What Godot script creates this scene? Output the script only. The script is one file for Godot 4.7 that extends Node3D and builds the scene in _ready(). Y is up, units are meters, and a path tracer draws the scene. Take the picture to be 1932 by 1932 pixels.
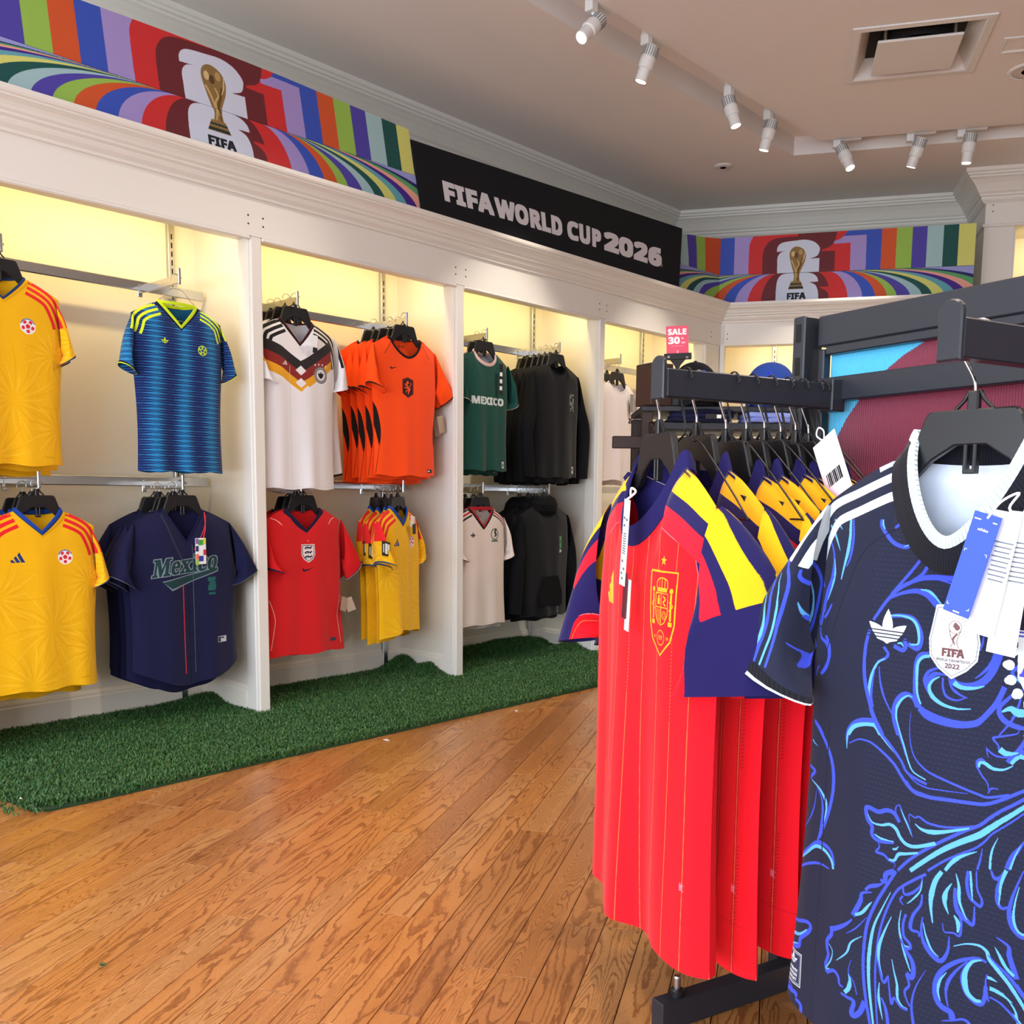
extends Node3D
# A sports shop: built-in wall bays with football shirts, a black two-arm rack in front.
# Left wall runs along -z, the back wall turns away by 63 degrees at CORNER.

const XH := -3.537            # front plane of the left cabinets
const XB := -3.998            # back of the bays
const CEIL := 3.079
const HDR := 1.997            # underside of the header above the bays
const ANG := 63.0
const BD := Vector3(0.891, 0, -0.454)    # along the back wall
const BN := Vector3(0.454, 0, 0.891)     # out of the back wall
const CORNER := Vector3(-3.537, 0, -6.004)
const STILES := [-2.313, -3.488, -4.662]
const RU := Vector3(0.951, 0, 0.308)     # along the rack's panel
const RA := Vector3(-0.306, 0, 0.952)    # along the rack's arms, towards their tips
const RACK := Vector3(-0.775, 0, -1.748) # foot of the panel below the first arm

var M := {}
var taken := {}
var noise := FastNoiseLite.new()
var rng := RandomNumberGenerator.new()

# ---------------------------------------------------------------- mesh building
class MB:
	var v := PackedVector3Array()
	var n := PackedVector3Array()
	var u := PackedVector2Array()
	var i := PackedInt32Array()
	func tri(a: Vector3, b: Vector3, c: Vector3, ua := Vector2.ZERO, ub := Vector2.ZERO, uc := Vector2.ZERO) -> void:
		var k := v.size()
		var nn := (b - a).cross(c - a).normalized()
		v.append_array([a, b, c])
		n.append_array([nn, nn, nn])
		u.append_array([ua, ub, uc])
		i.append_array([k, k + 2, k + 1])
	func quad(a: Vector3, b: Vector3, c: Vector3, d: Vector3, ua := Vector2(0, 1), ub := Vector2(1, 1), uc := Vector2(1, 0), ud := Vector2(0, 0)) -> void:
		var k := v.size()
		var nn := (c - a).cross(d - b).normalized()
		v.append_array([a, b, c, d])
		n.append_array([nn, nn, nn, nn])
		u.append_array([ua, ub, uc, ud])
		i.append_array([k, k + 2, k + 1, k, k + 3, k + 2])
	# rows of points, each row running left to right seen from the front, rows from the bottom up
	func grid(rows: Array, uvs: Array, wrap := false) -> void:
		var h := rows.size()
		var w: int = rows[0].size()
		var k := v.size()
		for r in h:
			for c in w:
				var c0 := maxi(c - 1, 0)
				var c1 := mini(c + 1, w - 1)
				if wrap and (c == 0 or c == w - 1):
					c0 = w - 2
					c1 = 1
				var r0 := maxi(r - 1, 0)
				var r1 := mini(r + 1, h - 1)
				var dx: Vector3 = rows[r][c1] - rows[r][c0]
				var dy: Vector3 = rows[r1][c] - rows[r0][c]
				var nn := dx.cross(dy)
				v.append(rows[r][c])
				n.append(nn.normalized() if nn.length() > 1e-12 else Vector3.UP)
				u.append(uvs[r][c] if uvs.size() else Vector2(float(c) / (w - 1), 1.0 - float(r) / (h - 1)))
		for r in h - 1:
			for c in w - 1:
				var a := k + r * w + c
				i.append_array([a, a + w + 1, a + 1, a, a + w, a + w + 1])
	func done() -> ArrayMesh:
		var arr := []
		arr.resize(Mesh.ARRAY_MAX)
		arr[Mesh.ARRAY_VERTEX] = v
		arr[Mesh.ARRAY_NORMAL] = n
		arr[Mesh.ARRAY_TEX_UV] = u
		arr[Mesh.ARRAY_INDEX] = i
		var m := ArrayMesh.new()
		m.add_surface_from_arrays(Mesh.PRIMITIVE_TRIANGLES, arr)
		return m
	# a box with chamfered edges; basis columns are its axes
	func box(at: Vector3, size: Vector3, bev := 0.0, bs := Basis()) -> MB:
		var h := size * 0.5
		var b := minf(bev, minf(h.x, minf(h.y, h.z)) * 0.9)
		var pt := func(s: Vector3, k: int) -> Vector3:
			var q := Vector3(s.x * (h.x - b), s.y * (h.y - b), s.z * (h.z - b))
			q[k] = s[k] * h[k]
			return at + bs * q
		for k in 3:
			var k1 := (k + 1) % 3
			var k2 := (k + 2) % 3
			for sg in [-1.0, 1.0]:
				var c: Array[Vector3] = []
				for e in [[-1, -1], [1, -1], [1, 1], [-1, 1]]:
					var s := Vector3.ZERO
					s[k] = sg
					s[k1] = e[0]
					s[k2] = e[1]
					c.append(pt.call(s, k))
				var du := size[k1]
				var dv := size[k2]
				if sg > 0:
					quad(c[0], c[1], c[2], c[3], Vector2(0, dv), Vector2(du, dv), Vector2(du, 0), Vector2(0, 0))
				else:
					quad(c[1], c[0], c[3], c[2], Vector2(0, dv), Vector2(du, dv), Vector2(du, 0), Vector2(0, 0))
		if b > 0.0:
			for k in 3:
				var k1 := (k + 1) % 3
				var k2 := (k + 2) % 3
				for e in [[-1, -1], [1, -1], [1, 1], [-1, 1]]:
					var s := Vector3.ZERO
					s[k1] = e[0]
					s[k2] = e[1]
					var lo := s
					var hi := s
					lo[k] = -1
					hi[k] = 1
					if e[0] * e[1] > 0:
						quad(pt.call(lo, k1), pt.call(lo, k2), pt.call(hi, k2), pt.call(hi, k1))
					else:
						quad(pt.call(lo, k2), pt.call(lo, k1), pt.call(hi, k1), pt.call(hi, k2))
			for sx in [-1, 1]:
				for sy in [-1, 1]:
					for sz in [-1, 1]:
						var s := Vector3(sx, sy, sz)
						if sx * sy * sz > 0:
							tri(pt.call(s, 0), pt.call(s, 1), pt.call(s, 2))
						else:
							tri(pt.call(s, 0), pt.call(s, 2), pt.call(s, 1))
		return self
	# round tube along points
	func tube(p: Array, r: float, sides := 8, cap := true) -> MB:
		var rows := []
		var up := Vector3.UP
		for k in p.size():
			var d: Vector3 = (p[mini(k + 1, p.size() - 1)] - p[maxi(k - 1, 0)]).normalized()
			if absf(d.dot(up)) > 0.95:
				up = Vector3(0.3, 0.1, 0.95).normalized()
			var a := up.cross(d).normalized()
			var b := d.cross(a)
			up = b
			var row := PackedVector3Array()
			for s in sides + 1:
				var t := TAU * s / sides
				row.append(p[k] + (a * cos(t) + b * sin(t)) * r)
			rows.append(row)
		grid(rows, [], true)
		if cap:
			for e in [0, p.size() - 1]:
				for s in sides:
					if e == 0:
						tri(p[0], rows[0][s + 1], rows[0][s])
					else:
						tri(p[e], rows[e][s], rows[e][s + 1])
		return self
	# profile of (radius, height) turned about y
	func lathe(prof: Array, sides := 20, at := Vector3.ZERO, bs := Basis()) -> MB:
		var rows := []
		for q in prof:
			var row := PackedVector3Array()
			for s in sides + 1:
				var t := -TAU * s / sides
				row.append(at + bs * Vector3(q.x * cos(t), q.y, q.x * sin(t)))
			rows.append(row)
		for k in rows.size() - 1:
			grid([rows[k], rows[k + 1]], [], true)
		return self
	# flat polygon pushed to a depth, with a chamfer round its front
	func extrude(poly: PackedVector2Array, z0: float, z1: float, bev := 0.0, bs := Transform3D()) -> MB:
		var p := poly.duplicate()
		if Geometry2D.is_polygon_clockwise(p):
			p.reverse()
		var c := p.size()
		var ins := PackedVector2Array()
		for k in c:
			var d0 := (p[k] - p[(k + c - 1) % c]).normalized()
			var d1 := (p[(k + 1) % c] - p[k]).normalized()
			var m := (d0.orthogonal() + d1.orthogonal())
			m = m / maxf(m.length_squared() * 0.5, 0.3)
			ins.append(p[k] - m * bev)
		var ix := Geometry2D.triangulate_polygon(p)
		for t in range(0, ix.size(), 3):
			var q: Array[Vector2] = [ins[ix[t]], ins[ix[t + 1]], ins[ix[t + 2]]]
			if (q[1] - q[0]).cross(q[2] - q[0]) < 0:
				q = [q[0], q[2], q[1]]
			tri(bs * Vector3(q[0].x, q[0].y, z1), bs * Vector3(q[1].x, q[1].y, z1), bs * Vector3(q[2].x, q[2].y, z1), q[0], q[1], q[2])
			tri(bs * Vector3(q[0].x, q[0].y, z0), bs * Vector3(q[2].x, q[2].y, z0), bs * Vector3(q[1].x, q[1].y, z0), q[0], q[2], q[1])
		for k in c:
			var j := (k + 1) % c
			var zs := [[p, z0 + bev, p, z1 - bev]]
			if bev > 0:
				zs.append([p, z1 - bev, ins, z1])
				zs.append([ins, z0, p, z0 + bev])
			for s in zs:
				quad(bs * Vector3(s[0][k].x, s[0][k].y, s[1]), bs * Vector3(s[0][j].x, s[0][j].y, s[1]), bs * Vector3(s[2][j].x, s[2][j].y, s[3]), bs * Vector3(s[2][k].x, s[2][k].y, s[3]))
		return self
	# a moulding: profile of (out, y) along a plan path whose room lies to the right of the walk
	func mould(path: Array, prof: Array) -> MB:
		var mit := []
		for k in path.size():
			var a: Vector3 = (path[k] - path[k - 1]) if k > 0 else (path[1] - path[0])
			var b: Vector3 = (path[k + 1] - path[k]) if k < path.size() - 1 else a
			var na := Vector3(-a.z, 0, a.x).normalized()
			var nb := Vector3(-b.z, 0, b.x).normalized()
			mit.append((na + nb) / (1.0 + na.dot(nb)))
		for k in path.size() - 1:
			for q in prof.size() - 1:
				var a0: Vector3 = path[k] + mit[k] * prof[q].x + Vector3.UP * prof[q].y
				var a1: Vector3 = path[k + 1] + mit[k + 1] * prof[q].x + Vector3.UP * prof[q].y
				var b0: Vector3 = path[k] + mit[k] * prof[q + 1].x + Vector3.UP * prof[q + 1].y
				var b1: Vector3 = path[k + 1] + mit[k + 1] * prof[q + 1].x + Vector3.UP * prof[q + 1].y
				quad(a0, a1, b1, b0)
		for k in [0, path.size() - 1]:
			var pl := PackedVector2Array(prof)
			var ix := Geometry2D.triangulate_polygon(pl)
			for t in range(0, ix.size(), 3):
				var c: Array[Vector3] = []
				for s in 3:
					var q: Vector2 = prof[ix[t + s]]
					c.append(path[k] + mit[k] * q.x + Vector3.UP * q.y)
				tri(c[0], c[1], c[2])
		return self

func smooth_path(p: Array, per := 6) -> Array:
	var out := []
	for k in p.size() - 1:
		var a = p[maxi(k - 1, 0)]
		var d = p[mini(k + 2, p.size() - 1)]
		for s in per:
			out.append(p[k].cubic_interpolate(p[k + 1], a, d, float(s) / per))
	out.append(p[p.size() - 1])
	return out

# ---------------------------------------------------------------- nodes
func numbered(called: String) -> String:
	if not taken.has(called):
		taken[called] = 0
		return called
	taken[called] += 1
	return "%s_%03d" % [called, taken[called]]

func part(called: String, mesh: Mesh, mat: Material, parent: Node3D, label := "") -> MeshInstance3D:
	var o := MeshInstance3D.new()
	o.mesh = mesh
	o.material_override = mat
	o.name = called
	if label:
		o.set_meta("label", label)
	parent.add_child(o, true)
	return o

func tag(o: Node3D, label: String, category: String, group := "") -> Node3D:
	o.set_meta("label", label)
	o.set_meta("category", category)
	if group:
		o.set_meta("group", group)
	return o

func base(called: String, at := Vector3.ZERO, yaw := 0.0) -> Node3D:
	var o := Node3D.new()
	o.name = numbered(called)
	o.position = at
	o.rotation.y = yaw
	add_child(o)
	return o

func thing(called: String, label: String, category: String, at := Vector3.ZERO, yaw := 0.0, group := "") -> Node3D:
	return tag(base(called, at, yaw), label, category, group)

func single(called: String, mesh: Mesh, mat: Material, label: String, category: String, at := Vector3.ZERO, group := "") -> MeshInstance3D:
	var o := part(numbered(called), mesh, mat, self)
	o.position = at
	tag(o, label, category, group)
	return o

func structure(called: String, label := "") -> Node3D:
	var o := base(called)
	o.set_meta("kind", "structure")
	if label:
		o.set_meta("label", label)
	return o

func copy(o: Node3D, at: Vector3, yaw: float, label: String, group := "") -> Node3D:
	var c: Node3D = o.duplicate()
	c.name = numbered(str(o.name).rstrip("0123456789").rstrip("_"))
	add_child(c)
	c.position = at
	c.rotation.y = yaw
	c.set_meta("label", label)
	if group:
		c.set_meta("group", group)
	elif c.has_meta("group"):
		c.remove_meta("group")
	return c

# ---------------------------------------------------------------- materials
func mat(called: String, c: Color, rough := 0.6, metal := 0.0) -> StandardMaterial3D:
	var m := StandardMaterial3D.new()
	m.resource_name = called
	m.albedo_color = c
	m.roughness = rough
	m.metallic = metal
	M[called] = m
	return m

func cloth(called: String, c: Color, tex: Texture2D = null, rough := 0.85) -> StandardMaterial3D:
	var m := mat(called, c, rough)
	if tex:
		m.albedo_texture = tex
		m.albedo_color = Color.WHITE
	m.metallic_specular = 0.3
	m.rim_enabled = true
	m.rim = 0.25 if tex or c.get_luminance() > 0.08 else 0.05
	m.rim_tint = 0.6
	return m

func glow(called: String, c: Color, e: float) -> StandardMaterial3D:
	var m := mat(called, c, 0.4)
	m.emission_enabled = true
	m.emission = c
	m.emission_energy_multiplier = e
	return m

# ---------------------------------------------------------------- painting of prints
class Cv:
	var im: Image
	var o: Vector2     # where the picture's top left corner lies, in metres, y up
	var k: float       # pixels per metre
	var w: int
	var h: int
	func _init(left: float, top: float, width: float, height: float, px: float, bg: Color) -> void:
		o = Vector2(left, top)
		k = px
		w = int(round(width * px))
		h = int(round(height * px))
		im = Image.create(w, h, false, Image.FORMAT_RGB8)
		im.fill(bg)
	func tex() -> ImageTexture:
		return ImageTexture.create_from_image(im)
	func poly(p: PackedVector2Array, c: Color) -> void:
		var q := PackedVector2Array()
		var lo := 1e9
		var hi := -1e9
		for a in p:
			var b := Vector2((a.x - o.x) * k, (o.y - a.y) * k)
			q.append(b)
			lo = minf(lo, b.y)
			hi = maxf(hi, b.y)
		var cnt := q.size()
		for y in range(maxi(0, int(floor(lo))), mini(h - 1, int(ceil(hi))) + 1):
			var yc := y + 0.5
			var xs := PackedFloat32Array()
			for a in cnt:
				var s := q[a]
				var t := q[(a + 1) % cnt]
				if (s.y <= yc) != (t.y <= yc):
					xs.append(s.x + (yc - s.y) / (t.y - s.y) * (t.x - s.x))
			if xs.size() < 2:
				continue
			xs.sort()
			for a in range(0, xs.size() - 1, 2):
				var x0 := int(round(xs[a]))
				var x1 := int(round(xs[a + 1]))
				if x1 > x0:
					im.fill_rect(Rect2i(x0, y, x1 - x0, 1), c)
	func rect(x0: float, y0: float, x1: float, y1: float, c: Color) -> void:
		poly(PackedVector2Array([Vector2(x0, y0), Vector2(x1, y0), Vector2(x1, y1), Vector2(x0, y1)]), c)
	func disc(c: Vector2, r: float, col: Color, ry := -1.0) -> void:
		var p := PackedVector2Array()
		for a in 40:
			p.append(c + Vector2(cos(TAU * a / 40), sin(TAU * a / 40) * (1.0 if ry < 0 else ry / r)) * r)
		poly(p, col)
	func smooth(p: Array, per := 8) -> PackedVector2Array:
		var out := PackedVector2Array()
		for a in p.size() - 1:
			for s in per:
				out.append(p[a].cubic_interpolate(p[a + 1], p[maxi(a - 1, 0)], p[mini(a + 2, p.size() - 1)], float(s) / per))
		out.append(p[p.size() - 1])
		return out
	# a line whose width runs from w0 over w1 to w2
	func line(p: PackedVector2Array, c: Color, w0: float, w1 := -1.0, w2 := -1.0) -> void:
		if w1 < 0:
			w1 = w0
			w2 = w0
		var l := PackedVector2Array()
		var r := PackedVector2Array()
		var cnt := p.size()
		for a in cnt:
			var d := (p[mini(a + 1, cnt - 1)] - p[maxi(a - 1, 0)]).normalized().orthogonal()
			var t := float(a) / maxf(cnt - 1, 1)
			var ww := lerpf(w0, w1, t * 2.0) if t < 0.5 else lerpf(w1, w2, t * 2.0 - 1.0)
			l.append(p[a] + d * ww * 0.5)
			r.append(p[a] - d * ww * 0.5)
		for a in cnt - 1:
			poly(PackedVector2Array([l[a], l[a + 1], r[a + 1], r[a]]), c)
	func ring(c: Vector2, r: float, col: Color, width: float) -> void:
		var p := PackedVector2Array()
		for a in 41:
			p.append(c + Vector2(cos(TAU * a / 40), sin(TAU * a / 40)) * r)
		line(p, col, width)
	# words set in a font, fitted to a height (and a width), standing on the point at
	func text(s: String, at: Vector2, high: float, col: Color, wide := -1.0, bold := 0.0, turn := 0.0, face := "Droid Sans", weight := 700, center := true, slant := 0.0) -> void:
		var f := SystemFont.new()
		f.font_names = PackedStringArray([face])
		f.font_weight = weight
		var tm := TextMesh.new()
		tm.text = s
		tm.font = f
		tm.font_size = 64
		tm.pixel_size = 0.01
		tm.depth = 0.0
		var arr := tm.get_mesh_arrays()
		var vs: PackedVector3Array = arr[Mesh.ARRAY_VERTEX]
		var ns: PackedVector3Array = arr[Mesh.ARRAY_NORMAL]
		var ix: PackedInt32Array = arr[Mesh.ARRAY_INDEX] if arr[Mesh.ARRAY_INDEX] != null else PackedInt32Array(range(vs.size()))
		if vs.is_empty():
			return
		var lo := Vector2(1e9, 1e9)
		var hi := -lo
		for q in vs:
			lo = lo.min(Vector2(q.x, q.y))
			hi = hi.max(Vector2(q.x, q.y))
		var sy := high / (hi.y - lo.y)
		var sx := sy if wide < 0 else wide / (hi.x - lo.x)
		var offs := [Vector2.ZERO]
		if bold > 0:
			offs = [Vector2(-bold, -bold), Vector2(bold, -bold), Vector2(bold, bold), Vector2(-bold, bold), Vector2(0, bold), Vector2(0, -bold), Vector2(bold, 0), Vector2(-bold, 0)]
		for off in offs:
			for t in range(0, ix.size(), 3):
				if ns[ix[t]].z < 0.0:
					continue
				var p := PackedVector2Array()
				for b in 3:
					var q := vs[ix[t + b]]
					var l: Vector2 = Vector2((q.x - ((lo.x + hi.x) * 0.5 if center else lo.x)) * sx, (q.y - lo.y) * sy) + off
					l.x += (l.y - high * 0.5) * slant
					p.append(at + l.rotated(turn))
				poly(p, col)

func c8(hex: String) -> Color:
	return Color(hex)

# ---------------------------------------------------------------- camera, daylight, exposure
func set_view() -> void:
	var cam := Camera3D.new()
	cam.name = "camera"
	cam.transform = Transform3D(Basis(Vector3(0.7391, 0.0089, -0.6735), Vector3(-0.0830, 0.9935, -0.0780), Vector3(0.6685, 0.1136, 0.7350)).orthonormalized(), Vector3(0, 0.95, 0))
	cam.projection = Camera3D.PROJECTION_FRUSTUM
	cam.near = 0.05
	cam.far = 60.0
	cam.size = 0.05 * 1932.0 / 1820.0
	cam.frustum_offset = Vector2(0, 0.05 * (1145.0 - 966.0) / 1820.0)
	add_child(cam)
	cam.current = true
	var env := Environment.new()
	env.background_mode = Environment.BG_SKY
	var sky := Sky.new()
	var sm := ProceduralSkyMaterial.new()
	sm.sky_top_color = Color(0.72, 0.82, 0.95)
	sm.sky_horizon_color = Color(0.86, 0.9, 0.95)
	sm.ground_bottom_color = Color(0.5, 0.5, 0.5)
	sm.ground_horizon_color = Color(0.7, 0.72, 0.75)
	sm.sky_energy_multiplier = 1.0
	sky.sky_material = sm
	env.sky = sky
	env.tonemap_mode = Environment.TONE_MAPPER_LINEAR
	env.tonemap_exposure = 0.8
	env.sdfgi_enabled = true
	env.ssao_enabled = true
	env.ssil_enabled = true
	var we := WorldEnvironment.new()
	we.name = "world"
	we.environment = env
	add_child(we)
	# daylight through the shop window behind the camera
	area("window_daylight", Vector3(-0.6, 1.55, 2.9), Vector3(0, 0, -1), Vector2(5.6, 2.5), Color(0.88, 0.94, 1.0), 26.0)
	# light thrown up from the bright pavement outside
	area("street_bounce", Vector3(-0.6, 0.7, 2.85), Vector3(0, 0.75, -1), Vector2(5.6, 0.9), Color(0.97, 0.97, 1.0), 14.0)

func area(called: String, at: Vector3, towards: Vector3, size: Vector2, c: Color, e: float) -> void:
	var l := AreaLight3D.new()
	l.name = called
	l.area_size = size
	l.light_color = c
	l.light_energy = e
	l.shadow_enabled = true
	l.set("area_range", 20.0)
	var up := Vector3.UP if absf(towards.y) < 0.9 else Vector3.FORWARD
	l.transform = Transform3D(Basis.looking_at(towards, up), at)
	add_child(l)

func spot(called: String, at: Vector3, towards: Vector3, c: Color, e: float, angle: float, parent: Node3D = null) -> void:
	var l := SpotLight3D.new()
	l.name = called
	l.light_color = c
	l.light_energy = e
	l.spot_angle = angle
	l.spot_angle_attenuation = 0.6
	l.spot_range = 14.0
	l.spot_attenuation = 2.0
	l.light_size = 0.035
	l.shadow_enabled = true
	l.transform = Transform3D(Basis.looking_at(towards, Vector3.UP if absf(towards.y) < 0.98 else Vector3.FORWARD), at)
	(parent if parent else self).add_child(l, true)

# ---------------------------------------------------------------- shared materials
func make_materials() -> void:
	mat("paint", c8("#e9e6df"), 0.45)
	mat("bay_paint", c8("#ebe6da"), 0.5)
	mat("ceiling_paint", c8("#ece8e5"), 0.9)
	mat("slot_paint", c8("#d8d2c8"), 0.8)
	mat("white_metal", c8("#e4e4e2"), 0.4)
	mat("grey_fin", c8("#8e9294"), 0.5)
	mat("chrome", c8("#c9cbcc"), 0.18, 1.0)
	mat("steel", c8("#b9bcbe"), 0.3, 1.0)
	mat("clear_plastic", c8("#e8f0ee"), 0.3)
	mat("black_plastic", c8("#15161a"), 0.38)
	mat("black_metal", c8("#262a33"), 0.36)
	mat("slot_black", c8("#050506"), 0.8)
	mat("brown_metal", c8("#2a1713"), 0.5)
	mat("tag_white", c8("#eef2f4"), 0.6)
	mat("tag_black", c8("#141416"), 0.5)
	mat("tag_kraft", c8("#b09a84"), 0.7)
	mat("cord_white", c8("#e9eef0"), 0.7)
	mat("dark_gap", c8("#2b2926"), 0.9)
	mat("screw_hole", c8("#3a3833"), 0.9)
	var pane := mat("glass", Color(0.9, 0.95, 0.95, 0.06), 0.02)
	pane.transparency = BaseMaterial3D.TRANSPARENCY_ALPHA
	var acr := mat("acrylic", Color(0.93, 0.95, 0.9, 0.25), 0.05)
	acr.transparency = BaseMaterial3D.TRANSPARENCY_ALPHA

# ---------------------------------------------------------------- floor
func wood_texture(seed_: int, rings: float) -> ImageTexture:
	var im := Image.create(1024, 192, false, Image.FORMAT_RGB8)
	var n1 := FastNoiseLite.new()
	n1.seed = seed_
	n1.noise_type = FastNoiseLite.TYPE_SIMPLEX_SMOOTH
	n1.frequency = 1.0
	n1.fractal_octaves = 2
	var n2 := FastNoiseLite.new()
	n2.seed = seed_ + 9
	n2.frequency = 1.0
	n2.fractal_octaves = 2
	var light := c8("#c69560")
	var mid := c8("#b28049")
	var dark := c8("#805026")
	for y in 192:
		for x in 1024:
			var u := x / 1024.0
			var v := y / 192.0
			var f := n1.get_noise_2d(u * 0.9, v * 1.9 + seed_)
			var r := f * rings + n2.get_noise_2d(u * 5.0, v * 5.0) * 0.4 + n2.get_noise_2d(u * 26.0, v * 24.0) * 0.14
			var s: float = r - floor(r)
			var band := smoothstep(0.55, 0.93, s) * (1.0 - smoothstep(0.93, 1.0, s))
			var pore := clampf(n2.get_noise_2d(u * 40.0, v * 110.0 + 50.0) * 1.6 - 0.35, 0.0, 0.6)
			var tone := n1.get_noise_2d(u * 2.0 + 40.0, v * 2.0) * 0.5 + 0.5
			var c := mid.lerp(light, tone).lerp(dark, clampf(band * 0.75 + pore * 0.45, 0.0, 0.85))
			im.set_pixel(x, y, c)
	return ImageTexture.create_from_image(im)

func build_floor() -> void:
	var fl := structure("floor")
	part("subfloor", MB.new().box(Vector3(-0.3, -0.06, -3.0), Vector3(9.0, 0.1, 15.0)).done(), mat("subfloor", c8("#3a2413"), 0.8), fl)
	var woods: Array[StandardMaterial3D] = []
	for k in 4:
		var tx := wood_texture(11 + k * 7, [5.0, 8.0, 11.0, 3.0][k])
		for t in 3:
			var m := mat("oak_%d_%d" % [k, t], [c8("#fff4ea"), c8("#e9d3c0"), c8("#ffe9cf")][t], 0.34)
			m.albedo_texture = tx
			m.clearcoat_enabled = true
			m.clearcoat = 0.25
			m.clearcoat_roughness = 0.22
			woods.append(m)
	var pd := BN          # planks run square to the back wall
	var pn := BD
	var wd := 0.0855
	var r := RandomNumberGenerator.new()
	r.seed = 5
	var spots := []
	for row in range(-42, 26):
		var off: float = row * wd + 0.046
		var s: float = -7.5 + r.randf() * 0.9
		while s < 3.0:
			var ln: float = r.randf_range(0.35, 1.25)
			spots.append([off, s, ln, r.randi() % 12, r.randf(), r.randf()])
			s += ln
	# the ones the photograph shows are planks of their own, the rest is one surface
	var shown := []
	var rest := []
	for q in spots:
		var c: Vector3 = pn * q[0] + pd * (q[1] + q[2] * 0.5)
		var seen := c.x > -3.3 and c.x < 0.35 and c.z < -0.35 and c.z > -4.5 and c.z < -0.75 * c.x - 0.15 and c.x < -0.45 - 0.58 * (c.z + 1.2) + 0.9
		if seen and c.x > -3.05:
			shown.append(q)
		else:
			rest.append(q)
	shown.sort_custom(func(a, b): return (pn * a[0] + pd * a[1]).length() < (pn * b[0] + pd * b[1]).length())
	while shown.size() > 290:
		rest.append(shown.pop_back())
	for q in shown:
		var c: Vector3 = pn * q[0] + pd * (q[1] + q[2] * 0.5)
		var o := part("plank", plank_mesh(q, wd), woods[q[3]], fl)
		o.position = c
		o.basis = Basis(pd, Vector3.UP, -pn)
	var mb := MB.new()
	for q in rest:
		plank_into(mb, q, wd, Transform3D(Basis(pd, Vector3.UP, -pn), pn * q[0] + pd * (q[1] + q[2] * 0.5)))
	var far_planks := part("far_planks", mb.done(), woods[0], fl)
	far_planks.set_meta("kind", "stuff")

func plank_mesh(q: Array, wd: float) -> ArrayMesh:
	var mb := MB.new()
	plank_into(mb, q, wd, Transform3D())
	return mb.done()

func plank_into(mb: MB, q: Array, wd: float, t: Transform3D) -> void:
	var l: float = q[2] * 0.5 - 0.0006
	var w := wd * 0.5 - 0.0009
	var b := 0.0012
	var top := 0.0
	var u0: float = q[4]
	var v0: float = q[5]
	var ul := l / 0.8
	var vw := 0.45
	var p := [Vector3(-l + b, top, w - b), Vector3(l - b, top, w - b), Vector3(l - b, top, -w + b), Vector3(-l + b, top, -w + b)]
	var e := [Vector3(-l, top - b, w), Vector3(l, top - b, w), Vector3(l, top - b, -w), Vector3(-l, top - b, -w)]
	for k in 4:
		p[k] = t * p[k]
		e[k] = t * e[k]
	mb.quad(p[0], p[1], p[2], p[3], Vector2(u0, v0 + vw), Vector2(u0 + ul * 2, v0 + vw), Vector2(u0 + ul * 2, v0), Vector2(u0, v0))
	for k in 4:
		var j := (k + 1) % 4
		mb.quad(e[k], e[j], p[j], p[k], Vector2(u0, v0), Vector2(u0 + 0.3, v0), Vector2(u0 + 0.3, v0), Vector2(u0, v0))
		mb.quad(e[k] + Vector3.DOWN * 0.012, e[j] + Vector3.DOWN * 0.012, e[j], e[k], Vector2(u0, v0), Vector2(u0, v0), Vector2(u0, v0), Vector2(u0, v0))

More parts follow.
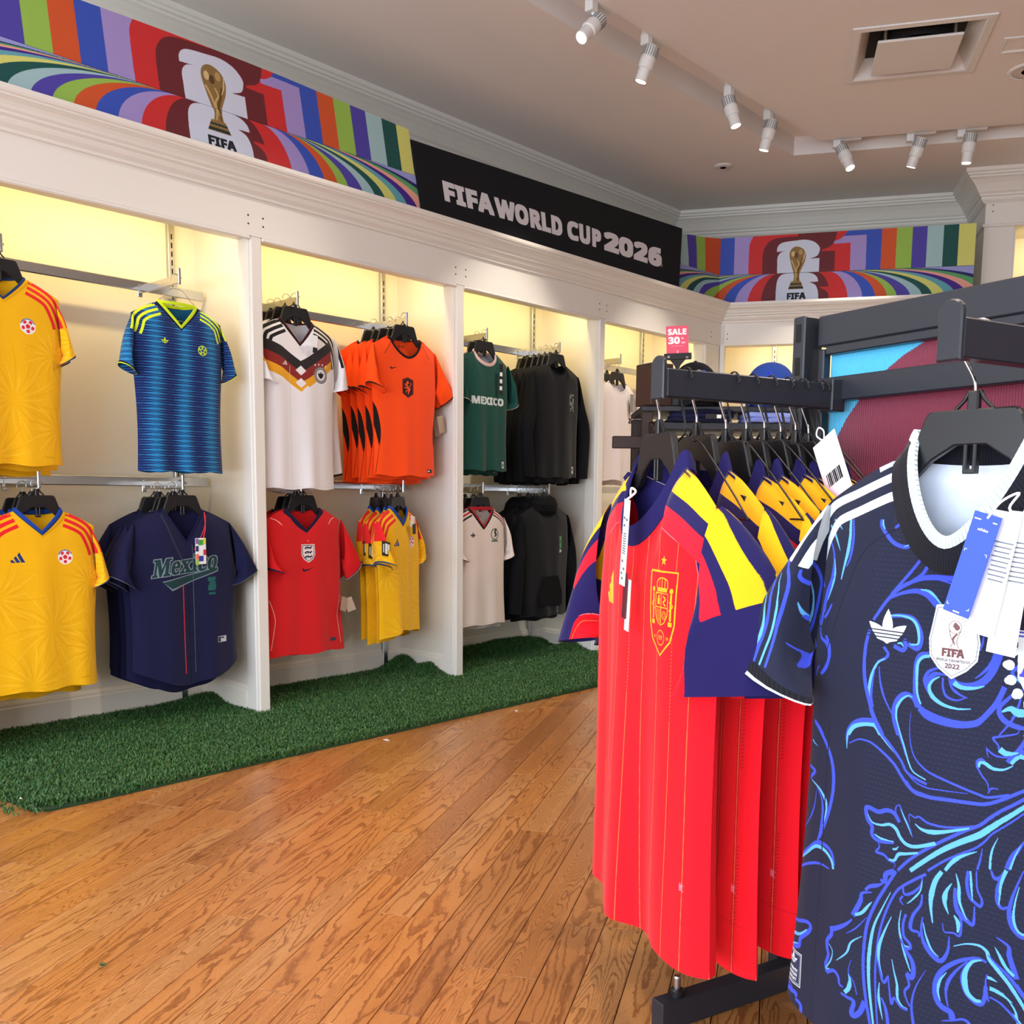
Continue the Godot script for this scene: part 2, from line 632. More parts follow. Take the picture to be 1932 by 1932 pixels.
# ---------------------------------------------------------------- ceiling
func build_ceiling() -> void:
	var ce := structure("ceiling")
	var mb := MB.new()
	var out_c := Vector3(-2.956, 0, -5.823)      # outer corner of the light slot
	var in_c := Vector3(-2.733, 0, -5.686)
	var y := CEIL
	var up := Vector3.UP * y
	var deep := Vector3.UP * (y + 0.11)
	var z1 := 3.2
	var far := 6.0
	var oa := Vector3(-2.956, 0, z1)
	var ia := Vector3(-2.733, 0, z1)
	var ob := out_c + BD * far
	var ib := in_c + BD * far
	# the ceiling between the walls and the slot
	mb.quad(Vector3(-4.4, y, z1), Vector3(-4.4, y, -8.4), out_c + up, oa + up)
	mb.quad(Vector3(-4.4, y, -8.4), Vector3(4.4, y, -11.5), ob + up, out_c + up)
	# the slot: outer side, top, inner side
	mb.quad(oa + deep, oa + up, out_c + up, out_c + deep)
	mb.quad(out_c + deep, out_c + up, ob + up, ob + deep)
	mb.quad(oa + deep, out_c + deep, in_c + deep, ia + deep)
	mb.quad(out_c + deep, ob + deep, ib + deep, in_c + deep)
	mb.quad(ia + up, ia + deep, in_c + deep, in_c + up)
	mb.quad(in_c + up, in_c + deep, ib + deep, ib + up)
	part("ceiling_border", mb.done(), M.ceiling_paint, ce)
	# the panel inside, with a square opening for the air diffuser
	var dc := Vector3(-1.871, y, -4.88)
	var hw := 0.262
	var sq := []
	for e in [[-1, 1], [1, 1], [1, -1], [-1, -1]]:
		sq.append(dc + BD * hw * e[0] + BN * hw * e[1])
	mb = MB.new()
	var pe := Vector3(4.4, y, z1)
	var nb := ib + up
	mb.quad(ia + up, in_c + up, sq[3], sq[0])
	mb.quad(in_c + up, nb, sq[2], sq[3])
	mb.quad(nb, pe, sq[1], sq[2])
	mb.quad(pe, ia + up, sq[0], sq[1])
	part("ceiling_panel", mb.done(), M.ceiling_paint, ce)
	part("roof_slab", MB.new().box(Vector3(0, y + 0.45, -3.4), Vector3(9.4, 0.1, 14.0)).done(), M.ceiling_paint, ce)
	# lighting track in the slot
	var tr := structure("trim_3")
	var mt := MB.new()
	mt.box(Vector3(-2.757, y + 0.09, -2.3), Vector3(0.034, 0.03, 6.6), 0.003)
	var a := in_c + Vector3(-0.03, 0, -0.02)
	var l := 5.0
	mt.box(a + BD * l * 0.5 + Vector3.UP * (y + 0.09), Vector3(l, 0.03, 0.034), 0.003, Basis(BD, Vector3.UP, BN))
	part("light_track", mt.done(), M.white_metal, tr)

func build_diffuser() -> void:
	var y := CEIL
	var t := thing("air_diffuser", "square ceiling air diffuser with a flat lowered centre plate", "air vent", Vector3(-1.871, y, -4.88), deg_to_rad(27.0))
	var mb := MB.new()
	var rings := [[0.303, -0.001], [0.303, -0.008], [0.27, -0.010], [0.262, -0.006], [0.225, 0.055], [0.215, 0.075]]
	for k in rings.size() - 1:
		for s in 4:
			var a := Basis(Vector3.UP, s * PI / 2)
			var r0: float = rings[k][0]
			var r1: float = rings[k + 1][0]
			mb.quad(a * Vector3(-r0, rings[k][1], r0), a * Vector3(-r1, rings[k + 1][1], r1), a * Vector3(r1, rings[k + 1][1], r1), a * Vector3(r0, rings[k][1], r0))
	part("frame", mb.done(), M.white_metal, t)
	part("plenum", MB.new().box(Vector3(0, 0.15, 0), Vector3(0.44, 0.15, 0.44)).done(), M.dark_gap, t)
	part("duct_collar", MB.new().lathe([Vector2(0.17, 0.0), Vector2(0.17, 0.08)], 28, Vector3(0, 0.0, 0)).done(), M.slot_black, t)
	part("centre_plate", MB.new().box(Vector3(0, -0.02, 0), Vector3(0.37, 0.012, 0.37), 0.004).done(), M.white_metal, t)
	for e in [[-1, -1], [1, -1], [1, 1], [-1, 1]]:
		part("bracket", MB.new().box(Vector3(0.15 * e[0], 0.03, 0.15 * e[1]), Vector3(0.014, 0.09, 0.02), 0.002).done(), M.steel, t)

func build_track_heads() -> void:
	var lens := glow("head_lamp", Color(1.0, 0.96, 0.88), 9.0)
	var spots := [
		[Vector3(-2.757, 0, -3.568), Vector3(-0.1, -0.75, 0.75), "track spotlight nearest the camera, turned so that its lens dazzles"],
		[Vector3(-2.757, 0, -3.987), Vector3(-0.35, -1, 0.1), "second track spotlight along the slot, pointing down at the turf"],
		[Vector3(-2.757, 0, -4.743), Vector3(0.3, -1, -0.1), "third track spotlight along the slot, leaning towards the rack"],
		[Vector3(-2.757, 0, -5.171), Vector3(-0.3, -1, 0.0), "slim track spotlight last before the corner of the slot"],
		[Vector3(-2.60, 0, -5.80), Vector3(0.5, -1, 0.1), "track spotlight first past the slot corner, lens glowing white"],
		[Vector3(-2.235, 0, -5.985), Vector3(-0.4, -1, -0.1), "middle track spotlight on the far branch, tilted away"],
		[Vector3(-1.99, 0, -6.11), Vector3(-0.1, -1, 0.0), "last track spotlight on the far branch, hanging straight"],
	]
	var first := true
	var n := 0
	for q in spots:
		var p: Vector3 = q[0]
		var yaw := 0.0 if n < 4 else -deg_to_rad(63.0)
		var o := thing("track_spotlight", q[2], "spotlight", Vector3(p.x, CEIL, p.z), 0.0, "spotlights on the ceiling track")
		var by := Basis(Vector3.UP, yaw)
		part("adapter", MB.new().box(by * Vector3(0, 0.038, 0), Vector3(0.036, 0.075, 0.16), 0.004, by).done(), M.white_metal, o)
		part("driver_box", MB.new().box(by * Vector3(0, -0.012, 0.06), Vector3(0.042, 0.05, 0.042), 0.003, by).done(), M.white_metal, o)
		var d: Vector3 = q[1].normalized()
		var c := Vector3(0, -0.085, 0.04)
		var b := Basis(Quaternion(Vector3.DOWN, d))
		part("yoke", MB.new().tube([by * Vector3(0, -0.03, 0.05), c + Vector3(0.0, 0.035, 0.0), c], 0.009, 8).done(), M.white_metal, o)
		var body := part("lamp_body", MB.new().lathe([Vector2(0.0, -0.105), Vector2(0.026, -0.105), Vector2(0.029, -0.1), Vector2(0.029, -0.05), Vector2(0.034, -0.047), Vector2(0.036, -0.042), Vector2(0.036, -0.0), Vector2(0.033, 0.004), Vector2(0.033, 0.05), Vector2(0.026, 0.056), Vector2(0.0, 0.056)], 24, c, b).done(), M.white_metal, o)
		var fin := MB.new()
		for k in 18:
			var a := Basis(Vector3.UP, TAU * k / 18)
			fin.box(c + b * (a * Vector3(0.034, 0.028, 0)), Vector3(0.004, 0.044, 0.005), 0.0, b * a)
		part("cooling_fins", fin.done(), M.grey_fin, o)
		part("lens", MB.new().lathe([Vector2(0.0, -0.107), Vector2(0.024, -0.107), Vector2(0.026, -0.104)], 20, c, b).done(), lens, o)
		spot("beam", c + d * 0.125, d, Color(1.0, 0.95, 0.88), 2.0, 32.0, o)
		n += 1

func build_ceiling_bits() -> void:
	var y := CEIL
	var s := thing("smoke_detector", "small round grey detector disc on the ceiling near the corner", "detector", Vector3(-3.385, y, -5.707))
	part("base", MB.new().lathe([Vector2(0.0, -0.012), Vector2(0.04, -0.012), Vector2(0.055, -0.006), Vector2(0.057, 0.0)], 28).done(), mat("detector_grey", c8("#dcd8d4"), 0.6), s)
	var k := thing("ceiling_speaker", "round white speaker grille set in the ceiling beside the diffuser", "speaker", Vector3(-1.52, y, -5.47))
	part("rim", MB.new().lathe([Vector2(0.085, -0.006), Vector2(0.1, -0.008), Vector2(0.108, 0.0)], 36).done(), M.white_metal, k)
	part("grille", MB.new().lathe([Vector2(0.0, -0.006), Vector2(0.086, -0.004)], 36).done(), mat("grille_grey", c8("#cfcac6"), 0.8), k)
	var r := thing("recessed_downlight", "square recessed ceiling lamp glowing warm at the right edge", "ceiling lamp", Vector3(-1.48, y, -5.13), deg_to_rad(27.0))
	downlight(r)
	# its fellows along the room, outside the picture
	var more := [Vector3(-0.9, 0, -1.2), Vector3(0.9, 0, -3.0), Vector3(0.9, 0, -0.6), Vector3(-0.3, 0, -3.4)]
	for p in more:
		copy(r, p + Vector3.UP * y, deg_to_rad(27.0), "square recessed ceiling lamp over the shop floor, beyond the picture", "recessed ceiling lamps")

func downlight(r: Node3D) -> void:
	var mb := MB.new()
	var rings := [[0.085, -0.001], [0.085, -0.006], [0.07, -0.007], [0.062, 0.0], [0.05, 0.05]]
	for k in rings.size() - 1:
		for s in 4:
			var a := Basis(Vector3.UP, s * PI / 2)
			var r0: float = rings[k][0]
			var r1: float = rings[k + 1][0]
			mb.quad(a * Vector3(-r0, rings[k][1], r0), a * Vector3(-r1, rings[k + 1][1], r1), a * Vector3(r1, rings[k + 1][1], r1), a * Vector3(r0, rings[k][1], r0))
	part("trim_ring", mb.done(), M.white_metal, r)
	part("lamp", MB.new().lathe([Vector2(0.0, 0.002), Vector2(0.03, 0.006), Vector2(0.042, 0.03)], 20).done(), glow("downlight_lamp", Color(1.0, 0.85, 0.62), 14.0), r)
	spot("beam", Vector3(0, -0.012, 0), Vector3.DOWN, Color(1.0, 0.93, 0.86), 3.4, 62.0, r)

# ---------------------------------------------------------------- walls, bays, mouldings
const CORNICE := [Vector2(0, 2.144), Vector2(0.012, 2.146), Vector2(0.014, 2.156), Vector2(0.03, 2.168), Vector2(0.036, 2.178), Vector2(0.036, 2.184), Vector2(0.05, 2.190), Vector2(0.05, 2.198), Vector2(0.06, 2.204), Vector2(0.064, 2.214), Vector2(0.072, 2.224), Vector2(0.086, 2.232), Vector2(0.092, 2.234), Vector2(0.092, 2.240), Vector2(0.1, 2.243), Vector2(0.104, 2.25), Vector2(0.104, 2.265), Vector2(0, 2.265)]
const CROWN := [Vector2(0, 2.885), Vector2(0.012, 2.888), Vector2(0.03, 2.904), Vector2(0.034, 2.914), Vector2(0.034, 2.924), Vector2(0.046, 2.928), Vector2(0.046, 2.940), Vector2(0.058, 2.950), Vector2(0.07, 2.97), Vector2(0.088, 2.995), Vector2(0.112, 3.018), Vector2(0.126, 3.026), Vector2(0.126, 3.036), Vector2(0.138, 3.04), Vector2(0.138, 3.052), Vector2(0.15, 3.058), Vector2(0.152, 3.079), Vector2(0, 3.079)]

func bo(s: float, off: float, y := 0.0) -> Vector3:
	return CORNER + BD * s + BN * off + Vector3.UP * y

func bbasis() -> Basis:
	return Basis(BD, Vector3.UP, BN)

func build_walls() -> void:
	var p: StandardMaterial3D = M.paint
	var wl := structure("wall_left")
	# header board and the wall above the bays
	var z_end := -1.06
	var zc := CORNER.z
	part("header_board", MB.new().box(Vector3(XH - 0.012, (HDR + 2.15) / 2, (z_end + zc) / 2), Vector3(0.024, 2.15 - HDR, z_end - zc)).done(), p, wl)
	part("bay_soffit", MB.new().box(Vector3(XH - 0.065, HDR + 0.012, (z_end + zc) / 2), Vector3(0.09, 0.024, z_end - zc), 0.004).done(), p, wl)
	var bead := MB.new()
	var edges := [-1.144, -2.313, -3.488, -4.662, -5.836]
	for k in 4:
		var za: float = edges[k] - 0.026
		var zb: float = edges[k + 1] + 0.026
		bead.box(Vector3(XH - 0.006, HDR - 0.008, (za + zb) / 2), Vector3(0.02, 0.016, za - zb), 0.005)
	part("header_bead", bead.done(), p, wl)
	part("bay_lid", MB.new().box(Vector3((XH + XB) / 2, 2.23, (z_end + zc) / 2), Vector3(XH - XB + 0.05, 0.03, z_end - zc)).done(), M.bay_paint, wl)
	part("upper_wall", MB.new().box(Vector3(-4.32, 2.66, -3.5), Vector3(0.1, 0.86, 6.6)).done(), p, wl)
	part("bay_back", MB.new().box(Vector3(XB - 0.02, 1.12, (z_end + zc) / 2), Vector3(0.04, 2.24, z_end - zc)).done(), M.bay_paint, wl)
	part("outer_wall", MB.new().box(Vector3(-4.45, 1.6, -2.6), Vector3(0.1, 3.4, 12.0)).done(), p, wl)
	# stiles and the partitions behind them
	for k in 3:
		var z: float = STILES[k]
		stile(wl, z, 0.052)
	stile(wl, -1.100, 0.088)
	stile(wl, -5.905, 0.18)
	# baseboards along the backs of the bays
	for k in 4:
		var za: float = edges[k] - 0.02
		var zb: float = edges[k + 1] + 0.02
		var bb := MB.new()
		bb.mould([Vector3(XB, 0, za), Vector3(XB, 0, zb)], [Vector2(0, 0), Vector2(0.016, 0.0), Vector2(0.016, 0.098), Vector2(0.011, 0.104), Vector2(0.011, 0.112), Vector2(0.005, 0.122), Vector2(0, 0.126)])
		part("baseboard", bb.done(), M.bay_paint, wl)
		var sd := MB.new()
		sd.mould([Vector3(XB, 0, zb), Vector3(XH - 0.1, 0, zb)], [Vector2(0, 0), Vector2(0.012, 0.0), Vector2(0.012, 0.098), Vector2(0.007, 0.104), Vector2(0.007, 0.112), Vector2(0.003, 0.122), Vector2(0, 0.126)])
		part("baseboard", sd.done(), M.bay_paint, wl)
	# screw holes beside the stiles
	var holes := MB.new()
	for z in [STILES[0] + 0.035, STILES[0] - 0.035, STILES[1] + 0.035, STILES[1] - 0.035, STILES[2] + 0.035, STILES[2] - 0.035, -5.88]:
		for y in [2.075, 2.042]:
			holes.lathe([Vector2(0.0, 0.0), Vector2(0.004, 0.0), Vector2(0.0045, -0.002)], 8, Vector3(XH + 0.0006, y, z), Basis(Vector3.UP, Vector3.RIGHT, Vector3.BACK))
	part("screw_hole", holes.done(), M.screw_hole, wl)
	var back := structure("wall_back")
	var bs := bbasis()
	part("header_board", MB.new().box(bo(0.81, -0.012, (HDR + 2.15) / 2), Vector3(1.62, 2.15 - HDR, 0.024), 0.0, bs).done(), p, back)
	part("bay_soffit", MB.new().box(bo(0.81, -0.065, HDR + 0.012), Vector3(1.62, 0.024, 0.09), 0.004, bs).done(), p, back)
	part("corner_stile", MB.new().box(bo(0.012, -0.05, 1.07), Vector3(0.036, 2.14, 0.1), 0.004, bs).done(), p, back)
	part("end_stile", MB.new().box(bo(1.58, -0.05, 1.07), Vector3(0.09, 2.14, 0.1), 0.004, bs).done(), p, back)
	part("bay_back", MB.new().box(bo(0.85, -0.48, 1.12), Vector3(2.2, 2.24, 0.04), 0.0, bs).done(), M.bay_paint, back)
	part("bay_side", MB.new().box(bo(1.61, -0.25, 1.12), Vector3(0.03, 2.24, 0.5), 0.0, bs).done(), M.bay_paint, back)
	part("bay_side", MB.new().box(bo(-0.01, -0.27, 1.12), Vector3(0.03, 2.24, 0.44), 0.0, bs).done(), M.bay_paint, back)
	part("bay_lid", MB.new().box(bo(0.85, -0.24, 2.23), Vector3(1.7, 0.03, 0.52), 0.0, bs).done(), M.bay_paint, back)
	part("upper_wall", MB.new().box(bo(0.9, -0.80, 2.66), Vector3(4.4, 0.86, 0.1), 0.0, bs).done(), p, back)
	part("outer_wall", MB.new().box(bo(3.0, -0.95, 1.6), Vector3(9.0, 3.4, 0.1), 0.0, bs).done(), p, back)
	var bh := MB.new()
	for y in [2.075, 2.042]:
		bh.lathe([Vector2(0.0, 0.0), Vector2(0.004, 0.0), Vector2(0.0045, -0.002)], 8, bo(0.045, 0.0006, y), Basis(BD, BN, Vector3.DOWN))
	part("screw_hole", bh.done(), M.screw_hole, back)
	# mouldings
	var t1 := structure("trim_1")
	part("cabinet_cornice", MB.new().mould([Vector3(XH, 0, z_end), CORNER, bo(1.64, 0)], CORNICE).done(), p, t1)
	part("cornice_top", MB.new().box(Vector3(-3.88, 2.255, -3.4), Vector3(0.82, 0.02, 5.6)).box(bo(0.75, -0.36, 2.255), Vector3(1.85, 0.02, 0.8), 0.0, bs).done(), p, t1)
	var t2 := structure("trim_2")
	var off := 0.734
	var wc := CORNER - (Vector3(1, 0, 0) + BN) / (1.0 + BN.x) * off
	var pier_l := 1.665
	part("ceiling_crown", MB.new().mould([Vector3(wc.x, 0, 2.0), wc, bo(pier_l, -off), bo(pier_l, -0.225), bo(6.0, -0.225)], CROWN).done(), p, t2)
	# the pier and the lit recess right of it
	var pier := structure("wall_right")
	part("pier", MB.new().box(bo(pier_l + 0.09, -0.51, 1.6), Vector3(0.18, 3.2, 0.57), 0.0, bs).done(), p, pier)
	part("pier_frieze", MB.new().box(bo(pier_l + 2.0, -0.225, 2.91), Vector3(4.0, 0.33, 0.02), 0.003, bs).done(), p, pier)
	part("frieze_bead", MB.new().mould([bo(pier_l, -0.72), bo(pier_l, -0.222), bo(pier_l + 4.0, -0.222)], [Vector2(0, 2.738), Vector2(0.010, 2.738), Vector2(0.014, 2.745), Vector2(0.014, 2.752), Vector2(0.006, 2.758), Vector2(0, 2.76)]).done(), p, pier)
	part("pier_edge", MB.new().mould([bo(pier_l + 0.178, -0.226), bo(pier_l + 0.19, -0.226)], [Vector2(0, 0), Vector2(0.008, 0), Vector2(0.008, 2.72), Vector2(0, 2.72)]).done(), p, pier)
	part("recess_back", MB.new().box(bo(pier_l + 2.1, -0.85, 1.4), Vector3(4.0, 2.8, 0.04), 0.0, bs).done(), M.bay_paint, pier)
	part("recess_lid", MB.new().box(bo(pier_l + 2.1, -0.52, 2.80), Vector3(3.9, 0.04, 0.6), 0.0, bs).done(), M.bay_paint, pier)
	part("side_wall", MB.new().box(Vector3(3.2, 1.6, -2.5), Vector3(0.1, 3.4, 12.0)).done(), p, pier)
	var ph := MB.new()
	for y in [2.875, 2.835]:
		ph.lathe([Vector2(0.0, 0.0), Vector2(0.004, 0.0), Vector2(0.0045, -0.002)], 8, bo(pier_l + 0.045, -0.2145, y), Basis(BD, BN, Vector3.DOWN))
	part("screw_hole", ph.done(), M.screw_hole, pier)
	# the street side behind the camera, with its window
	var front := structure("wall_front")
	part("window_pier", MB.new().box(Vector3(-4.0, 1.6, 3.1), Vector3(1.0, 3.4, 0.2)).box(Vector3(2.8, 1.6, 3.1), Vector3(0.9, 3.4, 0.2)).done(), p, front)
	part("window_lintel", MB.new().box(Vector3(-0.6, 3.05, 3.1), Vector3(6.0, 0.3, 0.2)).box(Vector3(-0.6, 0.1, 3.1), Vector3(6.0, 0.3, 0.2)).done(), p, front)
	var win := structure("window_1")
	part("window_frame", MB.new().box(Vector3(-0.6, 1.55, 3.08), Vector3(0.06, 2.7, 0.06), 0.005).box(Vector3(-2.5, 1.55, 3.08), Vector3(0.06, 2.7, 0.06), 0.005).box(Vector3(1.3, 1.55, 3.08), Vector3(0.06, 2.7, 0.06), 0.005).done(), M.white_metal, win)
	for x in [-3.0, -1.55, 0.35, 1.85]:
		part("pane", MB.new().box(Vector3(x, 1.55, 3.1), Vector3(1.84 if absf(x + 0.6) < 1.2 else 1.04, 2.7, 0.006)).done(), M.glass, win)

func stile(wl: Node3D, z: float, w: float) -> void:
	var mb := MB.new()
	mb.box(Vector3(XH - 0.05, HDR * 0.5, z), Vector3(0.1, HDR, w), 0.004)
	for s in [-1.0, 1.0]:
		mb.box(Vector3(XH - 0.022, 1.0, z + s * (w * 0.5 + 0.002)), Vector3(0.012, 1.99, 0.008), 0.003)
	part("stile", mb.done(), M.paint, wl)
	part("partition", MB.new().box(Vector3((XH + XB) / 2 - 0.04, 1.12, z), Vector3(XH - XB - 0.08, 2.24, w * 0.62)).done(), M.bay_paint, wl)

# lamp tubes behind the headers, and the slotted uprights
func build_bay_fittings() -> void:
	var tube_m := glow("tube_lamp", Color(1.0, 0.9, 0.62), 4.0)
	var edges := [-1.144, -2.313, -3.488, -4.662, -5.836]
	var words := ["over the bay of yellow shirts", "over the bay of white and orange shirts", "over the bay of green and black tops", "over the bay of the white tee"]
	for k in 4:
		var zc: float = (edges[k] + edges[k + 1]) / 2
		var o := thing("tube_lamp", "warm lamp tube behind the header " + words[k], "lamp", Vector3(-3.66, 2.12, zc), 0.0, "lamp tubes behind the headers")
		part("lamp_tube", MB.new().tube([Vector3(0, 0, -0.5), Vector3(0, 0, 0), Vector3(0, 0, 0.5)], 0.013, 10).done(), tube_m, o)
		part("lamp_holder", MB.new().box(Vector3(0, 0.03, 0), Vector3(0.05, 0.03, 1.06), 0.004).done(), M.white_metal, o)
		area_at(o, Vector3(-0.015, -0.016, 0), Vector3(-0.55, -1, 0), Vector2(1.0, 0.03), Color(1.0, 0.87, 0.58), 0.5)
	var o2 := thing("tube_lamp", "warm lamp tube behind the header of the back wall bay", "lamp", bo(0.8, -0.13, 2.12), -deg_to_rad(63.0) + PI, "lamp tubes behind the headers")
	part("lamp_tube", MB.new().tube([Vector3(0, 0, -0.6), Vector3(0, 0, 0), Vector3(0, 0, 0.6)], 0.013, 10).done(), tube_m, o2)
	part("lamp_holder", MB.new().box(Vector3(0, 0.03, 0), Vector3(0.05, 0.03, 1.26), 0.004).done(), M.white_metal, o2)
	area_at(o2, Vector3(0.015, -0.016, 0), Vector3(0.55, -1, 0), Vector2(1.2, 0.03), Color(1.0, 0.87, 0.58), 0.6)
	var o3 := thing("tube_lamp", "warm lamp tube in the lit recess right of the pier", "lamp", bo(2.6, -0.4, 2.74), -deg_to_rad(63.0) + PI, "lamp tubes behind the headers")
	part("lamp_tube", MB.new().tube([Vector3(0, 0, -0.6), Vector3(0, 0, 0), Vector3(0, 0, 0.6)], 0.013, 10).done(), tube_m, o3)
	area_at(o3, Vector3(0.015, -0.016, 0), Vector3(0.8, -1, 0), Vector2(1.2, 0.03), Color(1.0, 0.87, 0.58), 0.7)
	# slotted uprights
	var ups := [[-1.3, "left end of the bay of yellow shirts"], [-2.18, "right end of the bay of yellow shirts"], [-2.45, "left end of the bay of orange shirts"], [-3.36, "right end of the bay of orange shirts"], [-3.62, "left end of the bay of black tops"], [-4.55, "right end of the bay of black tops"], [-4.8, "left end of the bay of the white tee"], [-5.71, "right end of the bay of the white tee"]]
	for q in ups:
		var o := thing("slotted_upright", "slim grey slotted upright on the " + q[1], "shelf upright", Vector3(XB, 0, q[0]), PI / 2, "slotted uprights in the bays")
		upright(o)
	var ob := thing("slotted_upright", "slim grey slotted upright on the back wall bay", "shelf upright", bo(0.36, -0.459, 0), deg_to_rad(27.0), "slotted uprights in the bays")
	upright(ob)

func upright(o: Node3D) -> void:
	part("channel", MB.new().box(Vector3(0, 1.11, 0.011), Vector3(0.03, 2.2, 0.022), 0.002).done(), M.steel, o)
	var sl := MB.new()
	for k in 30:
		sl.box(Vector3(0, 1.0 + 0.036 * k, 0.0222), Vector3(0.006, 0.022, 0.001))
	part("slots", sl.done(), M.slot_black, o)

func area_at(o: Node3D, at: Vector3, towards: Vector3, size: Vector2, c: Color, e: float) -> void:
	var l := AreaLight3D.new()
	l.name = "tube_light"
	l.area_size = size
	l.light_color = c
	l.light_energy = e
	l.shadow_enabled = true
	l.set("area_range", 8.0)
	var z := -towards.normalized()
	var x := Vector3(0, 0, 1)
	var y := z.cross(x).normalized()
	l.transform = Transform3D(Basis(x, y, z), at)
	o.add_child(l, true)

# ---------------------------------------------------------------- shirts
# A shirt's own axes: x to its viewer's right, y up from the shoulder's neck point, z out of its front.
const TEX_L := -0.5
const TEX_T := 0.06
const TEX_S := 1.0

func shirt_dims(over := {}) -> Dictionary:
	var d := {
		"len": 0.66, "ws": 0.185, "drop": 0.055, "wa": 0.2, "ya": -0.24, "wh": 0.185, "nw": 0.078, "fd": 0.085, "bd": 0.012, "neck": "crew",
		"thick": 0.034, "fold": 0.010, "seed": 1, "hem": 0.0, "tail": 0.0, "cw": 0.014, "zn": 0.028,
		# sleeve stations: outer edge, inner edge (for the right sleeve), thickness, forward shift
		"sl": [[Vector2(0.183, -0.052), Vector2(0.198, -0.235), 0.02, 0.0], [Vector2(0.215, -0.13), Vector2(0.205, -0.25), 0.034, 0.004], [Vector2(0.245, -0.25), Vector2(0.185, -0.285), 0.036, 0.01]],
		"cuff": 0.02, "band": 0.0,
	}
	d.merge(over, true)
	return d

func uv_of(x: float, y: float) -> Vector2:
	return Vector2((x - TEX_L) / TEX_S, (TEX_T - y) / TEX_S)

func neck_y(d: Dictionary, x: float, front: bool) -> float:
	var t := clampf(absf(x) / d.nw, 0.0, 1.0)
	if not front:
		return -d.bd * (1.0 - t * t)
	if d.neck == "v":
		return -d.fd * pow(1.0 - t, 0.85)
	if d.neck == "w":
		return -d.fd * pow(1.0 - pow(t, 1.8), 0.72)
	if d.neck == "u":
		return -d.fd * sqrt(1.0 - t * t)
	return -d.fd * pow(1.0 - t * t, 0.62)

func body_w(d: Dictionary, y: float) -> float:
	if y > d.ya:
		var t := clampf((-d.drop - y) / (-d.drop - d.ya), 0.0, 1.0)
		return lerpf(d.ws, d.wa, pow(t, 1.6))
	var t := clampf((y - d.ya) / (-d.len - d.ya), 0.0, 1.0)
	return lerpf(d.wa, d.wh, t) - 0.008 * sin(PI * t)

func fold_z(d: Dictionary, s: float, y: float) -> float:
	var t := clampf((-y - 0.08) / (d.len - 0.08), 0.0, 1.0)
	var k: float = d.seed
	var a: float = d.fold * (0.25 + 0.75 * t)
	var z := sin(s * 5.3 + k * 1.7 + t * 0.7) * 0.55 + sin(s * 9.1 + k * 2.9 - t * 1.1) * 0.4 + sin(s * 15.0 + k * 4.1 + t * 2.0) * 0.14 * t
	# drag lines from the shoulders
	z += 0.35 * exp(-pow((absf(s) - 0.55 - 0.5 * t) * 5.0, 2.0)) * (1.0 - t)
	return a * z

func body_point(d: Dictionary, s: float, v: float, front: bool) -> Vector3:
	var ws: float = d.ws
	var xt := s * ws
	var neck: bool = absf(xt) < d.nw
	var top: float
	if neck:
		top = neck_y(d, xt, front)
	else:
		var t: float = (absf(xt) - d.nw) / (ws - d.nw)
		top = -d.drop * pow(t, 1.25)
	var hem: float = -d.len - d.hem * (1.0 - s * s) - (d.tail if not front else 0.0) + 0.004 * sin(s * 7.0 + d.seed)
	var y := lerpf(hem, top, v)
	var x := s * body_w(d, y)
	if y > -d.drop:
		x = s * ws
	var sg := 1.0 if front else -1.0
	var prof := pow(maxf(0.0, 1.0 - pow(absf(s), 2.6)), 0.6)
	var thick: float = d.thick * lerpf(0.75, 1.0, clampf(-y / 0.2, 0.0, 1.0)) * (1.0 + 0.15 * clampf((-y - 0.3) / 0.4, 0.0, 1.0))
	var z: float = sg * thick * prof + fold_z(d, s * (1.0 if front else -1.0), y) * prof
	var edge := 0.0
	if neck:
		edge = sg * d.zn * sqrt(maxf(0.0, 1.0 - pow(xt / d.nw, 2.0)))
	var g := smoothstep(0.0, 0.075, top - y)
	z = lerpf(edge, z, sqrt(g))
	return Vector3(x, y, z)

func body_mesh(d: Dictionary, front: bool) -> ArrayMesh:
	var ss := PackedFloat32Array()
	var nn: float = d.nw / d.ws
	for k in 9:
		ss.append(lerpf(-1.0, -nn, k / 9.0))
	for k in 16:
		ss.append(lerpf(-nn, nn, k / 16.0))
	for k in 10:
		ss.append(lerpf(nn, 1.0, k / 9.0))
	if not front:
		ss.reverse()
	var rows := []
	var uvs := []
	for r in 33:
		var v := r / 32.0
		v = 1.0 - pow(1.0 - v, 1.35)
		var row := PackedVector3Array()
		var ur := PackedVector2Array()
		for s in ss:
			var p := body_point(d, s, v, front)
			row.append(p)
			ur.append(uv_of(p.x, p.y))
		rows.append(row)
		uvs.append(ur)
	var mb := MB.new()
	mb.grid(rows, uvs)
	return mb.done()

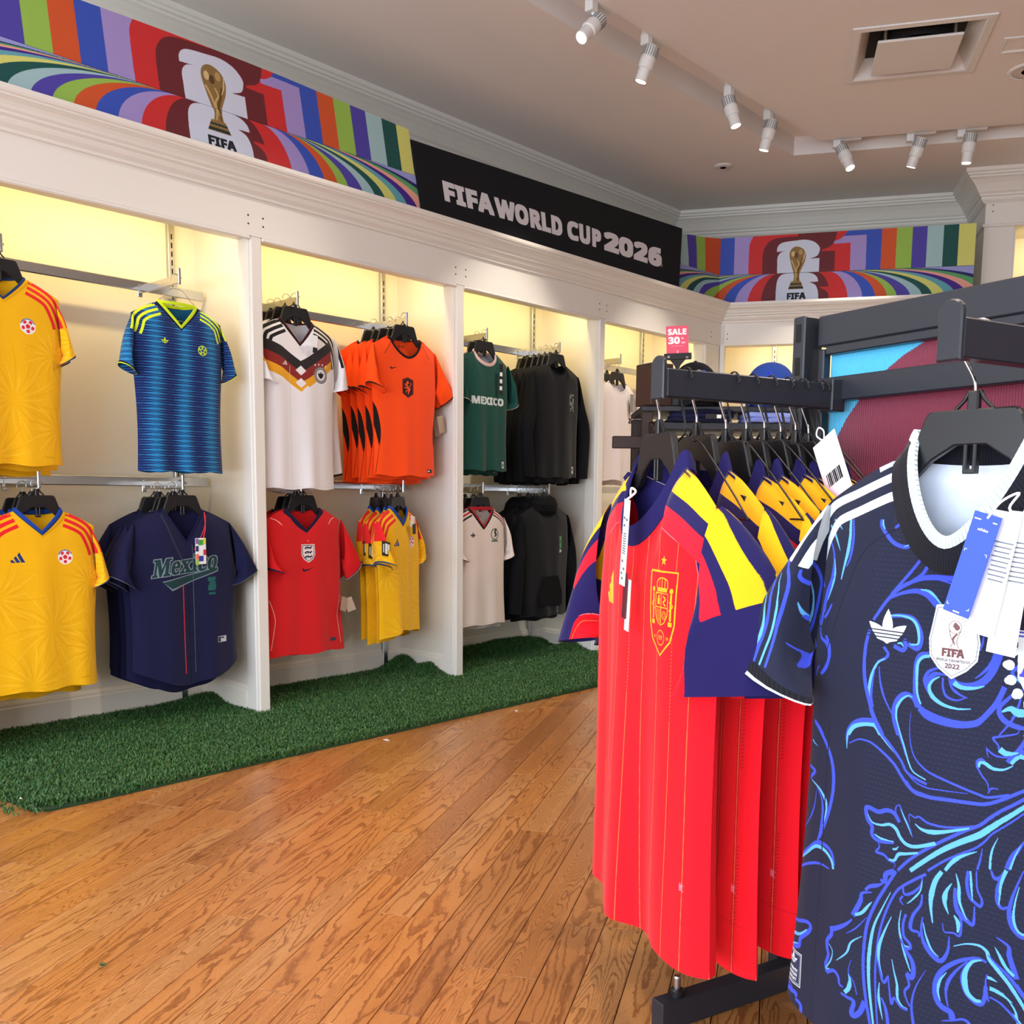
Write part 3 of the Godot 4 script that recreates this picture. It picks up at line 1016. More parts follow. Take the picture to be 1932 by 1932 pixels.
func sleeve_rows(d: Dictionary, side: float, t0: float, t1: float, cnt: int, grow: float, flat := false, around := 20) -> Array:
	var st: Array = d.sl if side > 0 or not d.has("sl_left") else d.sl_left
	if flat and d.has("flat"):
		st = d.flat
	var rows := []
	for r in cnt + 1:
		var t := lerpf(t0, t1, float(r) / cnt) * (st.size() - 1)
		var k := mini(int(t), st.size() - 2)
		var f := t - k
		var a = st[k]
		var b = st[k + 1]
		var pa = st[maxi(k - 1, 0)]
		var nb = st[mini(k + 2, st.size() - 1)]
		var o: Vector2 = a[0].cubic_interpolate(b[0], pa[0], nb[0], f)
		var i: Vector2 = a[1].cubic_interpolate(b[1], pa[1], nb[1], f)
		var tz := lerpf(a[2], b[2], f) + grow
		var zf := lerpf(a[3], b[3], f)
		var tw := lerpf(a[4] if a.size() > 4 else 0.0, b[4] if b.size() > 4 else 0.0, f)
		var c := (o + i) * 0.5
		var e := (o - i) * 0.5
		e += e.normalized() * grow
		var row := PackedVector3Array()
		for q in around + 1:
			var ph := TAU * q / around
			var wob := 1.0 + 0.10 * sin(ph * 3.0 + t * 3.0 + d.seed * 2.0 + side) * minf(t, 1.0)
			var p2 := c + e * cos(ph)
			row.append(Vector3(p2.x * side, p2.y, zf + tz * wob * sin(ph) + tw * cos(ph)))
		rows.append(row)
	return rows

func sleeve_mesh(d: Dictionary, side: float, t0: float, t1: float, cnt: int, grow := 0.0) -> ArrayMesh:
	var rows := sleeve_rows(d, side, t0, t1, cnt, grow)
	var flat := sleeve_rows(d, side, t0, t1, cnt, 0.0, true)
	if side > 0:
		for k in rows.size():
			rows[k].reverse()
			flat[k].reverse()
	rows.reverse()
	flat.reverse()
	var uvs := []
	for row in flat:
		var ur := PackedVector2Array()
		for p in row:
			ur.append(uv_of(p.x, p.y))
		uvs.append(ur)
	var mb := MB.new()
	mb.grid(rows, uvs, true)
	return mb.done()

# the rib round the neck: a flat band standing on the neck edge
func collar_mesh(d: Dictionary, from: float, to: float, thick := 0.0035) -> ArrayMesh:
	var edge := []
	var dirs := []
	for k in 33:
		var t := PI * k / 32.0
		var x: float = -d.nw * cos(t)
		edge.append(Vector3(x, neck_y(d, x, true), d.zn * sin(t)))
		dirs.append(Vector3(-0.75 * x / d.nw, 0.75, 0.12 * sin(t)).normalized())
	for k in range(1, 32):
		var t := PI * k / 32.0
		var x: float = d.nw * cos(t)
		edge.append(Vector3(x, neck_y(d, x, false), -d.zn * sin(t)))
		dirs.append(Vector3(-0.45 * x / d.nw, 0.9, 0.15 * sin(t)).normalized())
	edge.append(edge[0])
	dirs.append(dirs[0])
	var rows := []
	var cnt := edge.size()
	for q in [[from, 1.0], [lerpf(from, to, 0.5), 1.3], [to, 1.0], [to, -1.0], [lerpf(from, to, 0.5), -1.3], [from, -1.0], [from, 1.0]]:
		var row := PackedVector3Array()
		for k in cnt:
			var tang: Vector3 = edge[(k + 1) % (cnt - 1)] - edge[(k + cnt - 2) % (cnt - 1)]
			var out := tang.cross(dirs[k]).normalized()
			row.append(edge[k] + dirs[k] * q[0] + out * thick * 0.5 * q[1])
		rows.append(row)
	var mb := MB.new()
	for k in rows.size() - 1:
		mb.grid([rows[k], rows[k + 1]], [], true)
	return mb.done()

func lining_mesh(d: Dictionary, deep := 0.30, off := 0.006) -> ArrayMesh:
	var rows := []
	var uvs := []
	for r in 9:
		var row := PackedVector3Array()
		var ur := PackedVector2Array()
		for c in 13:
			var s: float = lerpf(-1.25, 1.25, c / 12.0) * d.nw / d.ws
			var p := body_point(d, s, 1.0 - deep * (1.0 - r / 8.0) * (1.0 - r / 8.0) - 0.02 * (1.0 - r / 8.0), false)
			row.append(p + Vector3(0, -0.002, off))
			ur.append(uv_of(p.x, p.y))
		rows.append(row)
		uvs.append(ur)
	var mb := MB.new()
	mb.grid(rows, uvs)
	return mb.done()

# looks: front, back, sleeve, cuff, collar [[from, to, material], ...], lining
func make_shirt(called: String, d: Dictionary, look: Dictionary, label: String, category := "shirt", group := "") -> Node3D:
	var o := thing(called, label, category, Vector3.ZERO, 0.0, group)
	part("front_panel", body_mesh(d, true), look.front, o)
	part("back_panel", body_mesh(d, false), look.get("back", look.front), o)
	for side in [1.0, -1.0]:
		var sl := part("sleeve", sleeve_mesh(d, side, 0.0, 1.0, 14), look.get("sleeve", look.front), o)
		if look.has("cuff") and d.cuff > 0:
			part("cuff", sleeve_mesh(d, side, 1.0 - d.cuff * 3.2, 1.0, 3, 0.0015), look.cuff, sl)
	var n := 0
	for q in look.get("collar", []):
		part("collar" if n == 0 else "collar_trim", collar_mesh(d, q[0], q[1], 0.004 + 0.001 * n), q[2], o)
		n += 1
	part("neck_lining", lining_mesh(d), look.get("lining", look.front), o)
	return o

func hang_tag(o: Node3D, at: Vector3, size: Vector2, m: Material, tilt := 0.0, label := "", called := "hang_tag", yaw := 0.0) -> MeshInstance3D:
	var t := part(called, MB.new().box(Vector3(0, -size.y / 2, 0), Vector3(size.x, size.y, 0.0012), 0.0003).done(), m, o, label)
	t.position = at
	t.rotation = Vector3(0, yaw, tilt)
	return t

# ---------------------------------------------------------------- hangers
func hanger_mesh(wide := 0.145, detail := true) -> ArrayMesh:
	# y 0 is the shirt's neck point level
	var p := PackedVector2Array()
	for q in [[-0.052, 0.058], [0.052, 0.058], [0.058, 0.055], [0.062, 0.049], [0.08, 0.0], [0.10, -0.020], [wide, -0.045], [wide, -0.060], [0.10, -0.042], [0.075, -0.03], [0.05, -0.004], [0.02, 0.014], [-0.02, 0.014], [-0.05, -0.004], [-0.075, -0.03], [-0.10, -0.042], [-wide, -0.060], [-wide, -0.045], [-0.10, -0.020], [-0.08, 0.0], [-0.062, 0.049], [-0.058, 0.055]]:
		p.append(Vector2(q[0], q[1]))
	var mb := MB.new()
	mb.extrude(p, -0.006, 0.006, 0.002)
	if detail:
		mb.box(Vector3(-0.006, 0.0, 0), Vector3(0.005, 0.034, 0.01), 0.001)
		mb.box(Vector3(0.006, 0.0, 0), Vector3(0.005, 0.034, 0.01), 0.001)
		mb.box(Vector3(0.0, -0.018, 0), Vector3(0.017, 0.006, 0.01), 0.001)
	mb.box(Vector3(0, 0.067, 0), Vector3(0.014, 0.026, 0.011), 0.002)
	mb.tube([Vector3(-0.007, 0.08, 0), Vector3(-0.012, 0.07, 0), Vector3(-0.024, 0.058, 0)], 0.0025, 6)
	mb.tube([Vector3(0.007, 0.08, 0), Vector3(0.012, 0.07, 0), Vector3(0.024, 0.058, 0)], 0.0025, 6)
	return mb.done()

# the hook goes up to y = top and curls over the bar, whose flat lies across x
func hook_mesh(top: float, r := 0.0017, curl := 0.02, twisted := false, side := 1.0) -> ArrayMesh:
	var pts := [Vector3(0, 0.07, 0), Vector3(0, 0.085, 0), Vector3(0.004, 0.098, 0), Vector3(curl * 1.05, lerpf(0.1, top, 0.45), 0), Vector3(curl * 1.1, top - curl * 0.6, 0)]
	for k in 6:
		var a := lerpf(0.25, PI * 0.92, k / 5.0)
		pts.append(Vector3(cos(a) * curl, top - curl + sin(a) * curl, 0))
	pts.append(Vector3(-curl * 1.02, top - curl * 1.2, 0))
	for k in pts.size():
		pts[k].x *= side
	var sp := smooth_path(pts, 4)
	var mb := MB.new()
	if twisted:
		for s in [0.0, PI]:
			var q := []
			for k in sp.size():
				q.append(sp[k] + Vector3(cos(k * 0.9 + s), 0, sin(k * 0.9 + s)) * r * 0.8)
			mb.tube(q, r * 0.75, 6)
	else:
		mb.tube(sp, r, 8)
	return mb.done()

func make_hanger(label: String, top: float, hook: Material, group := "", wide := 0.145, side := 1.0) -> Node3D:
	var o := thing("clothes_hanger", label, "hanger", Vector3.ZERO, 0.0, group)
	part("hanger_body", hanger_mesh(wide), M.black_plastic, o)
	part("hook", hook_mesh(top, 0.0017 if side > 0 else 0.0021, 0.02, false, side), hook, o)
	return o

func wire_hanger(label: String, top: float, wide := 0.15) -> Node3D:
	var o := thing("wire_hanger", label, "hanger")
	part("wire_frame", MB.new().tube(smooth_path([Vector3(0, 0.062, 0), Vector3(0.03, 0.055, 0), Vector3(0.06, 0.022, 0), Vector3(wide, -0.05, 0), Vector3(wide - 0.01, -0.058, 0), Vector3(0, -0.06, 0), Vector3(-wide + 0.01, -0.058, 0), Vector3(-wide, -0.05, 0), Vector3(-0.06, 0.022, 0), Vector3(-0.03, 0.055, 0), Vector3(0, 0.062, 0)], 4), 0.0014, 6).done(), M.steel, o)
	part("hook", hook_mesh(top), M.steel, o)
	return o

# ---------------------------------------------------------------- the prints of the shirts
func cv_shirt(px: float, bg: Color) -> Cv:
	return Cv.new(TEX_L, TEX_T, TEX_S, TEX_S, px, bg)

func pv(a: Array) -> PackedVector2Array:
	var p := PackedVector2Array()
	for k in range(0, a.size(), 2):
		p.append(Vector2(a[k], a[k + 1]))
	return p

# parallel bands along both shoulders, first offset from the ridge line
func shoulder_bands(cv: Cv, cols: Array, first: float, wide: float, gap: float, ridge: Array) -> void:
	for side in [1.0, -1.0]:
		var line := cv.smooth(ridge, 6)
		for k in cols.size():
			var off := first + k * (wide + gap)
			var l := PackedVector2Array()
			for a in line.size():
				var dd := (line[mini(a + 1, line.size() - 1)] - line[maxi(a - 1, 0)]).normalized()
				var q := line[a] + Vector2(dd.y, -dd.x) * off
				l.append(Vector2(q.x * side, q.y))
			cv.line(l, cols[k], wide)

func ball_crest(cv: Cv, at: Vector2, r: float, disc: Color, ink: Color, rim: Color) -> void:
	cv.disc(at, r, disc)
	var penta := func(c: Vector2, rr: float, turn: float) -> PackedVector2Array:
		var p := PackedVector2Array()
		for k in 5:
			p.append(c + Vector2(sin(TAU * k / 5 + turn), cos(TAU * k / 5 + turn)) * rr)
		return p
	cv.poly(penta.call(at, r * 0.32, 0.0), ink)
	for k in 5:
		var a := TAU * k / 5 + TAU / 10
		var c := at + Vector2(sin(a), cos(a)) * r * 0.6
		cv.poly(PackedVector2Array([c + Vector2(sin(a + 0.9), cos(a + 0.9)) * r * 0.28, c + Vector2(sin(a + 2.2), cos(a + 2.2)) * r * 0.26, c + Vector2(sin(a - 2.2), cos(a - 2.2)) * r * 0.26, c + Vector2(sin(a - 0.9), cos(a - 0.9)) * r * 0.28, c + Vector2(sin(a), cos(a)) * r * 0.24]), ink)
	var arc := PackedVector2Array()
	for k in 17:
		var a := lerpf(-1.2, 1.2, k / 16.0)
		arc.append(at + Vector2(sin(a), cos(a)) * r * 0.93)
	cv.line(arc, rim, r * 0.13)

func bars_mark(cv: Cv, at: Vector2, s: float, col: Color, flip := 1.0) -> void:
	for k in 3:
		var x0 := (-0.9 + k * 0.62) * s
		var hh := (0.42 + 0.5 * k) * s
		cv.poly(PackedVector2Array([at + Vector2(x0 * flip, -0.55 * s), at + Vector2((x0 + 0.5 * s) * flip, -0.55 * s), at + Vector2((x0 + 0.5 * s - hh * 0.06) * flip, -0.55 * s + hh * 0.12), at + Vector2((x0 - 0.02 * s - hh * 0.30 + 0.25 * s) * flip, -0.55 * s + hh), at + Vector2((x0 - hh * 0.30 - 0.05 * s) * flip, -0.55 * s + hh * 0.72)]), col)

func trefoil(cv: Cv, at: Vector2, s: float, col: Color, ink: Color) -> void:
	var leaf := func(a: float, l: float, w: float) -> PackedVector2Array:
		var p := PackedVector2Array()
		for k in 33:
			var t := k / 16.0
			var sg := 1.0
			if t > 1.0:
				t = 2.0 - t
				sg = -1.0
			p.append(at + (Vector2(0, -0.42) + Vector2(sg * w * pow(sin(PI * pow(t, 0.8)), 0.9), t * l).rotated(a)) * s)
		return p
	cv.poly(leaf.call(0.92, 1.2, 0.25), col)
	cv.poly(leaf.call(-0.92, 1.2, 0.25), col)
	cv.poly(leaf.call(0.0, 1.36, 0.27), col)
	cv.poly(PackedVector2Array([at + Vector2(-0.78, -0.02) * s, at + Vector2(0.78, -0.02) * s, at + Vector2(0.5, -0.42) * s, at + Vector2(0.18, -0.50) * s, at + Vector2(0, -0.6) * s, at + Vector2(-0.18, -0.50) * s, at + Vector2(-0.5, -0.42) * s]), col)
	for k in 3:
		cv.rect(at.x - 1.0 * s, at.y + (-0.055 - k * 0.145) * s, at.x + 1.0 * s, at.y + (-0.005 - k * 0.145) * s, ink)

func tick_mark(cv: Cv, at: Vector2, s: float, col: Color) -> void:
	var p := cv.smooth([at + Vector2(-0.85, 0.42) * s, at + Vector2(-1.0, 0.0) * s, at + Vector2(-0.8, -0.28) * s, at + Vector2(-0.3, -0.24) * s, at + Vector2(1.1, 0.36) * s], 6)
	p.append_array(cv.smooth([at + Vector2(1.1, 0.36) * s, at + Vector2(-0.35, 0.02) * s, at + Vector2(-0.68, 0.05) * s, at + Vector2(-0.85, 0.42) * s], 6))
	cv.poly(p, col)

func print_yellow() -> Texture2D:
	var cv := cv_shirt(900, c8("#f3b90f"))
	var pale := c8("#f7c128")
	var deep := c8("#eeb008")
	for q in [[0.02, -0.42, 0.2], [-0.16, -0.3, 0.16], [0.17, -0.52, 0.15], [-0.06, -0.62, 0.17], [0.16, -0.26, 0.11], [0.24, -0.2, 0.08], [-0.24, -0.2, 0.08]]:
		for k in 30:
			var a: float = TAU * k / 30.0 + q[0] * 9.0
			var r: float = q[2] * (0.75 + 0.25 * sin(k * 2.3))
			var c := Vector2(q[0], q[1])
			cv.line(cv.smooth([c + Vector2(cos(a), sin(a)) * r * 0.22, c + Vector2(cos(a + 0.05), sin(a + 0.05)) * r * 0.6, c + Vector2(cos(a + 0.13), sin(a + 0.13)) * r], 4), pale if k % 2 else deep, 0.002, 0.006, 0.001)
		for k in 40:
			var a := k * 2.4
			cv.disc(Vector2(q[0], q[1]) + Vector2(cos(a), sin(a)) * q[2] * (0.9 + 0.2 * fmod(k * 0.37, 1.0)), 0.003, pale)
	var red := c8("#e8262a")
	shoulder_bands(cv, [red, red, red], 0.006, 0.0125, 0.0095, [Vector2(0.098, -0.004), Vector2(0.15, -0.028), Vector2(0.185, -0.058), Vector2(0.212, -0.115), Vector2(0.222, -0.15)])
	bars_mark(cv, Vector2(-0.085, -0.165), 0.026, c8("#1c3a7a"))
	ball_crest(cv, Vector2(0.078, -0.165), 0.027, c8("#f2eef2"), c8("#d92a3a"), c8("#5a6ac0"))
	cv.line(pv([-0.3, -0.635, 0.3, -0.635]), deep, 0.002)
	cv.line(pv([0.115, -0.615, 0.15, -0.615]), c8("#8a6a10"), 0.002)
	return cv.tex()

func print_teal() -> Texture2D:
	var cv := cv_shirt(1000, c8("#16235c"))
	var hi := c8("#2a86c0")
	var lo := c8("#1d5f96")
	var y := 0.05
	var n := 0
	while y > -0.75:
		var top := PackedVector2Array()
		var bot := PackedVector2Array()
		for k in 61:
			var x := lerpf(-0.3, 0.3, k / 60.0)
			var ph := x / 0.118 + 0.06 * sin(y * 9.0)
			var t := 0.0043 * pow(0.5 + 0.5 * cos(TAU * ph), 1.35) + 0.0005
			top.append(Vector2(x, y + t))
			bot.append(Vector2(x, y - t))
		bot.reverse()
		top.append_array(bot)
		cv.poly(top, hi if n % 2 else lo)
		y -= 0.0098
		n += 1
	var neon := c8("#d9f22a")
	shoulder_bands(cv, [neon, neon, neon], 0.006, 0.0095, 0.0095, [Vector2(0.098, -0.006), Vector2(0.15, -0.028), Vector2(0.185, -0.058), Vector2(0.20, -0.1), Vector2(0.206, -0.115)])
	trefoil(cv, Vector2(-0.075, -0.15), 0.016, neon, c8("#16355c"))
	ball_crest(cv, Vector2(0.082, -0.17), 0.020, c8("#bcd83a"), c8("#27507a"), c8("#bcd83a"))
	return cv.tex()

func print_navy() -> Texture2D:
	var cv := cv_shirt(1000, c8("#15173c"))
	var seam := c8("#0d0f28")
	cv.line(pv([0.0, -0.12, 0.0, -0.7]), seam, 0.004)
	# the script across the chest with its tail
	var fill := c8("#1e3c40")
	var line := c8("#7f9096")
	for q in [[line, 0.0045], [fill, 0.0012]]:
		cv.text("Mexico", Vector2(-0.004, -0.252), 0.072, q[0], 0.268, q[1], 0.10, "Droid Serif", 700, true, 0.28)
		var g: float = q[1]
		cv.poly(PackedVector2Array([Vector2(-0.105 - g, -0.287 + g), Vector2(0.03, -0.258 + g), Vector2(0.125 + g, -0.236 + g), Vector2(0.125 + g, -0.246 - g), Vector2(0.03, -0.278 - g), Vector2(-0.07, -0.312 - g * 2)]), q[0])
	cv.line(pv([-0.022, -0.30, -0.022, -0.66]), c8("#d8303c"), 0.004)
	cv.line(pv([0.022, -0.14, 0.022, -0.66]), c8("#4a5a60"), 0.003)
	cv.line(cv.smooth([Vector2(0.095, -0.02), Vector2(0.07, -0.09), Vector2(0.03, -0.16)], 5), c8("#e0303c"), 0.0035)
	cv.line(cv.smooth([Vector2(-0.095, -0.02), Vector2(-0.06, -0.12), Vector2(-0.022, -0.2)], 5), c8("#35464c"), 0.0035)
	cv.text("26", Vector2(0.10, -0.325), 0.05, c8("#1f5c58"), 0.03, 0.003)
	cv.rect(0.085, -0.345, 0.115, -0.335, c8("#1f5c58"))
	cv.rect(0.118, -0.545, 0.162, -0.52, c8("#c8c8d0"))
	cv.rect(0.120, -0.543, 0.132, -0.522, c8("#20224a"))
	cv.rect(0.134, -0.530, 0.150, -0.524, c8("#20224a"))
	return cv.tex()

func print_german() -> Texture2D:
	var cv := cv_shirt(1100, c8("#e9e7ea"))
	var bk := c8("#1c1a1c")
	shoulder_bands(cv, [bk, bk, bk], 0.005, 0.0135, 0.0095, [Vector2(0.092, -0.004), Vector2(0.15, -0.03), Vector2(0.187, -0.058), Vector2(0.213, -0.13), Vector2(0.225, -0.18)])
	var band := func(y0: float, wide: float, c: Color) -> void:
		cv.poly(PackedVector2Array([Vector2(-0.26, y0 + 0.115), Vector2(-0.1, y0 + 0.055), Vector2(-0.008, y0), Vector2(0.03, y0 + 0.02), Vector2(0.17, y0 + 0.11), Vector2(0.17, y0 + 0.11 - wide), Vector2(0.03, y0 + 0.016 - wide), Vector2(-0.008, y0 - 0.004 - wide), Vector2(-0.1, y0 + 0.051 - wide), Vector2(-0.26, y0 + 0.111 - wide)]), c)
	band.call(-0.175, 0.046, c8("#2a2627"))
	band.call(-0.221, 0.044, c8("#8a2a26"))
	band.call(-0.265, 0.036, c8("#e8a526"))
	var white := c8("#e9e7ea")
	for q in [[-0.008, -0.215], [-0.008, -0.268], [0.026, -0.297]]:
		cv.poly(PackedVector2Array([Vector2(q[0] - 0.026, q[1]), Vector2(q[0], q[1] + 0.021), Vector2(q[0] + 0.026, q[1]), Vector2(q[0], q[1] - 0.021)]), white if q[0] < 0.02 else c8("#e9e7ea"))
	var at := Vector2(0.098, -0.225)
	cv.disc(at, 0.037, c8("#e9e7ea"))
	cv.ring(at, 0.034, bk, 0.004)
	cv.ring(at, 0.027, c8("#6a6668"), 0.006)
	cv.disc(at, 0.020, c8("#d8d6d8"))
	cv.poly(PackedVector2Array([at + Vector2(-0.016, 0.008), at + Vector2(-0.005, 0.006), at + Vector2(0, 0.014), at + Vector2(0.005, 0.006), at + Vector2(0.016, 0.008), at + Vector2(0.012, -0.006), at + Vector2(0.004, -0.015), at + Vector2(-0.004, -0.015), at + Vector2(-0.012, -0.006)]), bk)
	for k in 4:
		star(cv, at + Vector2(-0.03 + k * 0.02, 0.047 - absf(k - 1.5) * 0.004), 0.006, c8("#f4f4f4"))
	bars_mark(cv, Vector2(-0.085, -0.19), 0.014, c8("#d8d2c8"))
	cv.line(pv([-0.062, -0.2, -0.058, -0.72]), c8("#cfcbd0"), 0.0018)
	cv.line(pv([-0.3, -0.715, 0.3, -0.715]), c8("#cfcbd0"), 0.0018)
	return cv.tex()

func star(cv: Cv, at: Vector2, r: float, c: Color) -> void:
	var p := PackedVector2Array()
	for k in 10:
		p.append(at + Vector2(sin(TAU * k / 10), cos(TAU * k / 10)) * (r if k % 2 == 0 else r * 0.42))
	cv.poly(p, c)

func print_orange() -> Texture2D:
	var cv := cv_shirt(1000, c8("#ff4f14"))
	var bk := c8("#191416")
	for s in [1.0, -1.0]:
		cv.line(cv.smooth([Vector2(0.10 * s, -0.03), Vector2(0.12 * s, -0.06), Vector2(0.145 * s, -0.09)], 4), bk, 0.002)
		cv.poly(cv.smooth([Vector2(0.205 * s, -0.30), Vector2(0.182 * s, -0.36), Vector2(0.168 * s, -0.45), Vector2(0.175 * s, -0.52), Vector2(0.19 * s, -0.44), Vector2(0.205 * s, -0.38)], 5), bk)
		cv.line(cv.smooth([Vector2(0.172 * s, -0.50), Vector2(0.18 * s, -0.56), Vector2(0.19 * s, -0.65)], 4), c8("#8a2a14"), 0.002)
	tick_mark(cv, Vector2(-0.095, -0.152), 0.020, bk)
	var at := Vector2(-0.012, -0.237)
	var hexa := PackedVector2Array()
	for q in [[-0.035, 0.035], [0, 0.047], [0.035, 0.035], [0.035, -0.03], [0, -0.05], [-0.035, -0.03]]:
		hexa.append(at + Vector2(q[0], q[1]))
	cv.poly(hexa, bk)
	var ins := PackedVector2Array()
	for q in hexa:
		ins.append(at + (q - at) * 0.86)
	ins.append(ins[0])
	cv.line(ins, c8("#a83c1c"), 0.0018)
	var lion := c8("#ff4f14")
	cv.line(cv.smooth([at + Vector2(-0.004, 0.022), at + Vector2(-0.008, 0.008), at + Vector2(0.003, -0.006), at + Vector2(0.004, -0.02), at + Vector2(0.0, -0.032)], 5), lion, 0.008, 0.012, 0.006)
	cv.disc(at + Vector2(-0.003, 0.022), 0.008, lion)
	cv.line(cv.smooth([at + Vector2(-0.004, 0.006), at + Vector2(-0.016, 0.010), at + Vector2(-0.02, 0.018)], 4), lion, 0.005)
	cv.line(cv.smooth([at + Vector2(-0.002, -0.004), at + Vector2(-0.014, -0.006), at + Vector2(-0.021, 0.002)], 4), lion, 0.005)
	cv.line(cv.smooth([at + Vector2(0.002, -0.014), at + Vector2(-0.012, -0.018), at + Vector2(-0.014, -0.026)], 4), lion, 0.005)
	cv.line(cv.smooth([at + Vector2(0.006, -0.02), at + Vector2(0.014, -0.008), at + Vector2(0.01, 0.006), at + Vector2(0.02, 0.014), at + Vector2(0.014, 0.024)], 5), lion, 0.004)
	cv.text("Oranje", Vector2(0.0, -0.044), 0.014, c8("#5a2012"), 0.036, 0.0, 0.0)
	cv.rect(0.118, -0.642, 0.156, -0.625, bk)
	cv.rect(0.122, -0.637, 0.14, -0.63, c8("#e8e8e8"))
	return cv.tex()

func print_red() -> Texture2D:
	var cv := cv_shirt(1000, c8("#cf1a1f"))
	for s in [1.0, -1.0]:
		cv.line(cv.smooth([Vector2(0.125 * s, -0.072), Vector2(0.145 * s, -0.052), Vector2(0.17 * s, -0.042)], 4), c8("#f0c8c8"), 0.003)
		cv.line(cv.smooth([Vector2(0.19 * s, -0.40), Vector2(0.168 * s, -0.48), Vector2(0.175 * s, -0.54), Vector2(0.19 * s, -0.62)], 5), c8("#e8b0a8"), 0.003)
	var at := Vector2(0.004, -0.195)
	var sh := PackedVector2Array()
	for q in [[-0.033, 0.036], [0.033, 0.036], [0.034, -0.012], [0.022, -0.032], [0, -0.046], [-0.022, -0.032], [-0.034, -0.012]]:
		sh.append(at + Vector2(q[0], q[1]))
	cv.poly(sh, c8("#e8d8d4"))
	var ins := PackedVector2Array()
	for q in sh:
		ins.append(at + (q - at) * 0.84)
	ins.append(ins[0])
	cv.line(ins, c8("#1b2040"), 0.003)
	for k in 3:
		var y := at.y + 0.02 - k * 0.02
		cv.line(cv.smooth([Vector2(at.x - 0.018, y - 0.003), Vector2(at.x - 0.006, y + 0.003), Vector2(at.x + 0.008, y), Vector2(at.x + 0.018, y + 0.005)], 4), c8("#1b2040"), 0.006)
		for e in [-0.014, -0.004, 0.008]:
			cv.line(PackedVector2Array([Vector2(at.x + e, y), Vector2(at.x + e + 0.003, y - 0.007)]), c8("#1b2040"), 0.003)
	star(cv, at + Vector2(0.0, 0.052), 0.006, c8("#d87a74"))
	tick_mark(cv, Vector2(0.0, -0.272), 0.026, c8("#191a30"))
	cv.rect(-0.022, -0.036, 0.022, -0.030, c8("#3a1418"))
	cv.rect(0.125, -0.608, 0.158, -0.592, c8("#3a3c44"))
	return cv.tex()

func print_green() -> Texture2D:
	var cv := cv_shirt(900, c8("#14463d"))
	cv.text("MEXICO", Vector2(0.0, -0.27), 0.036, c8("#c8d2d0"), 0.235, 0.002)
	cv.rect(0.105, -0.6, 0.125, -0.565, c8("#d0d4d4"))
	cv.rect(0.110, -0.592, 0.120, -0.575, c8("#14463d"))
	return cv.tex()

func print_black(which: int) -> Texture2D:
	var cv := cv_shirt(700, c8("#07080d"))
	if which == 0:
		var r := RandomNumberGenerator.new()
		r.seed = 4
		for y in 9:
			for x in 6:
				if r.randf() < 0.62:
					cv.rect(0.078 + x * 0.008, -0.17 - y * 0.011, 0.078 + x * 0.008 + 0.006, -0.162 - y * 0.011, c8("#a8b0ae"))
		cv.rect(0.115, -0.615, 0.135, -0.575, c8("#c8ccd0"))
		cv.rect(0.120, -0.600, 0.130, -0.582, c8("#20222c"))
	else:
		cv.rect(0.085, -0.245, 0.108, -0.175, c8("#3f8a4c"))
		cv.rect(0.091, -0.215, 0.102, -0.2, c8("#12141c"))
		cv.text("26", Vector2(0.0965, -0.268), 0.016, c8("#d0d4d4"), 0.022, 0.001)
		cv.rect(0.06, -0.615, 0.075, -0.58, c8("#6a6e74"))
		cv.rect(0.064, -0.605, 0.071, -0.59, c8("#12141c"))
	return cv.tex()

func print_cream() -> Texture2D:
	var cv := cv_shirt(900, c8("#dccfc6"))
	shoulder_bands(cv, [c8("#1d1c1e"), c8("#b3242c"), c8("#1d1c1e")], 0.004, 0.0085, 0.008, [Vector2(0.095, -0.004), Vector2(0.15, -0.03), Vector2(0.187, -0.06), Vector2(0.196, -0.09)])
	trefoil(cv, Vector2(-0.085, -0.145), 0.018, c8("#1d1c1e"), c8("#dccfc6"))
	var at := Vector2(0.083, -0.142)
	cv.ring(at, 0.028, c8("#6c7c76"), 0.008)
	cv.line(cv.smooth([at + Vector2(0.014, 0.03), at + Vector2(0.002, 0.012), at + Vector2(0.012, -0.004), at + Vector2(-0.006, -0.012)], 5), c8("#1d2422"), 0.010, 0.014, 0.004)
	cv.rect(at.x - 0.026, at.y - 0.04, at.x + 0.026, at.y - 0.03, c8("#5a6a64"))
	cv.line(pv([-0.3, -0.615, 0.3, -0.615]), c8("#b9aca4"), 0.0018)
	return cv.tex()

func print_white() -> Texture2D:
	var cv := cv_shirt(700, c8("#eae2de"))
	cv.line(pv([-0.3, -0.34, 0.3, -0.338]), c8("#dcd2ce"), 0.002)
	cv.rect(0.088, -0.21, 0.112, -0.12, c8("#c9b4ac"))
	cv.rect(0.09, -0.19, 0.1, -0.13, c8("#5a5e5c"))
	cv.rect(0.102, -0.18, 0.109, -0.14, c8("#a8342c"))
	cv.text("26", Vector2(0.11, -0.245), 0.03, c8("#2a2a2c"), 0.05, 0.002)
	return cv.tex()

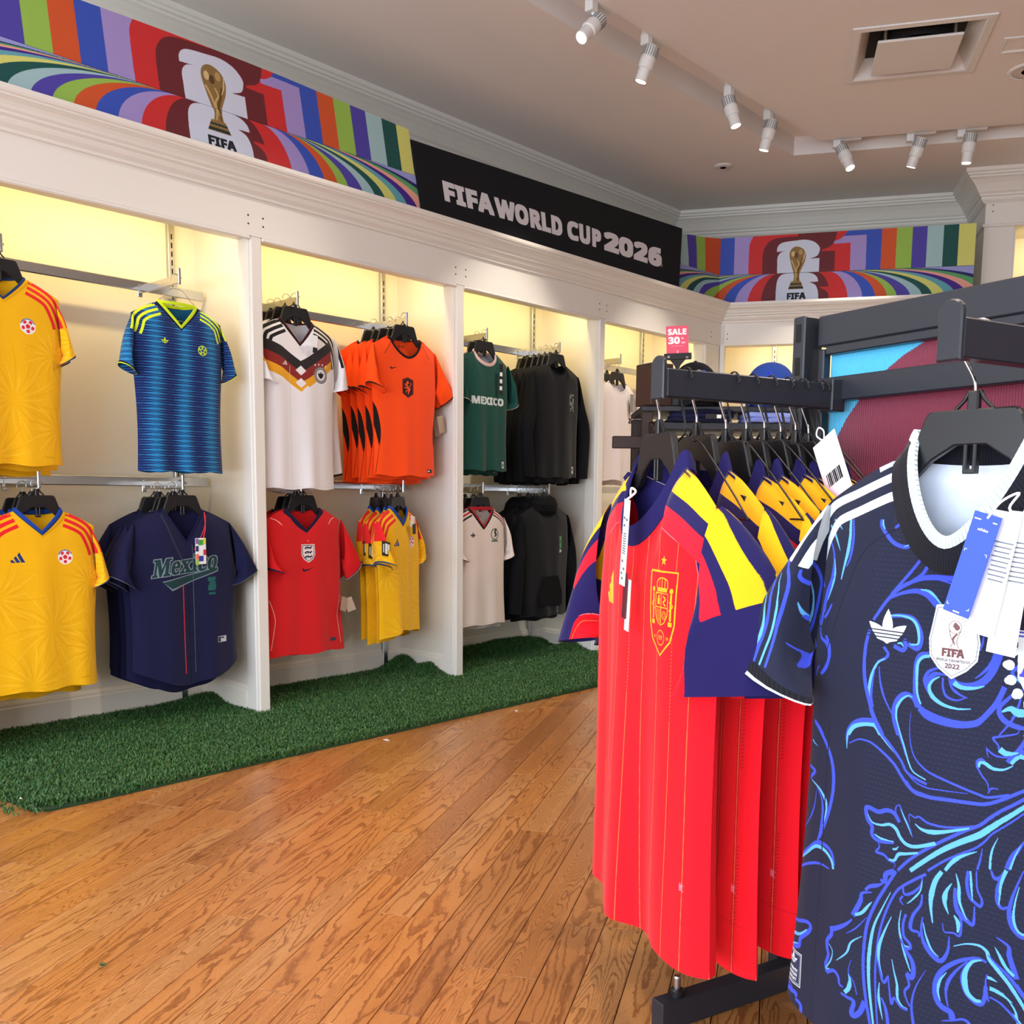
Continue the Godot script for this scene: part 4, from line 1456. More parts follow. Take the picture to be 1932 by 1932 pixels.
# ---------------------------------------------------------------- the printed boards above the bays
func print_banner() -> Texture2D:
	var cv := Cv.new(-1.06, 0.44, 2.12, 0.44, 950.0, c8("#d6d878"))
	var white := c8("#d3dbee")
	var maroon := c8("#6b2a30")
	var red := c8("#cf3234")
	var lav := c8("#a594d2")
	var blue := c8("#3a56bd")
	var orange := c8("#d3592f")
	var green := c8("#97c154")
	var purple := c8("#5046a8")
	var pale := c8("#a3c6cb")
	var teal := c8("#1d5450")
	var yellow := c8("#d6d878")
	var cb := c8("#62a6b4")
	var dp := c8("#46268c")
	var pink := c8("#e8a596")
	var g2 := c8("#5aa266")
	var navy := c8("#27296e")
	var lilac := c8("#9aa0d8")
	var cr := 0.177
	# upright bands of the upper half, from the outside in
	var left := [1.0, 0.905, 0.815, 0.72, 0.626, 0.531, 0.434, 0.333]
	var right := [0.953, 0.866, 0.772, 0.686, 0.594, 0.506]
	var lc := [teal, pale, purple, green, orange, blue, lav]
	for k in 7:
		cv.rect(-left[k], cr, 0.3, 0.44, lc[k])
	var rc := [teal, pale, purple, green, orange, blue]
	for k in 6:
		cv.rect(0.2, cr, right[k], 0.44, rc[k])
	cv.poly(PackedVector2Array([Vector2(0.0, cr), Vector2(0.418, cr), Vector2(0.416, 0.398), Vector2(0.28, 0.398), Vector2(0.22, 0.371), Vector2(0.0, 0.371)]), lav)
	var rl := cv.smooth([Vector2(-0.333, cr), Vector2(-0.333, 0.34), Vector2(-0.326, 0.39), Vector2(-0.30, 0.44)], 6)
	rl.append_array([Vector2(0.22, 0.44), Vector2(0.225, cr)])
	cv.poly(rl, red)
	cv.poly(cv.smooth([Vector2(0.2, 0.44), Vector2(0.30, 0.44), Vector2(0.286, 0.41), Vector2(0.262, 0.385), Vector2(0.215, 0.369), Vector2(0.1, 0.365)], 5), red)
	cv.poly(PackedVector2Array([Vector2(0.0, cr), Vector2(0.324, cr), Vector2(0.321, 0.354), Vector2(0.21, 0.351), Vector2(0.16, 0.325), Vector2(0.0, 0.32)]), red)
	var ml := cv.smooth([Vector2(-0.238, cr), Vector2(-0.238, 0.3), Vector2(-0.225, 0.352), Vector2(-0.19, 0.392), Vector2(-0.13, 0.41), Vector2(0.0, 0.415)], 6)
	ml.append_array([Vector2(0.0, 0.44), Vector2(0.235, 0.44)])
	ml.append_array(cv.smooth([Vector2(0.236, 0.42), Vector2(0.226, 0.375), Vector2(0.2, 0.338), Vector2(0.15, 0.318)], 6))
	ml.append_array([Vector2(0.11, cr)])
	cv.poly(ml, maroon)
	cv.poly(PackedVector2Array([Vector2(0.0, cr), Vector2(0.229, cr), Vector2(0.229, 0.307), Vector2(0.134, 0.309), Vector2(0.0, 0.3)]), maroon)
	# the white 2
	var two := cv.smooth([Vector2(-0.141, 0.318), Vector2(-0.139, 0.346), Vector2(-0.122, 0.369), Vector2(-0.09, 0.38), Vector2(-0.02, 0.386), Vector2(0.045, 0.389), Vector2(0.1, 0.372), Vector2(0.133, 0.338), Vector2(0.135, 0.31), Vector2(0.12, 0.28), Vector2(0.077, 0.264)], 6)
	two.append_array([Vector2(0.136, 0.266), Vector2(0.136, cr), Vector2(-0.135, cr)])
	two.append_array(cv.smooth([Vector2(-0.136, 0.24), Vector2(-0.136, 0.278), Vector2(-0.125, 0.303), Vector2(-0.105, 0.317), Vector2(-0.072, 0.322)], 6))
	cv.poly(two, white)
	# the arched bands of the lower half, from the outside in
	cv.rect(-1.06, 0.0, 1.06, cr, lilac)
	var cols := [navy, g2, pink, dp, cb, yellow, teal, pale, purple, green, orange, blue, lav, red, maroon]
	var lb := [1.36, 1.28, 1.2, 1.12, 1.04, 0.96, 0.88, 0.80, 0.725, 0.654, 0.582, 0.504, 0.422, 0.334, 0.24]
	var rb := [1.24, 1.17, 1.09, 1.018, 0.955, 0.891, 0.822, 0.762, 0.693, 0.614, 0.555, 0.485, 0.408, 0.319, 0.212]
	var ra := [0.62, 0.6, 0.58, 0.56, 0.54, 0.52, 0.5, 0.48, 0.42, 0.34, 0.27, 0.22, 0.176, 0.13, 0.09]
	for k in cols.size():
		var p := PackedVector2Array()
		var la: float = 0.119 + (lb[k] - 0.24) * 0.775
		for a in 25:
			var t := PI / 2 * a / 24.0
			p.append(Vector2(-lb[k] + la - la * cos(t), cr * sin(t)))
		for a in 25:
			var t := PI / 2 * (1.0 - a / 24.0)
			p.append(Vector2(rb[k] - ra[k] + ra[k] * cos(t), cr * sin(t)))
		cv.poly(p, cols[k])
	cv.poly(cv.smooth([Vector2(0.212, 0.09), Vector2(0.145, 0.09), Vector2(0.18, 0.07), Vector2(0.2, 0.045), Vector2(0.207, 0.0), Vector2(0.25, 0.0), Vector2(0.26, 0.06), Vector2(0.225, 0.09)], 4), red)
	var six := cv.smooth([Vector2(-0.139, 0.0), Vector2(-0.138, 0.09), Vector2(-0.13, 0.14), Vector2(-0.105, 0.168), Vector2(-0.06, cr)], 6)
	six.append_array(cv.smooth([Vector2(0.06, cr), Vector2(0.1, 0.168), Vector2(0.126, 0.148), Vector2(0.134, 0.122)], 6))
	six.append_array(cv.smooth([Vector2(0.08, 0.12), Vector2(0.115, 0.105), Vector2(0.132, 0.075), Vector2(0.138, 0.04), Vector2(0.138, 0.0)], 6))
	cv.poly(six, white)
	# the gold cup
	var gold := c8("#8f7245")
	var cup := cv.smooth([Vector2(-0.024, 0.127), Vector2(-0.018, 0.16), Vector2(-0.03, 0.20), Vector2(-0.045, 0.25), Vector2(-0.054, 0.295), Vector2(-0.045, 0.328), Vector2(-0.02, 0.346), Vector2(0.01, 0.344), Vector2(0.038, 0.325), Vector2(0.052, 0.29), Vector2(0.046, 0.245), Vector2(0.03, 0.205), Vector2(0.016, 0.165), Vector2(0.02, 0.127)], 6)
	cv.poly(cup, gold)
	for q in [[c8("#d8c08c"), -0.03, 0.30, 0.012], [c8("#5e4524"), -0.008, 0.29, 0.012], [c8("#b89a62"), 0.02, 0.31, 0.012]]:
		cv.disc(Vector2(q[1], q[2]), q[3], q[0], q[3] * 1.5)
	cv.line(cv.smooth([Vector2(-0.04, 0.26), Vector2(-0.02, 0.22), Vector2(-0.006, 0.17), Vector2(-0.012, 0.13)], 6), c8("#c9ac72"), 0.010, 0.009, 0.006)
	cv.line(cv.smooth([Vector2(0.034, 0.27), Vector2(0.018, 0.22), Vector2(0.006, 0.18), Vector2(0.01, 0.13)], 6), c8("#66491f"), 0.012, 0.010, 0.006)
	cv.line(cv.smooth([Vector2(0.0, 0.26), Vector2(0.012, 0.23), Vector2(-0.004, 0.2), Vector2(0.004, 0.15)], 6), c8("#c9ac72"), 0.006, 0.008, 0.004)
	cv.line(cv.smooth([Vector2(0.046, 0.31), Vector2(0.04, 0.27), Vector2(0.028, 0.24)], 4), c8("#d8c08c"), 0.004, 0.007, 0.003)
	cv.poly(PackedVector2Array([Vector2(-0.036, 0.128), Vector2(0.026, 0.128), Vector2(0.046, 0.083), Vector2(-0.056, 0.083)]), gold)
	cv.poly(PackedVector2Array([Vector2(-0.041, 0.117), Vector2(0.031, 0.117), Vector2(0.035, 0.108), Vector2(-0.045, 0.108)]), c8("#2c3a30"))
	cv.poly(PackedVector2Array([Vector2(-0.049, 0.098), Vector2(0.039, 0.098), Vector2(0.044, 0.086), Vector2(-0.054, 0.086)]), c8("#26342c"))
	cv.text("FIFA", Vector2(0.0, 0.026), 0.035, c8("#1f1f26"), 0.118, 0.0022)
	return cv.tex()

# one board between two rows of points (bottom, top), each [point, u]; v runs from va to vb
func board_mesh(bottom: Array, top: Array, va: float, vb: float, out: Vector3) -> ArrayMesh:
	var mb := MB.new()
	var n := bottom.size()
	var uv := func(u: float, v: float) -> Vector2:
		return Vector2((u + 1.06) / 2.12, (0.44 - v) / 0.44)
	var th := out * 0.008
	for k in n - 1:
		var a: Vector3 = bottom[k][0]
		var b: Vector3 = bottom[k + 1][0]
		var c: Vector3 = top[k + 1][0]
		var d: Vector3 = top[k][0]
		mb.quad(a + th, b + th, c + th, d + th, uv.call(bottom[k][1], va), uv.call(bottom[k + 1][1], va), uv.call(top[k + 1][1], vb), uv.call(top[k][1], vb))
		mb.quad(b, a, d, c, uv.call(1.05, 0.4), uv.call(1.05, 0.4), uv.call(1.05, 0.4), uv.call(1.05, 0.4))
		mb.quad(d + th, c + th, c, d, uv.call(top[k][1], vb - 0.004), uv.call(top[k + 1][1], vb - 0.004), uv.call(top[k + 1][1], vb), uv.call(top[k][1], vb))
		mb.quad(a, b, b + th, a + th, uv.call(bottom[k][1], va), uv.call(bottom[k + 1][1], va), uv.call(bottom[k + 1][1], va), uv.call(bottom[k][1], va))
	for k in [0, n - 1]:
		var a: Vector3 = bottom[k][0]
		var d: Vector3 = top[k][0]
		var e: float = bottom[k][1]
		mb.quad(a, a + th, d + th, d, uv.call(e, va), uv.call(e, va), uv.call(e, vb), uv.call(e, vb))
	return mb.done()

func build_banners() -> void:
	var m := mat("banner_print", Color.WHITE, 0.55)
	m.albedo_texture = print_banner()
	m.metallic_specular = 0.35
	var edge := Vector3(1, 0.2, 0).normalized()
	# left wall: the boards lean back against nothing but their stays
	var t := thing("printed_banner", "long striped banner with the white emblem and gold cup, left of the black sign", "banner", Vector3(-3.5, 2.265, -2.147))
	var lo := []
	var mid := []
	var mid2 := []
	var hi := []
	for k in 13:
		var u := lerpf(-1.03, 1.031, k / 12.0)
		var top := 0.392 + 0.026 * sin(PI * k / 12.0) * (1.0 if k < 9 else 0.9)
		lo.append([Vector3(0, 0.002, -u), u])
		mid.append([Vector3(-0.2 * 0.1755, 0.1755, -u), u])
		mid2.append([Vector3(-0.2 * 0.179 - 0.004, 0.179, -u), u])
		hi.append([Vector3(-0.2 * top - 0.004, top, -u), u])
	part("lower_board", board_mesh(lo, mid, 0.002, 0.1755, edge), m, t)
	part("upper_board", board_mesh(mid2, hi, 0.178, 0.418, edge), m, t)
	var st := MB.new()
	for z in [-0.8, 0.0, 0.8]:
		st.tube([Vector3(-0.06, 0.22, z), Vector3(-0.3, 0.1, z), Vector3(-0.32, 0.0, z)], 0.006, 6)
	part("stay", st.done(), M.steel, t)
	# the banner folded round the corner
	var f := thing("printed_banner", "striped banner with the white emblem folded round the room corner above the back bay", "banner", bo(-0.022, -0.03, 2.265))
	var o: Vector3 = f.position
	lo = []
	mid = []
	mid2 = []
	hi = []
	for q in [[-5.33, -1.14], [-5.6, -0.87], [-5.85, -0.62]]:
		lo.append([Vector3(-3.575, 2.267, q[0]) - o, q[1] - 0.012])
	lo.append([Vector3.ZERO, -0.531])
	for q in [[0.23, -0.27], [0.487, 0.0], [0.76, 0.261], [1.03, 0.52], [1.3, 0.778], [1.584, 1.05]]:
		lo.append([bo(q[0], -0.03, 2.267) - o, q[1]])
	for k in lo.size():
		var a: Vector3 = lo[k][0]
		var u: float = lo[k][1]
		var ty := 0.452 if k >= 3 else 0.452 - 0.02 * (3 - k)
		var lean := Vector3(-0.012 * (3 - k), 0, 0) if k < 3 else Vector3.ZERO
		var crs := 0.208 - 0.0022 * k * (1.0 if k > 3 else 0.0)
		mid.append([a + Vector3.UP * crs + lean, u])
		mid2.append([a + Vector3.UP * (crs + 0.003) + lean, u])
		hi.append([a + Vector3.UP * ty + lean * 2.0, u])
	part("lower_board", board_mesh(lo, mid, 0.002, 0.176, BN), m, f)
	part("upper_board", board_mesh(mid2, hi, 0.178, 0.43, BN), m, f)
	# the black sign with its words
	var cv := Cv.new(0.0, 0.36, 2.2, 0.36, 920.0, c8("#14171d"))
	var ink := c8("#d9d6dc")
	var y := 0.098
	cv.text("FIFA", Vector2(0.165, y), 0.094, ink, 0.335, 0.0058, 0.0, "Droid Sans", 700, false)
	cv.text("WORLD", Vector2(0.522, y), 0.094, ink, 0.515, 0.0058, 0.0, "Droid Sans", 700, false)
	cv.text("CUP", Vector2(1.092, y), 0.094, ink, 0.29, 0.0058, 0.0, "Droid Sans", 700, false)
	cv.text("2026", Vector2(1.42, y), 0.096, ink, 0.565, 0.0075, 0.0, "Droid Sans", 700, false)
	cv.text("TM", Vector2(2.0, y - 0.004), 0.010, ink, 0.018, 0.0, PI / 2, "Droid Sans", 700, false)
	var sm := mat("sign_print", Color.WHITE, 0.6)
	sm.albedo_texture = cv.tex()
	sm.metallic_specular = 0.3
	var s := thing("fascia_sign", "long black sign with white letters between the two striped banners", "sign", Vector3(-3.488, 2.267, -4.275))
	var mb := MB.new()
	var rows := [[], []]
	for k in 9:
		var x := k / 8.0
		var z := lerpf(1.095, -1.095, x)
		rows[0].append(Vector3(0, 0, z))
		rows[1].append(Vector3(-lerpf(0.085, 0.0, x), lerpf(0.342, 0.372, x), z - lerpf(0.0, 0.02, x)))
	for k in 8:
		var a: Vector3 = rows[0][k]
		var b: Vector3 = rows[0][k + 1]
		var c: Vector3 = rows[1][k + 1]
		var d: Vector3 = rows[1][k]
		var th := Vector3(0.012, 0.003, 0)
		mb.quad(a + th, b + th, c + th, d + th, Vector2(k / 8.0, 1), Vector2((k + 1) / 8.0, 1), Vector2((k + 1) / 8.0, 0), Vector2(k / 8.0, 0))
		mb.quad(b, a, d, c, Vector2.ZERO, Vector2.ZERO, Vector2.ZERO, Vector2.ZERO)
		mb.quad(d + th, c + th, c, d, Vector2.ZERO, Vector2.ZERO, Vector2.ZERO, Vector2.ZERO)
		if k == 0:
			mb.quad(a, a + th, d + th, d, Vector2.ZERO, Vector2.ZERO, Vector2.ZERO, Vector2.ZERO)
		if k == 7:
			mb.quad(b + th, b, c, c + th, Vector2.ZERO, Vector2.ZERO, Vector2.ZERO, Vector2.ZERO)
	part("sign_board", mb.done(), sm, s)
	var st2 := MB.new()
	for z in [-0.9, 0.0, 0.9]:
		st2.tube([Vector3(-0.05, 0.22, z), Vector3(-0.25, 0.1, z), Vector3(-0.3, 0.0, z)], 0.006, 6)
	part("stay", st2.done(), M.steel, s)

# ---------------------------------------------------------------- the wall: rails, arms and what hangs there
func build_rails() -> void:
	var edges := [-1.144, -2.313, -3.488, -4.662, -5.836]
	var words := ["bay of yellow shirts", "bay of white, orange and red shirts", "bay of green and black tops", "bay of the white tee"]
	for k in 4:
		for level in 2:
			var y := 1.797 if level == 0 else 1.0
			var za: float = edges[k] - 0.035
			var zb: float = edges[k + 1] + 0.035
			var o := thing("hang_rail", ("upper" if level == 0 else "lower") + " chrome hang rail running across the " + words[k], "rail", Vector3(-3.9, y, (za + zb) / 2), 0.0, "hang rails in the bays")
			part("rail_bar", MB.new().box(Vector3.ZERO, Vector3(0.014, 0.04, za - zb), 0.003).done(), M.chrome, o)
			for s in [-1.0, 1.0]:
				part("rail_bracket", MB.new().box(Vector3(-0.045, -0.004, s * ((za - zb) / 2 - 0.13)), Vector3(0.085, 0.03, 0.008), 0.002).box(Vector3(-0.0045, 0, s * ((za - zb) / 2 - 0.13)), Vector3(0.006, 0.044, 0.03), 0.002).done(), M.chrome, o)

func face_arm(z: float, y: float, label: String, reach := 0.315) -> void:
	var o := thing("faceout_arm", label, "display arm", Vector3(-3.893, y, z), 0.0, "arms hooked on the hang rails")
	part("arm_bar", MB.new().box(Vector3(reach / 2, -0.018, 0), Vector3(reach, 0.034, 0.007), 0.002).done(), M.chrome, o)
	part("arm_tip", MB.new().box(Vector3(reach + 0.002, -0.008, 0), Vector3(0.006, 0.062, 0.012), 0.0025).done(), M.steel, o)
	part("arm_hook", MB.new().box(Vector3(-0.008, 0.0, 0), Vector3(0.03, 0.006, 0.02), 0.002).box(Vector3(-0.004, -0.022, 0), Vector3(0.006, 0.05, 0.02), 0.002).done(), M.chrome, o)

# q: z, neck height, front x, count, step, turn, size step
func hang(proto: Node3D, hanger: Node3D, z: float, y: float, x: float, count: int, step: float, turn: float, names: Array, hanger_names: Array, grp: String, seed_: int) -> void:
	var r := RandomNumberGenerator.new()
	r.seed = seed_
	for k in count:
		var yaw: float = PI / 2 + turn + (0.0 if k == 0 else r.randf_range(-0.10, 0.10))
		var at := Vector3(x - step * k, y - (0.0 if k == 0 else r.randf_range(0.0, 0.012)), z + (0.0 if k == 0 else r.randf_range(-0.012, 0.012)))
		var lab: String = names[mini(k, names.size() - 1)]
		var s: Node3D = proto
		if k == 0:
			s.position = at
			s.rotation.y = yaw
			s.set_meta("label", lab)
			if grp:
				s.set_meta("group", grp)
		else:
			s = copy(proto, at, yaw, lab, grp)
			var big := r.randf_range(1.0, 1.055)
			s.scale = Vector3(r.randf_range(0.98, 1.02), big, 0.85)
		copy(hanger, at, yaw, hanger_names[mini(k, hanger_names.size() - 1)], grp + " on their hangers" if grp else "")

func build_wall_clothes() -> void:
	build_rails()
	var hk := make_hanger("spare", 0.118, M.steel)
	hk.name = "clothes_hanger"
	# arms
	for q in [[-1.335, 1.8, "upper arm holding the yellow shirts at the far left"], [-1.99, 1.8, "upper arm holding the teal shirt"], [-2.54, 1.8, "upper arm holding the white chevron shirts"], [-3.165, 1.8, "upper arm holding the orange shirts"], [-3.72, 1.8, "upper arm holding the green shirts"], [-4.315, 1.8, "upper arm holding the black long-sleeved tops"], [-4.90, 1.8, "upper arm holding the white tees"],
			[-1.425, 1.003, "lower arm holding the yellow shirts at the far left"], [-1.98, 1.003, "lower arm holding the navy baseball jerseys"], [-2.545, 1.003, "lower arm holding the red shirts"], [-3.14, 1.003, "lower arm holding the yellow shirts of the orange bay"], [-3.70, 1.003, "lower arm holding the cream shirts"], [-4.24, 1.003, "lower arm holding the black hoodies"]]:
		face_arm(q[0], q[1], q[2])
	# yellow shirts
	var yel := cloth("yellow_cloth", Color.WHITE, print_yellow())
	var yplain := cloth("yellow_plain", c8("#efb614"))
	var ynavy := cloth("yellow_navy_rib", c8("#22406e"))
	var yblue := cloth("blue_rib", c8("#1d46a8"))
	var ylook := {"front": yel, "back": yplain, "sleeve": yel, "cuff": ynavy, "collar": [[-0.012, 0.0, yplain], [0.0, 0.008, ynavy]], "lining": yplain}
	var dy := shirt_dims({"len": 0.645, "neck": "v", "fd": 0.085, "nw": 0.086, "ws": 0.2, "wa": 0.205, "wh": 0.19, "seed": 2, "cuff": 0.015})
	var y1 := make_shirt("football_shirt", dy, ylook, "")
	hang(y1, hk, -1.335, 1.69, -3.61, 3, 0.06, 0.0, ["yellow football shirt at the top left, red shoulder stripes, in front on its arm", "second yellow shirt tucked behind the front one at the top left", "third yellow shirt at the back of the top left arm"], ["black hanger of the front yellow shirt at the top left", "black hanger behind the front one at the top left", "rear black hanger on the top left arm"], "yellow shirts on the top left arm", 3)
	var dy3 := dy.duplicate()
	dy3.merge({"seed": 5}, true)
	ylook.collar = [[-0.012, 0.0, yplain], [0.0, 0.008, ynavy], [0.003, 0.016, yblue]]
	var y3 := make_shirt("football_shirt", dy3, ylook, "")
	hang(y3, hk, -1.425, 0.882, -3.60, 3, 0.06, 0.0, ["yellow football shirt with red shoulder stripes and blue collar, front of the bottom left arm", "second yellow shirt behind the front one on the bottom left arm", "rear yellow shirt on the bottom left arm"], ["black hanger of the front yellow shirt on the bottom left arm", "black hanger second on the bottom left arm", "rear black hanger on the bottom left arm"], "yellow shirts on the bottom left arm", 8)
	var dy2 := dy.duplicate()
	dy2.merge({"flat": dy.sl, "seed": 9, "fold": 0.02, "thick": 0.045, "len": 0.63, "hem": -0.03, "sl_left": [[Vector2(0.198, -0.052), Vector2(0.203, -0.235), 0.02, 0.0], [Vector2(0.215, -0.13), Vector2(0.19, -0.25), 0.045, 0.02], [Vector2(0.235, -0.25), Vector2(0.15, -0.29), 0.055, 0.04]]}, true)
	var y2 := make_shirt("football_shirt", dy2, ylook, "")
	var patch := part("sleeve_patch", MB.new().box(Vector3.ZERO, Vector3(0.055, 0.07, 0.003), 0.001).done(), M.tag_black, y2, "black sleeve patch")
	patch.position = Vector3(-0.222, -0.185, 0.058)
	patch.rotation = Vector3(-0.2, -0.25, -0.2)
	var pin := part("patch_print", MB.new().box(Vector3.ZERO, Vector3(0.016, 0.05, 0.001)).box(Vector3(-0.018, 0, 0), Vector3(0.006, 0.04, 0.001)).box(Vector3(0.016, 0.008, 0), Vector3(0.01, 0.03, 0.001)).done(), M.tag_white, patch)
	pin.position = Vector3(0, 0, 0.0018)
	hang_tag(y2, Vector3(0.05, -0.035, 0.058), Vector2(0.04, 0.055), M.tag_white, -0.15, "white price tag with a barcode")
	hang_tag(y2, Vector3(0.058, -0.075, 0.06), Vector2(0.032, 0.05), M.tag_black, 0.05, "black swing tag")
	hang(y2, hk, -3.14, 0.886, -3.62, 4, 0.05, 0.36, ["yellow football shirt with a black sleeve patch, under the orange shirts", "yellow shirt first behind the one with the sleeve patch", "yellow shirt deep in the stack under the orange shirts", "rear yellow shirt in the stack under the orange shirts"], ["black hanger of the yellow shirt with the sleeve patch", "black hanger among the yellow shirts under the orange ones"], "yellow shirts under the orange shirts", 14)
	# teal shirt on its wire hanger
	var tl := cloth("teal_cloth", Color.WHITE, print_teal())
	var tin := cloth("teal_inside", c8("#1b5f8c"))
	var neon := cloth("neon_rib", c8("#cdea20"))
	var inky := cloth("ink_rib", c8("#14183c"))
	var teal := make_shirt("football_shirt", shirt_dims({"len": 0.65, "neck": "v", "fd": 0.095, "nw": 0.084, "ws": 0.19, "wa": 0.19, "wh": 0.183, "thick": 0.045, "seed": 3, "cuff": 0.022, "fold": 0.013}), {"front": tl, "back": tin, "cuff": inky, "collar": [[-0.014, 0.003, inky], [0.001, 0.012, neon]], "lining": tin}, "")
	for sv in [1.0, -1.0]:
		part("cuff_edge", sleeve_mesh(shirt_dims({"len": 0.65, "ws": 0.19, "seed": 3}), sv, 0.972, 1.0, 2, 0.003), neon, teal)
	part("neck_tape", collar_mesh(shirt_dims({"neck": "v", "fd": -0.0, "nw": 0.08, "bd": 0.02, "zn": 0.026}), -0.006, 0.006), neon, teal)
	var wh := wire_hanger("thin wire hanger of the teal shirt", 0.118)
	teal.position = Vector3(-3.6, 1.685, -1.988)
	teal.rotation.y = PI / 2
	tag(teal, "teal and navy patterned football shirt with neon yellow trim on a wire hanger", "shirt")
	wh.position = teal.position
	wh.rotation.y = PI / 2
	# navy baseball jerseys
	var nv := cloth("navy_cloth", Color.WHITE, print_navy())
	var nvp := cloth("navy_plain", c8("#15173c"))
	var grey_rib := cloth("grey_piping", c8("#5d6870"))
	var navy := make_shirt("baseball_jersey", shirt_dims({"len": 0.63, "neck": "v", "fd": 0.13, "nw": 0.082, "ws": 0.205, "wa": 0.23, "wh": 0.225, "hem": 0.075, "ya": -0.26, "seed": 6, "fold": 0.013, "thick": 0.04, "cuff": 0.008, "sl": [[Vector2(0.203, -0.052), Vector2(0.225, -0.25), 0.02, 0.0], [Vector2(0.26, -0.14), Vector2(0.235, -0.27), 0.045, 0.006], [Vector2(0.315, -0.25), Vector2(0.2, -0.315), 0.05, 0.014]]}), {"front": nv, "back": nvp, "sleeve": nvp, "cuff": grey_rib, "collar": [[-0.006, 0.006, nvp]], "lining": nvp}, "")
	for k in 4:
		part("button", MB.new().lathe([Vector2(0.006, 0.0), Vector2(0.006, 0.002), Vector2(0.0, 0.003)], 12, Vector3(0.0, -0.3 - 0.095 * k, 0.048), Basis(Vector3.RIGHT, Vector3.BACK, Vector3.DOWN)).done(), nvp, navy)
	var charm := part("lanyard_tag", MB.new().box(Vector3.ZERO, Vector3(0.045, 0.105, 0.003), 0.001).done(), M.tag_white, navy, "multicoloured swing tag on a red cord")
	charm.position = Vector3(0.046, -0.165, 0.058)
	var bits := [["#8c5ab0", -0.016, 0.04, 0.012], ["#3fa03c", 0.0, 0.035, 0.02], ["#d8d23a", 0.016, 0.04, 0.012], ["#2c2a6a", -0.016, 0.01, 0.012], ["#e87a4a", -0.016, -0.022, 0.012], ["#c8303c", 0.016, -0.005, 0.012], ["#3a3aa0", 0.0, -0.03, 0.02], ["#9ac04a", -0.016, -0.045, 0.012]]
	for b in bits:
		var pc := part("tag_print", MB.new().box(Vector3(b[1], b[2], 0.002), Vector3(b[3], 0.022, 0.001)).done(), mat("tag_" + b[0].substr(1), c8(b[0]), 0.6), charm)
	part("cord", MB.new().tube(smooth_path([Vector3(0.06, -0.115, 0.055), Vector3(0.075, -0.07, 0.045), Vector3(0.088, -0.01, 0.012)], 5), 0.0022, 6).done(), mat("red_cord", c8("#d8303c"), 0.7), navy)
	hang(navy, hk, -1.985, 0.886, -3.60, 5, 0.058, -0.06, ["navy baseball jersey with dark green Mexico script, front of its arm", "navy baseball jersey first behind the front one, only its shoulder and sleeve showing", "navy baseball jersey packed behind the front two"], ["black hanger of the front navy baseball jersey", "black hanger among the packed navy baseball jerseys"], "navy baseball jerseys", 21)
	# white chevron shirts
	var gm := cloth("chevron_cloth", Color.WHITE, print_german())
	var wplain := cloth("white_plain", c8("#e4e2e6"))
	var black_rib := cloth("black_rib", c8("#171518"))
	var glook := {"front": gm, "back": wplain, "cuff": wplain, "collar": [[-0.012, 0.003, black_rib], [0.002, 0.006, cloth("dark_red_rib", c8("#5a1a1e"))]], "lining": wplain}
	var ger := make_shirt("football_shirt", shirt_dims({"len": 0.725, "neck": "v", "fd": 0.105, "nw": 0.086, "ws": 0.2, "wa": 0.203, "wh": 0.195, "seed": 7, "sl_left": [[Vector2(0.195, -0.055), Vector2(0.2, -0.24), 0.02, 0.0], [Vector2(0.205, -0.15), Vector2(0.175, -0.255), 0.04, 0.012], [Vector2(0.2, -0.265), Vector2(0.13, -0.285), 0.045, 0.026]], "flat": [[Vector2(0.198, -0.055), Vector2(0.21, -0.24), 0.02, 0.0], [Vector2(0.24, -0.15), Vector2(0.205, -0.27), 0.04, 0.0], [Vector2(0.262, -0.27), Vector2(0.185, -0.29), 0.036, 0.0]],  "thick": 0.045, "fold": 0.014, "sl": [[Vector2(0.208, -0.055), Vector2(0.213, -0.24), 0.025, 0.0], [Vector2(0.24, -0.15), Vector2(0.205, -0.27), 0.04, 0.006], [Vector2(0.262, -0.27), Vector2(0.185, -0.29), 0.036, 0.014]]}), glook, "")
	hang_tag(ger, Vector3(0.052, -0.06, 0.062), Vector2(0.036, 0.052), M.tag_white, -0.1, "white price tag with a barcode")
	hang_tag(ger, Vector3(0.056, -0.112, 0.062), Vector2(0.024, 0.024), M.tag_black, -0.1, "small black swing tag")
	hang(ger, hk, -2.545, 1.70, -3.60, 1, 0.05, 0.0, ["white football shirt with a black, red and gold chest chevron, in front"], ["black hanger of the white chevron shirt"], "", 3)
	var dl := shirt_dims({"len": 0.70, "neck": "v", "fd": 0.105, "nw": 0.086, "ws": 0.195, "wa": 0.2, "wh": 0.195, "seed": 4, "sl_left": [[Vector2(0.19, -0.055), Vector2(0.195, -0.24), 0.02, 0.0], [Vector2(0.205, -0.25), Vector2(0.15, -0.30), 0.036, 0.02], [Vector2(0.2, -0.45), Vector2(0.13, -0.46), 0.034, 0.03]], "cuff": 0.008, "sl": [[Vector2(0.208, -0.055), Vector2(0.213, -0.24), 0.02, 0.0], [Vector2(0.25, -0.25), Vector2(0.195, -0.30), 0.036, 0.0], [Vector2(0.27, -0.45), Vector2(0.19, -0.46), 0.034, 0.0], [Vector2(0.29, -0.66), Vector2(0.215, -0.675), 0.03, 0.0]]})
	var lgl := make_shirt("football_shirt", dl, {"front": wplain, "sleeve": wplain, "cuff": black_rib, "collar": [[-0.012, 0.003, black_rib]]}, "")
	hang(lgl, hk, -2.545, 1.705, -3.665, 3, 0.055, 0.02, ["long-sleeved white football shirt behind the chevron shirt, black cuff showing", "white football shirt packed behind the chevron shirt, hidden but for its hanger"], ["black hanger packed behind the white chevron shirt's hanger"], "white shirts behind the chevron shirt", 6)
